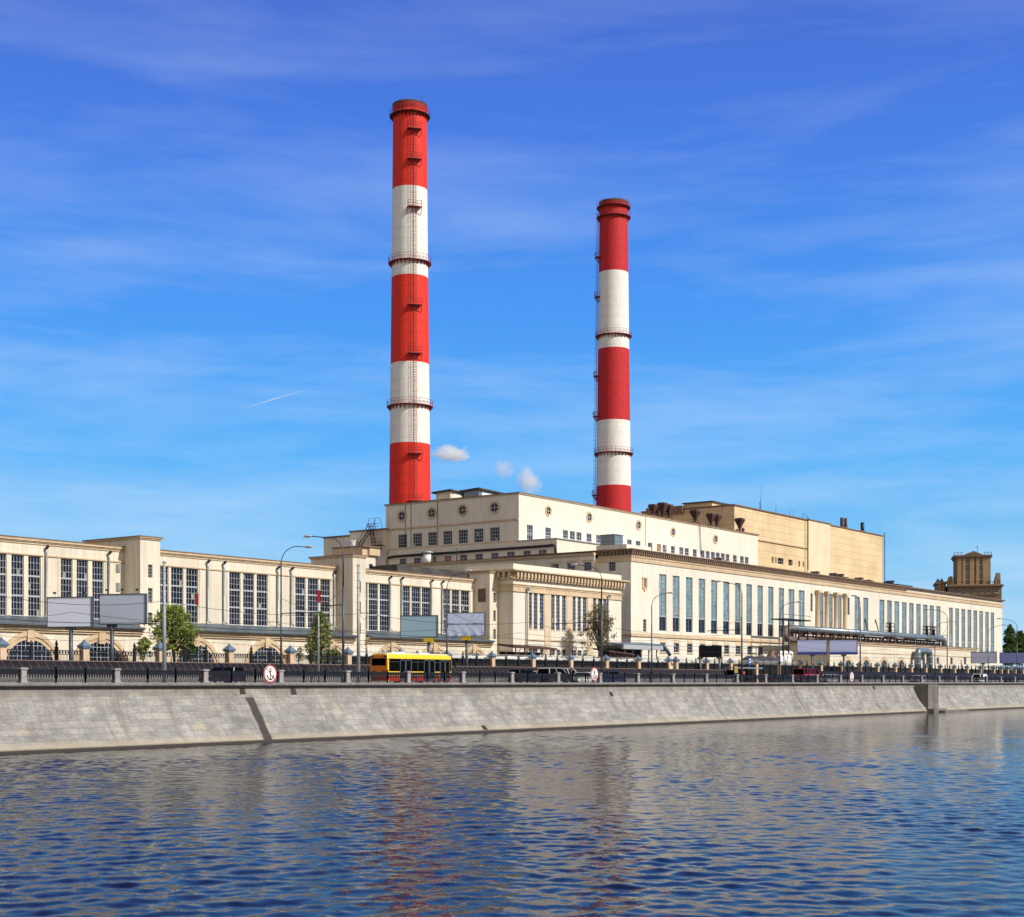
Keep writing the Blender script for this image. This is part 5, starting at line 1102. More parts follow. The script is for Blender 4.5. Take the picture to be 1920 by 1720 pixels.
# canopies in the yard
def canopy(u0, u1, v0, v1, Y, d, m, label):
    x0, x1 = XU(u0, Y), XU(u1, Y); z0, z1 = ZF(u0, v0, Y), ZF(u1, v1, Y); t = thing('yard_canopy', ((x0 + x1) / 2, Y, G), label, 'canopy')
    mb = MB(); mb.prism([(x0, Y, z0), (x0, Y + d, z0 + .4), (x0, Y + d, z0 + .15), (x0, Y, z0 - .28)], [(x1, Y, z1), (x1, Y + d, z1 + .4), (x1, Y + d, z1 + .15), (x1, Y, z1 - .28)]); mb.build('roof', m, t)
    n = 5
    for k in range(n):
        x = x0 + (x1 - x0) * (k + .3) / n; z = z0 + (z1 - z0) * (k + .3) / n; mb = MB(); mb.path([(x, Y + .2, G), (x, Y + .2, z - .2)], .10, 5); mb.path([(x, Y + .2, z - 1.5), (x + 1.2, Y + .2, z - .3)], .06, 4); mb.build('post', 'rust', t)
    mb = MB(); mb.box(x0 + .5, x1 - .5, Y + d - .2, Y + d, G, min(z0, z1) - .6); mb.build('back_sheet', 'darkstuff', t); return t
canopy(964, 1045, 1211.5, 1216, 124.5, 3, 'rust', 'rusty brown lean to canopy before the left half of the pavilion')
canopy(1142, 1190, 1219.5, 1226, 124.2, 3, 'rust', 'rusty open canopy right of the bare tree')
bc = canopy(1168, 1243, 1208, 1208.5, 125.0, 4, 'capblue', 'blue roofed open shed before the corner of the long hall')
mb = MB(); xq = XU(1243, 125); zq = ZF(1243, 1209, 125); mb.path([(xq, 125, zq), (XU(1256, 125), 125, ZF(1256, 1228, 125))], .32, 8); mb.build('chute', 'capblue', bc)
mb = MB(); x0, x1 = XU(1169, 124.9), XU(1243, 124.9); mb.box(x0, x1, 124.86, 124.98, ZF(1200, 1218, 124.9), ZF(1200, 1209.5, 124.9)); mb.build('fascia', 'frame', bc)

# ------------------------------------------------------------------ plant fence
YFN = 120.0
fen = thing('plant_fence', (XU(900, YFN), YFN, G), 'tall black iron fence with peach pillars under blue grey caps before the plant', 'fence')
pil = [-160, 2.6, 158, 299.6, 430, 544.6, 652, 751, 838, 922, 998, 1069, 1136, 1196, 1253, 1267, 1324, 1369, 1417, 1459, 1499, 1538.5, 1577, 1611, 1645, 1678, 1708, 1735, 1763, 1789, 1813, 1838, 1863, 1877, 1889, 1903, 1917, 1930]
ZP = ZF(158, 1200, YFN) - .0; HP = ZP - G
pxs = [XU(u, YFN) for u in pil]
def pillar(x):
    mb = MB(); mb.box(x - .42, x + .42, YFN - .42, YFN + .42, G, G + .5); mb.box(x - .34, x + .34, YFN - .34, YFN + .34, G + .5, ZP - .85); p = mb.build('pillar', 'pillar', fen)
    mb = MB(); mb.box(x - .46, x + .46, YFN - .46, YFN + .46, ZP - .85, ZP - .68); mb.loft([[(x + a * w, YFN + b * w, z) for a, b in ((-1, -1), (1, -1), (1, 1), (-1, 1))] for w, z in ((.53, ZP - .68), (.53, ZP - .60), (.10, ZP - .12), (.04, ZP + .05))]); mb.build('pillar_cap', 'capblue', p)
for x in pxs: pillar(x)
ZTOPF = ZP - 1.0
for i, (a, b) in enumerate(zip(pxs, pxs[1:])):
    if b - a < 3: continue
    a_, b_ = a + .4, b - .4; w = b_ - a_; mb = MB()
    for z0, z1 in ((G + .35, G + .45), (ZTOPF - .5, ZTOPF - .44), (ZTOPF - .16, ZTOPF - .08)): mb.box(a_, b_, YFN - .04, YFN + .04, z0, z1)
    n = int(w / .17)
    if i < 22:
        for k in range(n + 1): x = a_ + w * k / n; mb.box(x - .013, x + .013, YFN - .015, YFN + .015, G + .2, ZTOPF)
        for k in range(n): x = a_ + w * (k + .5) / n; mb.box(x - .05, x + .05, YFN - .03, YFN + .03, ZTOPF - .40, ZTOPF - .18) if k % 2 else None
    mb.build('picket_panel', 'iron', fen)
    for f in (1 / 3, 2 / 3):
        x = a_ + w * f; mb = MB(); mb.box(x - .13, x + .13, YFN - .13, YFN + .13, G, ZTOPF + .15); mb.lathe(x, YFN, [(.19, ZTOPF + .15), (.19, ZTOPF + .25), (.08, ZTOPF + .3), (.15, ZTOPF + .5), (.12, ZTOPF + .65), (.02, ZTOPF + .9)], 8); mb.build('iron_post', 'iron', fen)
    if i >= 6:      # sheeted bays behind the pickets
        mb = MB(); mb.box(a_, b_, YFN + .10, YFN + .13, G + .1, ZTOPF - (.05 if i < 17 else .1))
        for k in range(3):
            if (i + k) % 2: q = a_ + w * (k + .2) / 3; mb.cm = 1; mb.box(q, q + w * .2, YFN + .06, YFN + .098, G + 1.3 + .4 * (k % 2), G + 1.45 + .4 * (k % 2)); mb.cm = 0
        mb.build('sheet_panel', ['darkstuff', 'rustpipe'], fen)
# coils of razor wire along the sheeted bays
coil = None
for i, (a, b) in enumerate(zip(pxs, pxs[1:])):
    if i < 6 or i > 19 or b - a < 3: continue
    n = int((b - a - 1.2) / .16); ps = []
    for k in range(n * 9): q = 2 * math.pi * k / 9; ps.append((a + .6 + .16 * k / 9, YFN + .28 * math.cos(q), ZTOPF + .28 + .30 * math.sin(q) + .05 * math.sin(k * .37)))
    mb = MB(); mb.path(ps, .014, 3); mb.build('razor_wire', 'foil', fen)
# white wrapped pipe behind the fence
wp = thing('wrapped_pipe', (XU(1000, 122), 122, G), 'white foil wrapped pipe on low supports behind the black fence', 'pipe')
for u0, u1 in ((655, 1370),):
    x0, x1 = XU(u0, 121.3), XU(u1, 121.3); z = ZTOPF - .02; n = 90; mb = MB()
    mb.path([(x0 + (x1 - x0) * k / n, 121.3, z + .06 * math.sin(k * 1.3)) for k in range(n + 1)], [.38 + .07 * rw.random() for k in range(n + 1)], 12); mb.build('pipe_run', 'foil', wp)
    mb = MB()
    for k in range(int((x1 - x0) / 5)): x = x0 + 1 + k * 5; mb.box(x - .12, x + .12, 121.1, 121.5, G, z - .3)
    mb.build('pipe_support', 'iron', wp)
# ribbed road barrier
YBR = 115.4
M['concrete'] = mat('pale_concrete', (.22, .21, .215), .85, var=.15, vscale=.5, streak=.15)
def barrier(u0, u1, label, ribs):
    x0, x1 = XU(u0, YBR), XU(u1, YBR); h = 2.28; t = thing('road_barrier', ((x0 + x1) / 2, YBR, G), label, 'barrier')
    pr = [(YBR, G), (YBR, G + .95)] + [(YBR + 1.15 - 1.15 * math.cos(q), G + .95 + (h - .95) * math.sin(q)) for q in [math.pi / 2 * k / 8 for k in range(1, 9)]] + [(YBR + 1.6, G + h - .02), (YBR + 1.6, G)]
    mb = MB(); n = max(1, int((x1 - x0) / .92)); mb.cs = False
    for i in range(n): a, b = x0 + (x1 - x0) * i / n, x0 + (x1 - x0) * (i + 1) / n; dy = rw.uniform(-.012, .012); mb.loft([[(a + .01, y + dy, z) for y, z in pr], [(b - .01, y + dy * .3, z) for y, z in pr]])
    mb.build('panel', 'barrier', t)
    mb = MB(); mb.box(x0, x1, YBR - .42, YBR - .08, G, G + .92); mb.build('base_wall', 'concrete', t)
    mb = MB(); mb.path([(x0, YBR + .95, G + h), (x1, YBR + .95, G + h)], .06, 5); mb.path([(x0, YBR - .05, G + .95), (x1, YBR - .05, G + .95)], .05, 5); mb.build('top_rail', 'barrib' if ribs else 'ironblue', t)
    if ribs:
        mb = MB()
        for i in range(n + 1):
            x = x0 + (x1 - x0) * i / n; mb.path([(x, y - .03, z + .02) for y, z in pr[1:-2]], .024, 4)
        mb.build('rib', 'barrib', t)
barrier(-40, 1378, 'long dark curved top road barrier with pale ribs, left of the bus stop', True)
barrier(1542, 1960, 'smooth dark road barrier running on to the right of the red minibus', False)

# ------------------------------------------------------------------ street lamps
def lamp(u, Y, vtop, uh, vh, label, arm=None, thick=1.0):
    x = XU(u, Y); D = x * CT + Y * ST; sgn = 1 if Y < 108 else -1          # arms reach over the road
    zt = ZV(vtop, x, Y); yh = YU(uh, x) if False else None
    # head: search along the arm direction for the column of the photograph
    L_ = next((l for l in [i * .05 for i in range(10, 140)] if (XU_inv(x, Y + sgn * l) - uh) * (XU_inv(x, Y + sgn * .5) - uh) <= 0), 3.0)
    zh = ZV(vh, x, Y + sgn * L_); g0 = G + (.13 if Y < 101.4 else 0)
    t = thing('street_lamp', (x, Y, g0), label, 'street lamp', 'street lamps along the embankment road')
    zb = g0 + (zt - g0) * .66
    mb = MB(); mb.path([(x, Y, g0), (x, Y, g0 + .9)], .17 * thick, 12); mb.path([(x, Y, g0 + .9), (x, Y, zb)], [.12 * thick, .095 * thick], 12); mb.build('pole', 'lampgrey', t)
    mb = MB(); n = 10; c = min(L_ * .62, 2.2); hb = min(1.7, (zt - zb) * .4)
    ps = [(x, Y, zb), (x, Y, zt - hb)] + [(x, Y + sgn * c * (1 - math.cos(q)), zt - hb + hb * math.sin(q)) for q in [math.pi / 2 * k / n for k in range(1, n + 1)]] + [(x, Y + sgn * L_, zh)]
    mb.path(ps, [.075 * thick] * 2 + [.045 * thick] * (len(ps) - 2), 8); mb.build('arm', 'lampgrey', t)
    y = Y + sgn * L_; mb = MB(); mb.cs = True
    hd = [(y - sgn * .15, .06, .07), (y + sgn * .1, .15, .12), (y + sgn * .5, .20, .14), (y + sgn * .8, .16, .11), (y + sgn * .98, .05, .05)]
    mb.loft([[(x + w * math.cos(q), yy, zh + h * math.sin(q)) for q in [2 * math.pi * k / 10 for k in range(10)]] for yy, w, h in hd]); mb.build('lamp_head', 'lamphead', t)
    if arm:
        va, ue = arm; z = ZV(va, x, Y); le = next((l for l in [i * .1 for i in range(10, 150)] if (XU_inv(x, Y + sgn * l) - ue) * (XU_inv(x, Y + sgn * .5) - ue) <= 0), 5.0)
        mb = MB(); mb.path([(x, Y, z), (x, Y + sgn * le, z - .05)], .05, 6); mb.path([(x, Y, z + 1.6), (x, Y + sgn * le * .8, z)], .02, 4)
        for f in (.55, .75, .97): mb.path([(x, Y + sgn * le * f, z), (x, Y + sgn * le * f, z - .35)], .035, 5)
        mb.build('bracket_arm', 'iron', t)
    mb = MB(); mb.box(x - .16, x + .16, Y - .2 * 1, Y + .2, g0, g0 + .25); mb.build('base', 'lampgrey', t)
def XU_inv(x, y):       # column of a ground point
    return 960 + F_PX * (x * ST - y * CT) / (x * CT + y * ST)
near, far = 101.0, 113.9
lamp(527, far, 1027, 573, 1026, 'dark street lamp before the machine hall, just right of the largest anchor sign', (1150.5, 600))
lamp(643.5, near, 1006, 583, 1005.5, 'tall street lamp beside the pale mast at the shaded rear of the bus', (1134, 603), 1.15)
lamp(838, far, 1078, 873, 1071, 'street lamp rising behind the front end of the yellow bus', (1171, 905))
lamp(1128, near, 1061, 1082, 1058.5, 'street lamp standing in front of the bare olive tree', (1166.5, 1041), 1.15)
lamp(1222, far, 1116, 1252, 1112, 'street lamp before the blue shed roof', None)
lamp(1391, near, 1093, 1351, 1090, 'street lamp beside the small tan sign at the bus stop', (1181, 1326), 1.15)
lamp(1462, far, 1132, 1494, 1129, 'street lamp at the left end of the heating pipe, before its bend', None)
lamp(1613, near, 1121, 1606, 1117, 'street lamp at the right edge of the twin blank billboards', None, 1.1)
lamp(1753, far, 1168, 1780, 1165, 'street lamp right of the U shaped pipe, lower of a close pair', None)
lamp(1776, near, 1144, 1741, 1143, 'tall street lamp beyond the U shaped pipe, higher of a close pair', (1191, 1765))
lamp(1853, far, 1175, 1879, 1172, 'street lamp in front of the framed grey billboard', None)
lamp(1907, near, 1162, 1877, 1160, 'rightmost street lamp, before the trees', None)
# pale tapered masts for the tram wires
def tmast(u, v, label):
    x = XU(u, near); t = thing('wire_mast', (x, near, G + .13), label, 'mast', 'pale tapered wire masts')
    z0, z1 = G + .13, ZV(v, x, near); mb = MB(); mb.path([(x, near, z0), (x, near, z1)], [.20, .115], 14); mb.build('shaft', 'mast', t)
    mb = MB()
    for k in range(7):
        z = z1 - .15 - k * .75; mb.path([(x - .22, near, z), (x + .22, near, z)], .03, 4); mb.path([(x, near - .25, z), (x, near + .25, z)], .03, 4)
    mb.build('insulator_pins', 'iron', t)
tmast(308, 1052, 'pale tapered mast in front of the leafy green tree'); tmast(672, 1058, 'pale tapered mast beside the shaded rear of the bus')
# overhead wires
wi = 0
def wire(y, z, label, sag=.5, xs=None, r=.014):
    xs = xs or [XU(-60, y), XU(308, near), XU(527, far), XU(672, near), XU(838, far), XU(1128, near), XU(1391, near), XU(1613, near), XU(1776, near), XU(1907, near)]
    mb = MB(); ps = []
    for a, b in zip(xs, xs[1:]):
        for k in range(10): f = k / 10; ps.append((a + (b - a) * f, y, z - sag * 4 * f * (1 - f)))
    ps.append((xs[-1], y, z)); mb.path(ps, r, 4); o = mb.build('overhead_wire', 'iron'); tag(o, label, 'wire', 'overhead wires along the road')
wire(101.0, 12.4, 'topmost overhead wire strung from the near row of lamp posts', .7, r=.02)
wire(104.2, 10.6, 'near contact wire over the bus lane, right of its twin', .25); wire(104.9, 10.6, 'near contact wire over the bus lane, left of its twin', .25)
wire(111.2, 10.2, 'far contact wire over the road before the machine hall', .25); wire(111.9, 10.2, 'far contact wire, the one closer to the barrier', .25)
wire(113.9, 11.8, 'overhead wire strung from the far row of lamp posts', .6, r=.018)
wire(100.9, 9.2, 'lowest overhead wire on the near lamp posts', .5)
# red banner posts
for u, v0, v1, w, Y, l in ((369.5, 1113, 1134.5, 5.6, far, 'narrow red banner hung before the third group of tall windows'), (597.5, 1107, 1129.5, 6.6, far, 'narrow red banner on a pale post above the bushy tree')):
    x = XU(u, Y); D = x * CT + Y * ST; k = D / F_PX; t = thing('red_banner', (x, Y, G), l, 'banner', 'red banners'); z1, z0 = ZV(v0, x, Y), ZV(v1, x, Y)
    mb = MB()
    xw = w * k * .5; mb.loft([[(x - xw * ST, Y + xw * CT, z), (x + xw * ST, Y - xw * CT, z), (x + xw * ST + .05, Y - xw * CT + .05, z), (x - xw * ST + .05, Y + xw * CT + .05, z)] for z in (z0, z1)])
    mb.build('cloth', 'red', t); mb = MB(); ztop = ZV(1095, x, Y) if u > 500 else z1 + .1; mb.path([(x + .1, Y + .12, G if u > 500 else z0 - .2), (x + .1, Y + .12, ztop)], .11 if u > 500 else .03, 6); mb.build('post', 'mast', t)
# ------------------------------------------------------------------ billboards
M['bb1'] = mat('blank_board_lilac', (.74, .79, .96), .6); M['bb2'] = mat('blank_board_grey', (.50, .57, .71), .6); M['bb3'] = mat('blank_board_blue', (.31, .48, .62), .6); M['bb5'] = mat('blank_board_violet', (.49, .55, .86), .6)
M['bbcloth'] = mat('crumpled_sheet', (.56, .65, .92), .5, var=.12, vscale=2); M['bbdk'] = mat('blank_board_navy', (.12, .155, .36), .6); M['bbg'] = mat('blank_board_slate', (.33, .35, .50), .6); M['bluestrip'] = mat('blue_strip', (.03, .05, .30), .5)
def board(u0, u1, v0, v1, up, Y, face, mb_, label, frame='lampgrey', strip=None, yellow=False, wrinkle=False, lamps=False, poles=None, back=False):
    """advert board on a pole; 'face' is the bearing (deg) that its front looks to"""
    x = XU(up, Y); D = x * CT + Y * ST; k = D / F_PX; fc = R(face); view = math.atan2(-ST - (up - 960) / F_PX * -CT, -CT - (up - 960) / F_PX * ST)
    cosv = abs(math.cos(fc - view)); w = (u1 - u0) * k / max(.35, cosv); h = (v1 - v0) * k
    t = thing('billboard', (x, Y, G), label, 'billboard', rz=fc + R(90)); z0 = ZV(v1, x, Y) - G; xc = ((u0 + u1) / 2 - up) * k / max(.35, cosv)
    mb = MB()
    if wrinkle:
        nx, nz = 36, 20; i0 = mb.pts([(xc - w / 2 + w * i / nx, -.22 - .030 * math.sin(i * .7 + j * .5) * math.exp(-j / 5) - .006 * rw.random(), z0 + h * j / nz - (.10 * abs(math.sin(i * .45)) if j == 0 else 0)) for j in range(nz + 1) for i in range(nx + 1)]); mb.cs = True
        for j in range(nz):
            for i in range(nx): q = i0 + j * (nx + 1) + i; mb.face((q, q + 1, q + nx + 2, q + nx + 1))
    else: mb.box(xc - w / 2, xc + w / 2, -.2, -.16, z0, z0 + h)
    mb.build('panel', mb_, t, local=True)
    mb = MB()
    for a, b, c, d in ((xc - w / 2 - .08, xc - w / 2, z0 - .08, z0 + h + .08), (xc + w / 2, xc + w / 2 + .08, z0 - .08, z0 + h + .08), (xc - w / 2, xc + w / 2, z0 - .08, z0), (xc - w / 2, xc + w / 2, z0 + h, z0 + h + .08)): mb.box(a, b, -.24, .16, c, d)
    mb.box(xc - w / 2, xc + w / 2, -.155, .14, z0, z0 + h)
    for q in range(7): a = xc - w / 2 + w * (q + .5) / 7; mb.box(a - .05, a + .05, .141, .22, z0, z0 + h)
    mb.build('frame', frame, t, local=True)
    if strip: mb = MB(); mb.box(xc - w / 2, xc + w / 2, -.23, -.205, z0 + .02, z0 + .42); mb.build('strip', strip, t, local=True)
    for xp in (poles or [0]): mb = MB(); mb.path([(xp, .0, 0), (xp, .0, z0 - .05)], .20, 10); mb.box(xp - .5, xp + .5, -.15, .15, z0 - .35, z0 - .09); mb.build('pole', 'lampgrey', t, local=True)
    if yellow: mb = MB(); mb.box(-.62, .62, -.32, .32, z0 - .62, z0 - .10); mb.build('yellow_box', 'yellow', t, local=True)
    if lamps:
        for q in range(3):
            a = xc - w / 2 + w * (q + .5) / 3; mb = MB(); mb.path([(a, -.1, z0 + h), (a, -.3, z0 + h + .45)], .02, 5); mb.box(a - .12, a + .12, -.36, -.16, z0 + h + .38, z0 + h + .55); mb.build('floodlight', 'iron', t, local=True)
    return t
YBB = 118.2; A0 = 204
board(93, 171.4, 1121, 1175, 133, YBB, A0, 'bb1', 'left blank lilac billboard of the leftmost pair', lamps=True)
board(189.7, 271, 1115.5, 1170, 210, YBB, A0, 'bb2', 'blank grey billboard right of the lilac one in the leftmost pair', lamps=True)
board(752, 820, 1155, 1195, 804, YBB, A0, 'bb3', 'blank blue grey billboard with a yellow box above the bus roof', yellow=True)
board(840.5, 909, 1150, 1192, 875, YBB, A0, 'bbcloth', 'billboard covered with a crumpled pale blue sheet over a yellow box', yellow=True, wrinkle=True)
board(1495.8, 1550, 1200.5, 1227, 1523, 117.5, A0, 'bb5', 'left blank violet billboard of the twin boards with blue foot strip', strip='bluestrip')
board(1556, 1606.5, 1200.5, 1227, 1582, 117.5, A0, 'bb5', 'right blank violet billboard of the twin boards, beside a lamp post', strip='bluestrip')
board(1310, 1350.5, 1211.5, 1232, 1331, 118, 20, 'bbg', 'dark billboard seen from behind, on two posts before the long hall', frame='ironblue', poles=[-1.6, 1.6])
board(1822, 1867, 1223, 1243.5, 1843, 117.5, A0, 'bbg', 'framed slate grey billboard at the right end of the long hall', frame='iron')
board(1876, 1926, 1224, 1243.5, 1898, 119, A0, 'bbdk', 'navy billboard at the right edge under the trees', frame='ironblue')
# ------------------------------------------------------------------ round river signs: anchor struck through
def river_sign(u, v, label):
    Y = 96.15; x = XU(u, Y); z = ZV(v, x, Y); r = .80; t = thing('river_sign', (x, Y, z), label, 'sign', 'round no anchoring signs on the river wall')
    n = 40; C_ = lambda rad, y: [(x + rad * math.cos(2 * math.pi * k / n), y, z + rad * math.sin(2 * math.pi * k / n)) for k in range(n)]
    mb = MB(); mb.loft([C_(r, Y), C_(r, Y + .05)]); mb.build('plate', 'white', t)
    mb = MB(); mb.loft([C_(r, Y - .004), C_(r - .11, Y - .004)], caps=False)
    d = (r - .1) * .7071; q = .028; mb.poly([(x - d - q, Y - .004, z + d - q), (x - d + q, Y - .004, z + d + q), (x + d + q, Y - .004, z - d + q), (x + d - q, Y - .004, z - d - q)]); mb.build('red_ring', 'signred', t)
    mb = MB(); y = Y - .009
    def bar(a, b, w): 
        (x0, z0), (x1, z1) = a, b; dx, dz = x1 - x0, z1 - z0; l = math.hypot(dx, dz); nx, nz = -dz / l * w, dx / l * w
        mb.poly([(x + x0 + nx, y, z + z0 + nz), (x + x0 - nx, y, z + z0 - nz), (x + x1 - nx, y, z + z1 - nz), (x + x1 + nx, y, z + z1 + nz)])
    bar((0, .30), (0, -.50), .05); bar((-.13, .24), (.13, .24), .035)
    for k in range(12): a, b = 2 * math.pi * k / 12, 2 * math.pi * (k + 1) / 12; bar((.085 * math.cos(a), .42 + .085 * math.sin(a)), (.085 * math.cos(b), .42 + .085 * math.sin(b)), .028)
    for s_ in (-1, 1):
        pts = [(s_ * .43 * math.sin(q), -.52 + .55 * (1 - math.cos(q))) for q in [1.05 * k / 8 for k in range(9)]]
        for a, b in zip(pts, pts[1:]): bar(a, b, .055)
        e = pts[-1]; mb.poly([(x + e[0] + s_ * .10, y, z + e[1] + .17), (x + e[0] - s_ * .12, y, z + e[1] + .03), (x + e[0] + s_ * .07, y, z + e[1] - .06)])
    mb.poly([(x - .10, y - .001, z - .46), (x, y - .001, z - .62), (x + .10, y - .001, z - .46)]); mb.build('anchor', 'iron', t)
    mb = MB(); mb.path([(x, Y + .08, z - r - .35), (x, Y + .08, z + r + .12)], .035, 6); mb.box(x - .05, x + .05, Y + .05, Y + .5, z - r - .3, z - r - .2); mb.build('bracket', 'pipe', t)
M['signred'] = mat('sign_red', (.50, .045, .05), .5)
river_sign(507, 1263.7, 'largest round white anchor sign, at the left of the river wall'); river_sign(1115, 1264.5, 'middle round white anchor sign, below the bare tree'); river_sign(1597.5, 1269.5, 'smallest round white anchor sign, far to the right')
# ------------------------------------------------------------------ vehicles (local +x is forward, -y the right hand side)
def wheel(par, x, y, r, w):
    s_ = 1 if y > 0 else -1; n = 24
    C_ = lambda rad, yy: [(x + rad * math.cos(2 * math.pi * k / n), yy, r + rad * math.sin(2 * math.pi * k / n)) for k in range(n)]
    mb = MB(); mb.cs = True; mb.loft([C_(r * .6, y - s_ * w), C_(r * .95, y - s_ * w), C_(r, y - s_ * w * .8), C_(r, y - s_ * w * .2), C_(r * .94, y), C_(r * .62, y)], caps=False); wo_ = mb.build('wheel', 'rubber', par, local=True)
    mb = MB(); mb.loft([C_(r * .63, y - s_ * .03), C_(r * .55, y - s_ * .015), C_(r * .2, y - s_ * .06), C_(r * .12, y - s_ * .01)]); mb.build('rim', 'chrome', wo_, local=True)
def vehicle(name, x, y, rz, label, cat, pnt, L_, W, lower, cabin, wheels, r, win=None, lights=True, roof=None, g=G, cargo=False):
    """lower: [(x, z)] outline of the body side; cabin: [(x, z)] outline of the greenhouse; both closed, counter clockwise"""
    t = thing(name, (x, y, g), label, cat, rz=rz)
    def sect(poly, w0, w1, zlo, zhi):      # side outline extruded with tumblehome
        f = lambda z: w0 + (w1 - w0) * max(0, min(1, (z - zlo) / (zhi - zlo)))
        return [[(px, -f(pz_) * k, pz_) for px, pz_ in poly] for k in (1, .9)] , [[(px, f(pz_) * k, pz_) for px, pz_ in poly] for k in (.9, 1)]
    zs_ = [p[1] for p in lower]; zl, zh = min(zs_), max(zs_)
    def inset(poly, e): cx_ = sum(p[0] for p in poly) / len(poly); cz = sum(p[1] for p in poly) / len(poly); return [(cx_ + (a - cx_) * (1 - e), cz + (b - cz) * (1 - e)) for a, b in poly]
    mb = MB(); w = W / 2
    rings = []
    for k, e in ((-1, .05), (-.97, .015), (-.90, 0), (.90, 0), (.97, .015), (1, .05)): rings.append([(a, w * k, b) for a, b in inset(lower, e)])
    mb.loft(rings); mb.build('body', pnt, t, local=True)
    zc0, zc1_ = min(p[1] for p in cabin), max(p[1] for p in cabin)
    f = lambda z: w * (.97 - .16 * (z - zc0) / (zc1_ - zc0))
    mb = MB(); mb.loft([[(a, -f(b), b) for a, b in cabin], [(a, f(b), b) for a, b in cabin]]); mb.build('greenhouse', 'carglass', t, local=True)
    xs_ = sorted(cabin, key=lambda p: -p[1]); top = [p for p in cabin if p[1] > zc1_ - .18]; x0, x1 = min(p[0] for p in top), max(p[0] for p in top)
    mb = MB(); fr_ = f(zc1_)
    mb.loft([[(x0 - .04, -fr_ - .01, zc1_ - .06), (x1 + .03, -fr_ - .01, zc1_ - .06), (x1 - .06, -fr_ * .9, zc1_ + .035), (x0 + .05, -fr_ * .9, zc1_ + .035)], [(x0 - .04, fr_ + .01, zc1_ - .06), (x1 + .03, fr_ + .01, zc1_ - .06), (x1 - .06, fr_ * .9, zc1_ + .035), (x0 + .05, fr_ * .9, zc1_ + .035)]])
    # pillars
    bot = [p for p in cabin if p[1] < zc0 + .12]; b0, b1 = min(p[0] for p in bot), max(p[0] for p in bot)
    for s_ in (-1, 1):
        for (xa_, xb_) in ((b0, x0), (b1, x1), ((b0 + b1) / 2 - .1, (x0 + x1) / 2 - .1)) + (() if win is None else tuple((q, q) for q in win)):
            mb.path([(xa_, s_ * (f(zc0) + .005), zc0), (xb_, s_ * (f(zc1_) + .005), zc1_)], .055, 5)
    mb.build('roof', pnt if roof is None else roof, t, local=True)
    if cargo: mb = MB(); mb.box(b0 + .02, (b0 + b1) / 2 + .35, -w * .95, w * .95, zc0 - .05, zc1_ - .05); mb.build('cargo_side', pnt, t, local=True)
    for wx in wheels:
        for s_ in (-1, 1): wheel(t, wx, s_ * (w + .01), r, .22)
    xm, xM = min(p[0] for p in lower), max(p[0] for p in lower); zl_ = zl + (zh - zl) * .66
    for s_ in (-1, 1):
        mb = MB(); mb.box(xm - .02, xm + .10, s_ * w * .62, s_ * w * .93, zl_ - .1, zl_ + .17); mb.build('tail_light', 'red_light', t, local=True)
        mb = MB(); mb.box(xM - .14, xM + .012, s_ * w * .58, s_ * w * .90, zl_ - .09, zl_ + .06); mb.build('headlight', 'headlight', t, local=True)
        mb = MB(); mb.box(b1 - .45, b1 - .22, s_ * w * 1.0, s_ * w * 1.16, zc0 + .02, zc0 + .18); mb.build('wing_mirror', pnt, t, local=True)
    mb = MB(); mb.box(xm - .03, xm - .005, -.26, .26, zl + .28, zl + .40); mb.build('number_plate', 'white', t, local=True)
    mb = MB(); mb.box(xm - .05, xM + .03, -w * .96, w * .96, zl - .02, zl + .20); mb.build('bumper', 'rubber', t, local=True)
    return t
HATCH = ([(-2.0, .25), (1.95, .25), (2.12, .45), (2.08, .72), (1.9, .82), (.95, .98), (-1.75, 1.02), (-2.08, .95), (-2.12, .5)], [(-1.98, .97), (1.05, .96), (.30, 1.44), (.0, 1.49), (-1.35, 1.48), (-1.68, 1.36)], (-1.3, 1.3), .31)
SUV = ([(-2.3, .36), (2.2, .36), (2.38, .6), (2.34, .98), (2.15, 1.08), (1.1, 1.16), (-2.05, 1.18), (-2.36, 1.1), (-2.4, .6)], [(-2.28, 1.14), (1.2, 1.13), (.45, 1.72), (.15, 1.78), (-1.9, 1.78), (-2.1, 1.68)], (-1.4, 1.45), .38)
SEDAN = ([(-2.2, .25), (2.1, .25), (2.3, .45), (2.25, .72), (2.05, .80), (.95, .94), (-1.45, .98), (-2.25, .95), (-2.32, .5)], [(-1.75, .93), (1.1, .92), (.30, 1.38), (.0, 1.43), (-.75, 1.42), (-1.05, 1.36)], (-1.35, 1.4), .31)
MINIBUS = ([(-2.6, .33), (2.4, .33), (2.65, .55), (2.6, 1.05), (2.3, 1.2), (2.15, 1.36), (-2.55, 1.36), (-2.65, 1.2), (-2.65, .5)], [(-2.62, 1.34), (2.2, 1.34), (1.75, 1.95), (1.5, 2.08), (-2.45, 2.08), (-2.6, 1.98)], (-1.55, 1.6), .36)
VAN = ([(-2.5, .33), (2.3, .33), (2.55, .55), (2.5, 1.0), (2.2, 1.12), (1.9, 1.2), (-2.45, 1.2), (-2.55, 1.1), (-2.55, .5)], [(-2.53, 1.17), (1.95, 1.17), (1.35, 1.88), (1.1, 1.98), (-2.35, 1.98), (-2.5, 1.88)], (-1.55, 1.6), .34)
P = {k: paint(k + '_car_paint', c) for k, c in dict(plum=(.022, .008, .018), black=(.008, .008, .010), silver=(.42, .43, .45), navy=(.010, .014, .05), white=(.78, .78, .78), red=(.33, .008, .018), ink=(.016, .018, .028)).items()}
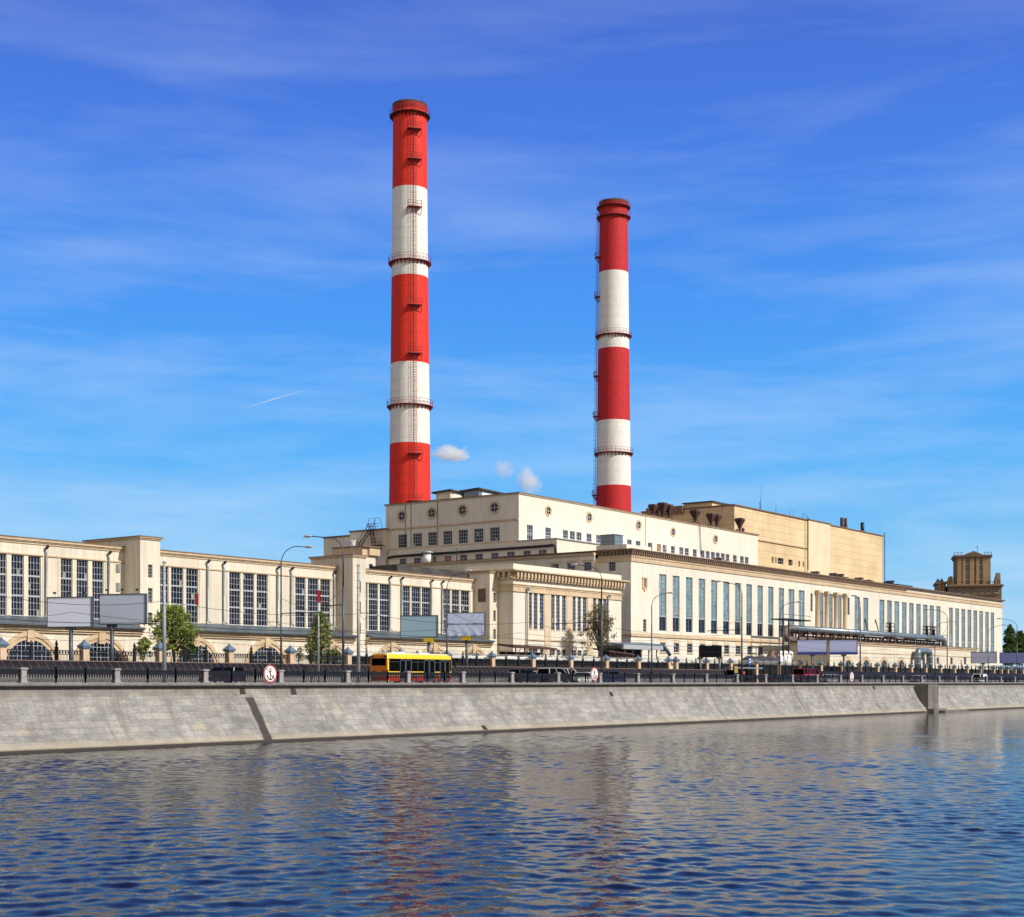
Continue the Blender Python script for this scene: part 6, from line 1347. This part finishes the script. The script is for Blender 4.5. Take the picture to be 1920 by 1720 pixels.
def car(kind, u, Y, dirn, key, name, label, cat='car', k=1.0, **kw):
    lo_, ca_, wh, r = kind; x = XU(u, Y); sc_ = lambda p: [(a * k, b * k) for a, b in p]
    return vehicle(name, x, Y, 0 if dirn > 0 else math.pi, label, cat, P[key], 4.4, 1.8 * k, sc_(lo_), sc_(ca_), [w * k for w in wh], r * k, **kw)
car(SUV, 417, 110.0, -1, 'plum', 'parked_car', 'dark plum estate car behind the railing, left of the large anchor sign', k=.98)
car(SUV, 984, 103.3, 1, 'black', 'parked_car', 'black hatchback nearest the railing, left of the dark windowed van', k=.98)
car(SEDAN, 1001, 106.6, 1, 'silver', 'parked_car', 'silver roofed car half hidden behind the black hatchback', k=1.12)
car(SUV, 1040, 103.9, 1, 'ink', 'parked_car', 'dark off roader with a pale rear pillar, right of the black hatchback', k=1.12, roof=P['silver'])
car(SUV, 1062, 106.8, 1, 'white', 'parked_car', 'white off roader just ahead of the dark one with the pale pillar', k=1.1)
car(SEDAN, 1092, 103.8, -1, 'white', 'parked_car', 'white saloon with a bright roof, left of the middle anchor sign', k=1.06)
car(SEDAN, 1121, 104.2, 1, 'navy', 'parked_car', 'navy saloon behind the middle anchor sign', k=1.12)
car(SUV, 1147, 107.0, 1, 'navy', 'parked_car', 'navy estate car right of the middle anchor sign', k=.95)
car(SEDAN, 1466, 104.5, 1, 'ink', 'parked_car', 'low dark car just left of the red minibus')
car(SEDAN, 1519, 102.9, 1, 'navy', 'parked_car', 'low navy car in front of the red minibus', k=.95)
car(MINIBUS, 1513, 107.4, 1, 'red', 'minibus', 'red minibus passing the twin violet billboards', 'minibus', k=1.22, win=(-1.9, -1.3, -.6, .4, 1.1))
car(VAN, 1836, 110.5, -1, 'white', 'delivery_van', 'small white van near the right end of the road', 'van', k=1.05, cargo=True)
car(SEDAN, 1896, 105.0, 1, 'ink', 'parked_car', 'dark car behind the railing at the far right', k=1.0)
car(HATCH, 1553, 111.6, -1, 'silver', 'parked_car', 'rounded silver car just right of the red minibus', k=1.1)
car(HATCH, 1722, 111.8, -1, 'silver', 'parked_car', 'silver car below the U shaped pipe', k=1.1)

# ---- bus
M['busyellow'] = paint('bus_yellow', (.86, .56, .002), .32); M['busglass'] = mat('bus_glass', (.004, .004, .005), .3, spec=.05); M['busglass'].node_tree.nodes['Principled BSDF'].inputs['IOR'].default_value = 1.1; M['busred'] = mat('bus_skirt_red', (.42, .03, .012), .45); M['busroof'] = mat('bus_roof_white', (.75, .73, .66), .5); M['busgrey'] = mat('bus_door_frame', (.075, .085, .11), .4); M['orange'] = paint('bus_shade_and_lens_orange', (.72, .20, .004), .35)
XB0 = XU(727, 104.2); LB, WB, HB = 11.0, 2.5, 3.02
bus = thing('city_bus', (XB0 + LB / 2, 104.2 + WB / 2, G), 'yellow city bus, rear tinted orange for shade, with dark windows and a red skirt', 'bus')
hl, hw_ = LB / 2, WB / 2; bus.scale = (1.0, 1.0, 1.12)
mb = MB(); prf = [(-hw_, .35), (hw_, .35), (hw_, 2.62), (hw_ - .12, 2.9), (hw_ - .45, 3.0), (-hw_ + .45, 3.0), (-hw_ + .12, 2.9), (-hw_, 2.62)]
mb.loft([[(x, a * e, .35 + (b - .35) * (1 - (1 - e) * .6)) for a, b in prf] for x, e in ((-hl, .975), (-hl + .10, 1), (hl - .2, 1), (hl, .955))]); mb.build('body', 'busyellow', bus, local=True)
mb = MB(); mb.box(-hl - .025, -hl - .001, -hw_ + .06, hw_ - .06, .75, 2.86); mb.build('rear_panel', 'orange', bus, local=True)  # rear painted orange to stand for the yellow body in shade
mb = MB(); mb.box(-hl + .3, hl - .3, -hw_ + .4, hw_ - .4, 2.98, 3.05); mb.box(-hl + 1.2, -hl + 3.4, -.8, .8, 3.05, 3.2); mb.box(.5, 2.2, -.7, .7, 3.05, 3.16); mb.build('roof_pod', 'busroof', bus, local=True)
mb = MB(); mb.box(-hl + .2, hl - .2, -hw_ - .018, -hw_ - .001, .32, .86); mb.box(-hl + .2, hl - .2, hw_ + .001, hw_ + .018, .32, .86); mb.box(-hl - .045, -hl - .027, -hw_ + .08, hw_ - .08, .42, .74); mb.build('skirt', 'busred', bus, local=True)
mb = MB()
doors = [(-hl + 1.95, 1.95), (-hl + 6.0, 1.95), (hl - 2.1, 1.7)]
for s_ in (-1, 1): mb.box(-hl + .22, hl - .12, s_ * (hw_ + .001), s_ * (hw_ + .015), 1.30, 2.52)
mb.box(hl - .02, hl + .02, -hw_ + .15, hw_ - .15, 1.2, 2.6); mb.box(-hl - .045, -hl - .027, -hw_ + .25, hw_ - .25, 1.85, 2.55); mb.build('window', 'busglass', bus, local=True)
mb = MB()
for x in (-hl + .22, -hl + 3.95, -hl + 5.0, -hl + 8.0, hl - 2.2): mb.box(x - .02, x + .02, -hw_ - .022, -hw_ - .016, 1.30, 2.52)
mb.box(-hl + .22, hl - .12, -hw_ - .020, -hw_ - .016, 2.2, 2.23); mb.build('window_bar', 'busgrey', bus, local=True)
for x, w in doors:
    for k in range(2):
        a, b = x + w * k / 2 + .03, x + w * (k + 1) / 2 - .03; f = MB()
        for q in ((a, a + .09, .40, 2.45), (b - .09, b, .40, 2.45), (a, b, 2.36, 2.45), (a, b, .40, .62), (a, b, 1.16, 1.22)): f.box(q[0], q[1], -hw_ - .05, -hw_ - .02, q[2], q[3])
        d = f.build('door', 'busgrey', bus, local=True); p = MB(); p.box(a + .05, b - .05, -hw_ - .035, -hw_ - .022, .5, 2.4); p.build('door_pane', 'busglass', d, local=True)
for x in (-hl + 2.0 + 2.35, hl - 2.75):
    for s_ in (-1, 1): wheel(bus, x, s_ * (hw_ + .03), .48, .28)
for y in (-.95, .95):
    mb = MB(); mb.box(-hl - .06, -hl - .026, y - .12, y + .12, .85, 1.2); mb.build('tail_light', 'red_light', bus, local=True)
    mb = MB()
    for k in range(6): mb.box(-hl - .05, -hl - .026, y * .72 - .32, y * .72 + .32, 1.02 + k * .06, 1.05 + k * .06)
    mb.build('engine_grille', 'rust', bus, local=True)
    mb = MB(); mb.box(-hl - .05, -hl - .026, y - .18, y + .18, 2.64, 2.78); mb.build('marker_light', 'rust', bus, local=True)
    mb = MB(); mb.box(hl - .02, hl + .03, y - .15, y + .15, .7, .95); mb.build('headlight', 'headlight', bus, local=True)
mb = MB(); mb.path([(hl - .1, -hw_ - .02, 2.7), (hl + .25, -hw_ - .2, 2.6), (hl + .3, -hw_ - .25, 2.2)], .03, 5); mb.box(hl + .22, hl + .34, -hw_ - .38, -hw_ - .12, 1.8, 2.25); mb.build('wing_mirror', 'iron', bus, local=True)
mb = MB(); mb.box(-hl + 4.2, -hl + 4.5, -hw_ - .03, -hw_ - .019, 1.06, 1.2); mb.box(hl - 2.6, hl - 2.3, -hw_ - .03, -hw_ - .019, 1.06, 1.2); mb.build('side_light', 'orange', bus, local=True)

# ---- bus stop
YST = 114.3; bsx0, bsx1 = XU(1374, YST), XU(1420, YST); bs = thing('bus_shelter', ((bsx0 + bsx1) / 2, YST, G), 'dark glazed bus stop shelter with a flat pale roof', 'bus shelter')
mb = MB(); mb.box(bsx0 - .3, bsx1 + .3, YST - .9, YST + 1.3, G + 2.55, G + 2.72); mb.build('roof', 'pipe', bs)
for k in range(5): x = bsx0 + (bsx1 - bsx0) * k / 4; mb = MB(); mb.box(x - .05, x + .05, YST + 1.0, YST + 1.1, G, G + 2.55); mb.build('post', 'iron', bs)
mb = MB(); mb.box(bsx0 + .1, bsx1 - .1, YST + 1.04, YST + 1.06, G + .3, G + 2.3); mb.build('pane', 'carglass', bs)
mb = MB(); mb.box(bsx0 + 1, bsx1 - 1, YST + .4, YST + .8, G + .42, G + .48)
for x in (bsx0 + 1.5, bsx1 - 1.5): mb.box(x - .05, x + .05, YST + .5, YST + .7, G, G + .42)
mb.build('bench', 'rust', bs)
M['signblue'] = mat('sign_blue', (.02, .06, .32), .5)
x = XU(1405, 113.6); ss = thing('bus_stop_sign', (x, 113.6, G), 'blue bus stop sign with a white square above the shelter', 'road sign'); zs_ = ZV(1240, x, 113.6)
mb = MB(); mb.path([(x, 113.6, G), (x, 113.6, zs_ + .6)], .05, 6); mb.build('post', 'lampgrey', ss)
mb = MB(); mb.box(x - .48, x + .48, 113.5, 113.54, zs_ - .62, zs_ + .62); mb.build('plate', 'signblue', ss)
mb = MB(); mb.box(x - .26, x + .26, 113.48, 113.497, zs_ - .3, zs_ + .42); mb.cm = 1; mb.box(x - .17, x + .17, 113.47, 113.479, zs_ - .1, zs_ + .25); mb.build('symbol', ['white', 'signblue'], ss)
x = XU(1380, 101.2); M['signtan'] = mat('sign_back_tan', (.33, .22, .06), .5, var=.1, vscale=3)
k = (x * CT + 101.2 * ST) / F_PX; z1, z0 = ZV(1249, x, 101.2), ZV(1262, x, 101.2)
ts = thing('road_sign', (x, 101.2, G + .13), 'small square tan sign beside the lamp post at the bus stop', 'road sign'); mb = MB(); mb.path([(x, 101.25, G + .13), (x, 101.25, z1)], .045, 6); mb.build('post', 'pipe', ts)
mb = MB(); mb.loft([[(x - .55 * a, yy, z0 + (z1 - z0) * b) for a, b in ((-1, .06), (-.94, 0), (.94, 0), (1, .06), (1, .94), (.94, 1), (-.94, 1), (-1, .94))] for yy in (101.16, 101.2)]); mb.build('plate', 'signtan', ts)
x = XU(1394, 113.2); tl = thing('traffic_light', (x, 113.2, G), 'small lit red light on a short post at the bus stop', 'traffic light'); zr = ZV(1262, x, 113.2)
M['redglow'] = mat('red_signal', (.5, .01, .01), .4); b_ = M['redglow'].node_tree.nodes['Principled BSDF']; b_.inputs['Emission Color'].default_value = (1, .03, .02, 1); b_.inputs['Emission Strength'].default_value = 1.2
mb = MB(); mb.path([(x, 113.2, G), (x, 113.2, zr - .3)], .05, 6); mb.box(x - .3, x + .3, 113.1, 113.35, zr - .35, zr + .35); mb.build('housing', 'iron', tl)
mb = MB(); mb.cs = True; mb.loft([[(x + r_ * math.cos(2 * math.pi * k / 14), yy, zr + r_ * math.sin(2 * math.pi * k / 14)) for k in range(14)] for r_, yy in ((.24, 113.09), (.2, 113.03), (.05, 113.0))]); mb.build('lens', 'redglow', tl)

# ------------------------------------------------------------------ pedestrian at the railing
def person(u, Y, label, coat, hair_c, h=1.76, rz=0):
    x = XU(u, Y); g0 = G + .13; s = h / 1.76
    me = bpy.data.meshes.new('person'); J = {}
    V = [(0, 0, .95), (0, 0, 1.12), (0, .0, 1.34), (0, 0, 1.46), (0, .01, 1.53), (0, .02, 1.63), (0, .01, 1.73),      # spine, neck, head
         (-.09, 0, .88), (-.10, .02, .49), (-.10, -.02, .09), (-.10, .10, .03), (.09, 0, .88), (.10, .0, .49), (.10, -.04, .09), (.10, .08, .03),
         (-.19, 0, 1.41), (-.24, -.02, 1.14), (-.22, .16, .98), (-.20, .23, .95), (.19, 0, 1.41), (.24, -.02, 1.14), (.22, .16, .98), (.20, .23, .95)]
    E_ = [(0, 1), (1, 2), (2, 3), (3, 4), (4, 5), (5, 6), (0, 7), (7, 8), (8, 9), (9, 10), (0, 11), (11, 12), (12, 13), (13, 14), (3, 15), (15, 16), (16, 17), (17, 18), (3, 19), (19, 20), (20, 21), (21, 22)]
    Rd = [.155, .14, .165, .10, .055, .095, .06, .10, .07, .05, .04, .10, .07, .05, .04, .075, .052, .042, .03, .075, .052, .042, .03]
    me.from_pydata([(a * s, b * s, c * s) for a, b, c in V], E_, [])
    o = bpy.data.objects.new('person', me); col.objects.link(o); o.location = (x, Y, g0); o.rotation_euler = (0, 0, rz)
    o.modifiers.new('skin', 'SKIN'); sub = o.modifiers.new('sub', 'SUBSURF'); sub.levels = sub.render_levels = 2
    for i, r in enumerate(Rd): me.skin_vertices[0].data[i].radius = (r * s, r * s * (.72 if i in (0, 1, 2) else 1)); me.skin_vertices[0].data[i].use_root = i == 0
    dg = bpy.context.evaluated_depsgraph_get(); nm = bpy.data.meshes.new_from_object(o.evaluated_get(dg)); o.modifiers.clear(); o.data = nm
    for m in ('skin', coat, 'trousers', 'shoes'): nm.materials.append(M[m])
    for p in nm.polygons:
        c = p.center / s; p.use_smooth = True
        p.material_index = 3 if c.z < .09 else 2 if c.z < .90 and abs(c.x) < .18 and c.y < .13 else 0 if c.z > 1.50 or (c.y > .19 and c.z < 1.0) else 1
    tag(o, label, 'person')
    hb = MB(); hb.cs = True; hb.loft([[(r * math.cos(2 * math.pi * k / 16) * s, (.005 + yo + r * 1.08 * math.sin(2 * math.pi * k / 16)) * s, z * s) for k in range(16)] for r, yo, z in ((.085, -.02, 1.57), (.108, -.012, 1.63), (.112, 0, 1.69), (.09, .005, 1.745), (.03, .01, 1.775))]); hb.build('hair', hair_c, o, local=True)
    fb = MB(); fb.path([(0, .098 * s, 1.655 * s), (0, .128 * s, 1.625 * s), (0, .105 * s, 1.615 * s)], [.012, .016, .01], 6); fb.build('nose', 'skin', o, local=True)
    for sx in (-1, 1):
        for q in range(4): f = MB(); f.path([((sx * .20 - .03 + .02 * q) * s, .235 * s, .955 * s), ((sx * .20 - .03 + .02 * q) * s, .275 * s, .94 * s), ((sx * .20 - .03 + .02 * q) * s, .285 * s, (.91 - .004 * (q % 2)) * s)], [.010, .009, .007], 5); f.build('finger', 'skin', o, local=True)
        f = MB(); f.path([((sx * .20 - sx * .045) * s, .22 * s, .955 * s), ((sx * .20 - sx * .07) * s, .25 * s, .935 * s)], [.011, .008], 5); f.build('thumb', 'skin', o, local=True)
        e = MB(); e.lathe(sx * .036 * s, .098 * s, [(.002, 1.648 * s), (.012, 1.656 * s), (.002, 1.664 * s)], 8); e.build('eye', 'iron', o, local=True)
    return o
M['skin'] = mat('skin', (.50, .30, .22), .6); M['olive'] = mat('olive_cloth', (.045, .05, .03), .9); M['trousers'] = mat('dark_cloth', (.02, .022, .03), .9); M['shoes'] = mat('shoe_leather', (.015, .012, .01), .5); M['hairdark'] = mat('dark_hair', (.025, .014, .01), .7)
M['pinkcloth'] = mat('pink_cloth', (.50, .20, .20), .9); M['capcloth'] = mat('grey_cap_cloth', (.06, .05, .06), .9)
person(1071, 100.0, 'dark haired person in an olive jacket standing behind the railing', 'olive', 'hairdark', 1.80, R(-150))
person(1111.5, 100.2, 'person in a pink top and dark cap behind the middle anchor sign', 'pinkcloth', 'capcloth', 1.78, R(170))

# ------------------------------------------------------------------ trees
def tree(u, Y, vtop, ubl, ubr, vb, label, leaf, seed, n, size, shape='round', gap=.35, trunk=.16, forks=9, kind='tree', group=None, name='leafy_tree', xoff=0):
    r = random.Random(seed); x = XU(u, Y); D = x * CT + Y * ST; k = D / F_PX; H_ = ZV(vtop, x, Y) - G; zb = max(.4, ZV(vb, x, Y) - G); rx = (ubr - ubl) / 2 * k; cxo = ((ubl + ubr) / 2 - u) * k
    t = thing(name, (x, Y, G), label, kind, group); rt = Vector((ST, -CT, 0)); dp = Vector((CT, ST, 0)); base = Vector((x, Y, G)); ctr = base + rt * cxo
    def env(f):        # relative radius at height fraction f of the crown
        if shape == 'round': return max(0, 1 - abs(2 * f - .9) ** 2.4) ** .6
        if shape == 'cone': return max(.04, (1 - f) ** .8) * min(1, .55 + f * 2.2)
        if shape == 'column': return max(.05, (1 - f ** 2.5)) ** .7 * min(1, .75 + f)
        return max(0, math.sin(math.pi * min(1, .15 + .85 * f)) ** .7)
    limbs = MB(); tips = []
    th_ = zb + (H_ - zb) * .12
    limbs.path([base, base + rt * .05 + Vector((0, 0, th_ * .5)), base + rt * .02 + Vector((0, 0, th_))], [trunk * 1.25, trunk, trunk * .9], 8)
    for i in range(forks):
        a = 2 * math.pi * i / forks + r.uniform(-.4, .4); f = r.uniform(.35, .95); z1 = zb + (H_ - zb) * f; e = env(f) * rx * r.uniform(.45, .9)
        st = base + Vector((0, 0, th_ * r.uniform(.7, 1.0))); en = ctr + rt * e * math.cos(a) + dp * e * math.sin(a) + Vector((0, 0, z1))
        mid = st.lerp(en, .5) + Vector((0, 0, (z1 - th_) * .14)) - (en - st).cross(Vector((0, 0, 1))) * r.uniform(-.08, .08)
        limbs.path([st, st.lerp(mid, .5) + Vector((0, 0, .15)), mid, mid.lerp(en, .5) + Vector((0, 0, .1)), en], [trunk * .6, trunk * .5, trunk * .36, trunk * .22, .02], 6)
        for j in range(4):
            q = mid.lerp(en, r.uniform(.0, 1)); d = rt * r.uniform(-1, 1) + dp * r.uniform(-1, 1) + Vector((0, 0, r.uniform(-.3, .9))); q2 = q + d.normalized() * rx * r.uniform(.2, .45)
            limbs.path([q, q.lerp(q2, .5) + Vector((0, 0, .08)), q2], [trunk * .18, trunk * .12, .012], 4); tips.append(q2)
        tips.append(en); tips.append(mid)
    limbs.build('trunk', 'bark', t)
    lv = MB(); cl = []
    for i in range(int(forks * 7)):
        f = r.random() ** .9; a = r.uniform(0, 2 * math.pi); rad = env(f) * rx * math.sqrt(r.uniform(.12, 1)); cl.append((ctr + rt * rad * math.cos(a) + dp * rad * math.sin(a) + Vector((0, 0, zb + (H_ - zb) * f)), rx * r.uniform(.14, .30) * (1 - gap * .5)))
    cl += [(p, rx * r.uniform(.12, .24)) for p in tips]
    for i in range(n):
        c, s_ = cl[r.randrange(len(cl))]; d = Vector((r.gauss(0, 1), r.gauss(0, 1), r.gauss(0, .8))); p = c + d * s_ * .62
        if p.z > G + H_ * 1.02 or p.z < G + .2: continue
        nrm = Vector((r.gauss(0, 1), r.gauss(0, 1), r.gauss(.5, 1))).normalized(); ax_ = nrm.orthogonal().normalized(); ax_ = Matrix.Rotation(r.uniform(0, 6.28), 3, nrm) @ ax_; bx_ = nrm.cross(ax_); l = size * r.uniform(.6, 1.3)
        lv.poly([p - ax_ * l * .5, p + bx_ * l * .26 + nrm * l * .06, p + ax_ * l * .5, p - bx_ * l * .26 + nrm * l * .06])
    lv.build('crown', leaf, t); return t
tree(326, 124.5, 1137, 279, 370, 1222, 'leafy fresh green tree behind the left pale mast', 'leaf1', 5, 4000, .36, 'round', forks=12)
tree(600, 124.5, 1150, 566, 636, 1238, 'pointed silvery green tree between the arches and the lamp post', 'leaf2', 9, 6800, .36, 'cone', forks=10)
tree(1124, 124.2, 1135, 1083, 1157, 1215, 'sparse olive tree with visible dark branches before the pavilion', 'leaf3', 14, 4300, .28, 'column', gap=.8, trunk=.19, forks=12, name='sparse_tree')
tree(268, 123.0, 1196, 255, 288, 1236, 'low bush at the foot of the first stair tower', 'leaf1', 21, 900, .3, 'round', forks=5, kind='shrub', name='garden_shrub', trunk=.06)
tree(352, 123.0, 1208, 338, 372, 1240, 'dark low bush under the leafy tree behind the black fence', 'leaf4', 23, 800, .3, 'round', forks=5, kind='shrub', name='garden_shrub', trunk=.06)
tree(560, 124.0, 1214, 551, 572, 1240, 'small thin shrub left of the pointed silvery tree', 'leaf3', 25, 260, .24, 'round', forks=5, kind='shrub', name='garden_shrub', trunk=.05)
tree(625, 123.0, 1222, 610, 640, 1242, 'low shrub at the right foot of the pointed silvery tree', 'leaf4', 27, 500, .26, 'round', forks=5, kind='shrub', name='garden_shrub', trunk=.05)
g_ = 'trees at the far right end'
tree(1893, 140, 1172, 1881, 1907, 1246, 'tall green tree just beyond the end of the long hall', 'leaf4', 31, 3600, .75, 'round', forks=12, name='distant_tree', group=g_, trunk=.3)
tree(1911, 150, 1185, 1897, 1928, 1246, 'broad green tree near the right edge, right of the taller one', 'leaf4', 33, 3600, .8, 'round', forks=12, name='distant_tree', group=g_, trunk=.3)
tree(1935, 148, 1180, 1918, 1955, 1246, 'green tree cut off by the right edge of the picture', 'leaf4', 35, 3000, .8, 'round', forks=12, name='distant_tree', group=g_, trunk=.3)
tree(1886, 134, 1216, 1877, 1900, 1250, 'low dark bush between the two right billboards', 'leaf4', 37, 1500, .6, 'round', forks=6, name='distant_shrub', kind='shrub', trunk=.1)
# pale pipe and far buildings' wall at the extreme right
pp = thing('yard_pipe', (XU(1890, 124), 124, G), 'pale pipe on posts behind the fence at the far right', 'pipe'); mb = MB(); z = ZF(1890, 1251, 124); mb.path([(XU(1826, 124), 124, z), (XU(1935, 124), 124, z)], .3, 10); mb.build('pipe_run', 'pipe', pp)
for u in (1840, 1858, 1880, 1900, 1918): x = XU(u, 124); mb = MB(); mb.box(x - .1, x + .1, 123.9, 124.1, G, z - .25); mb.build('pipe_support', 'iron', pp)
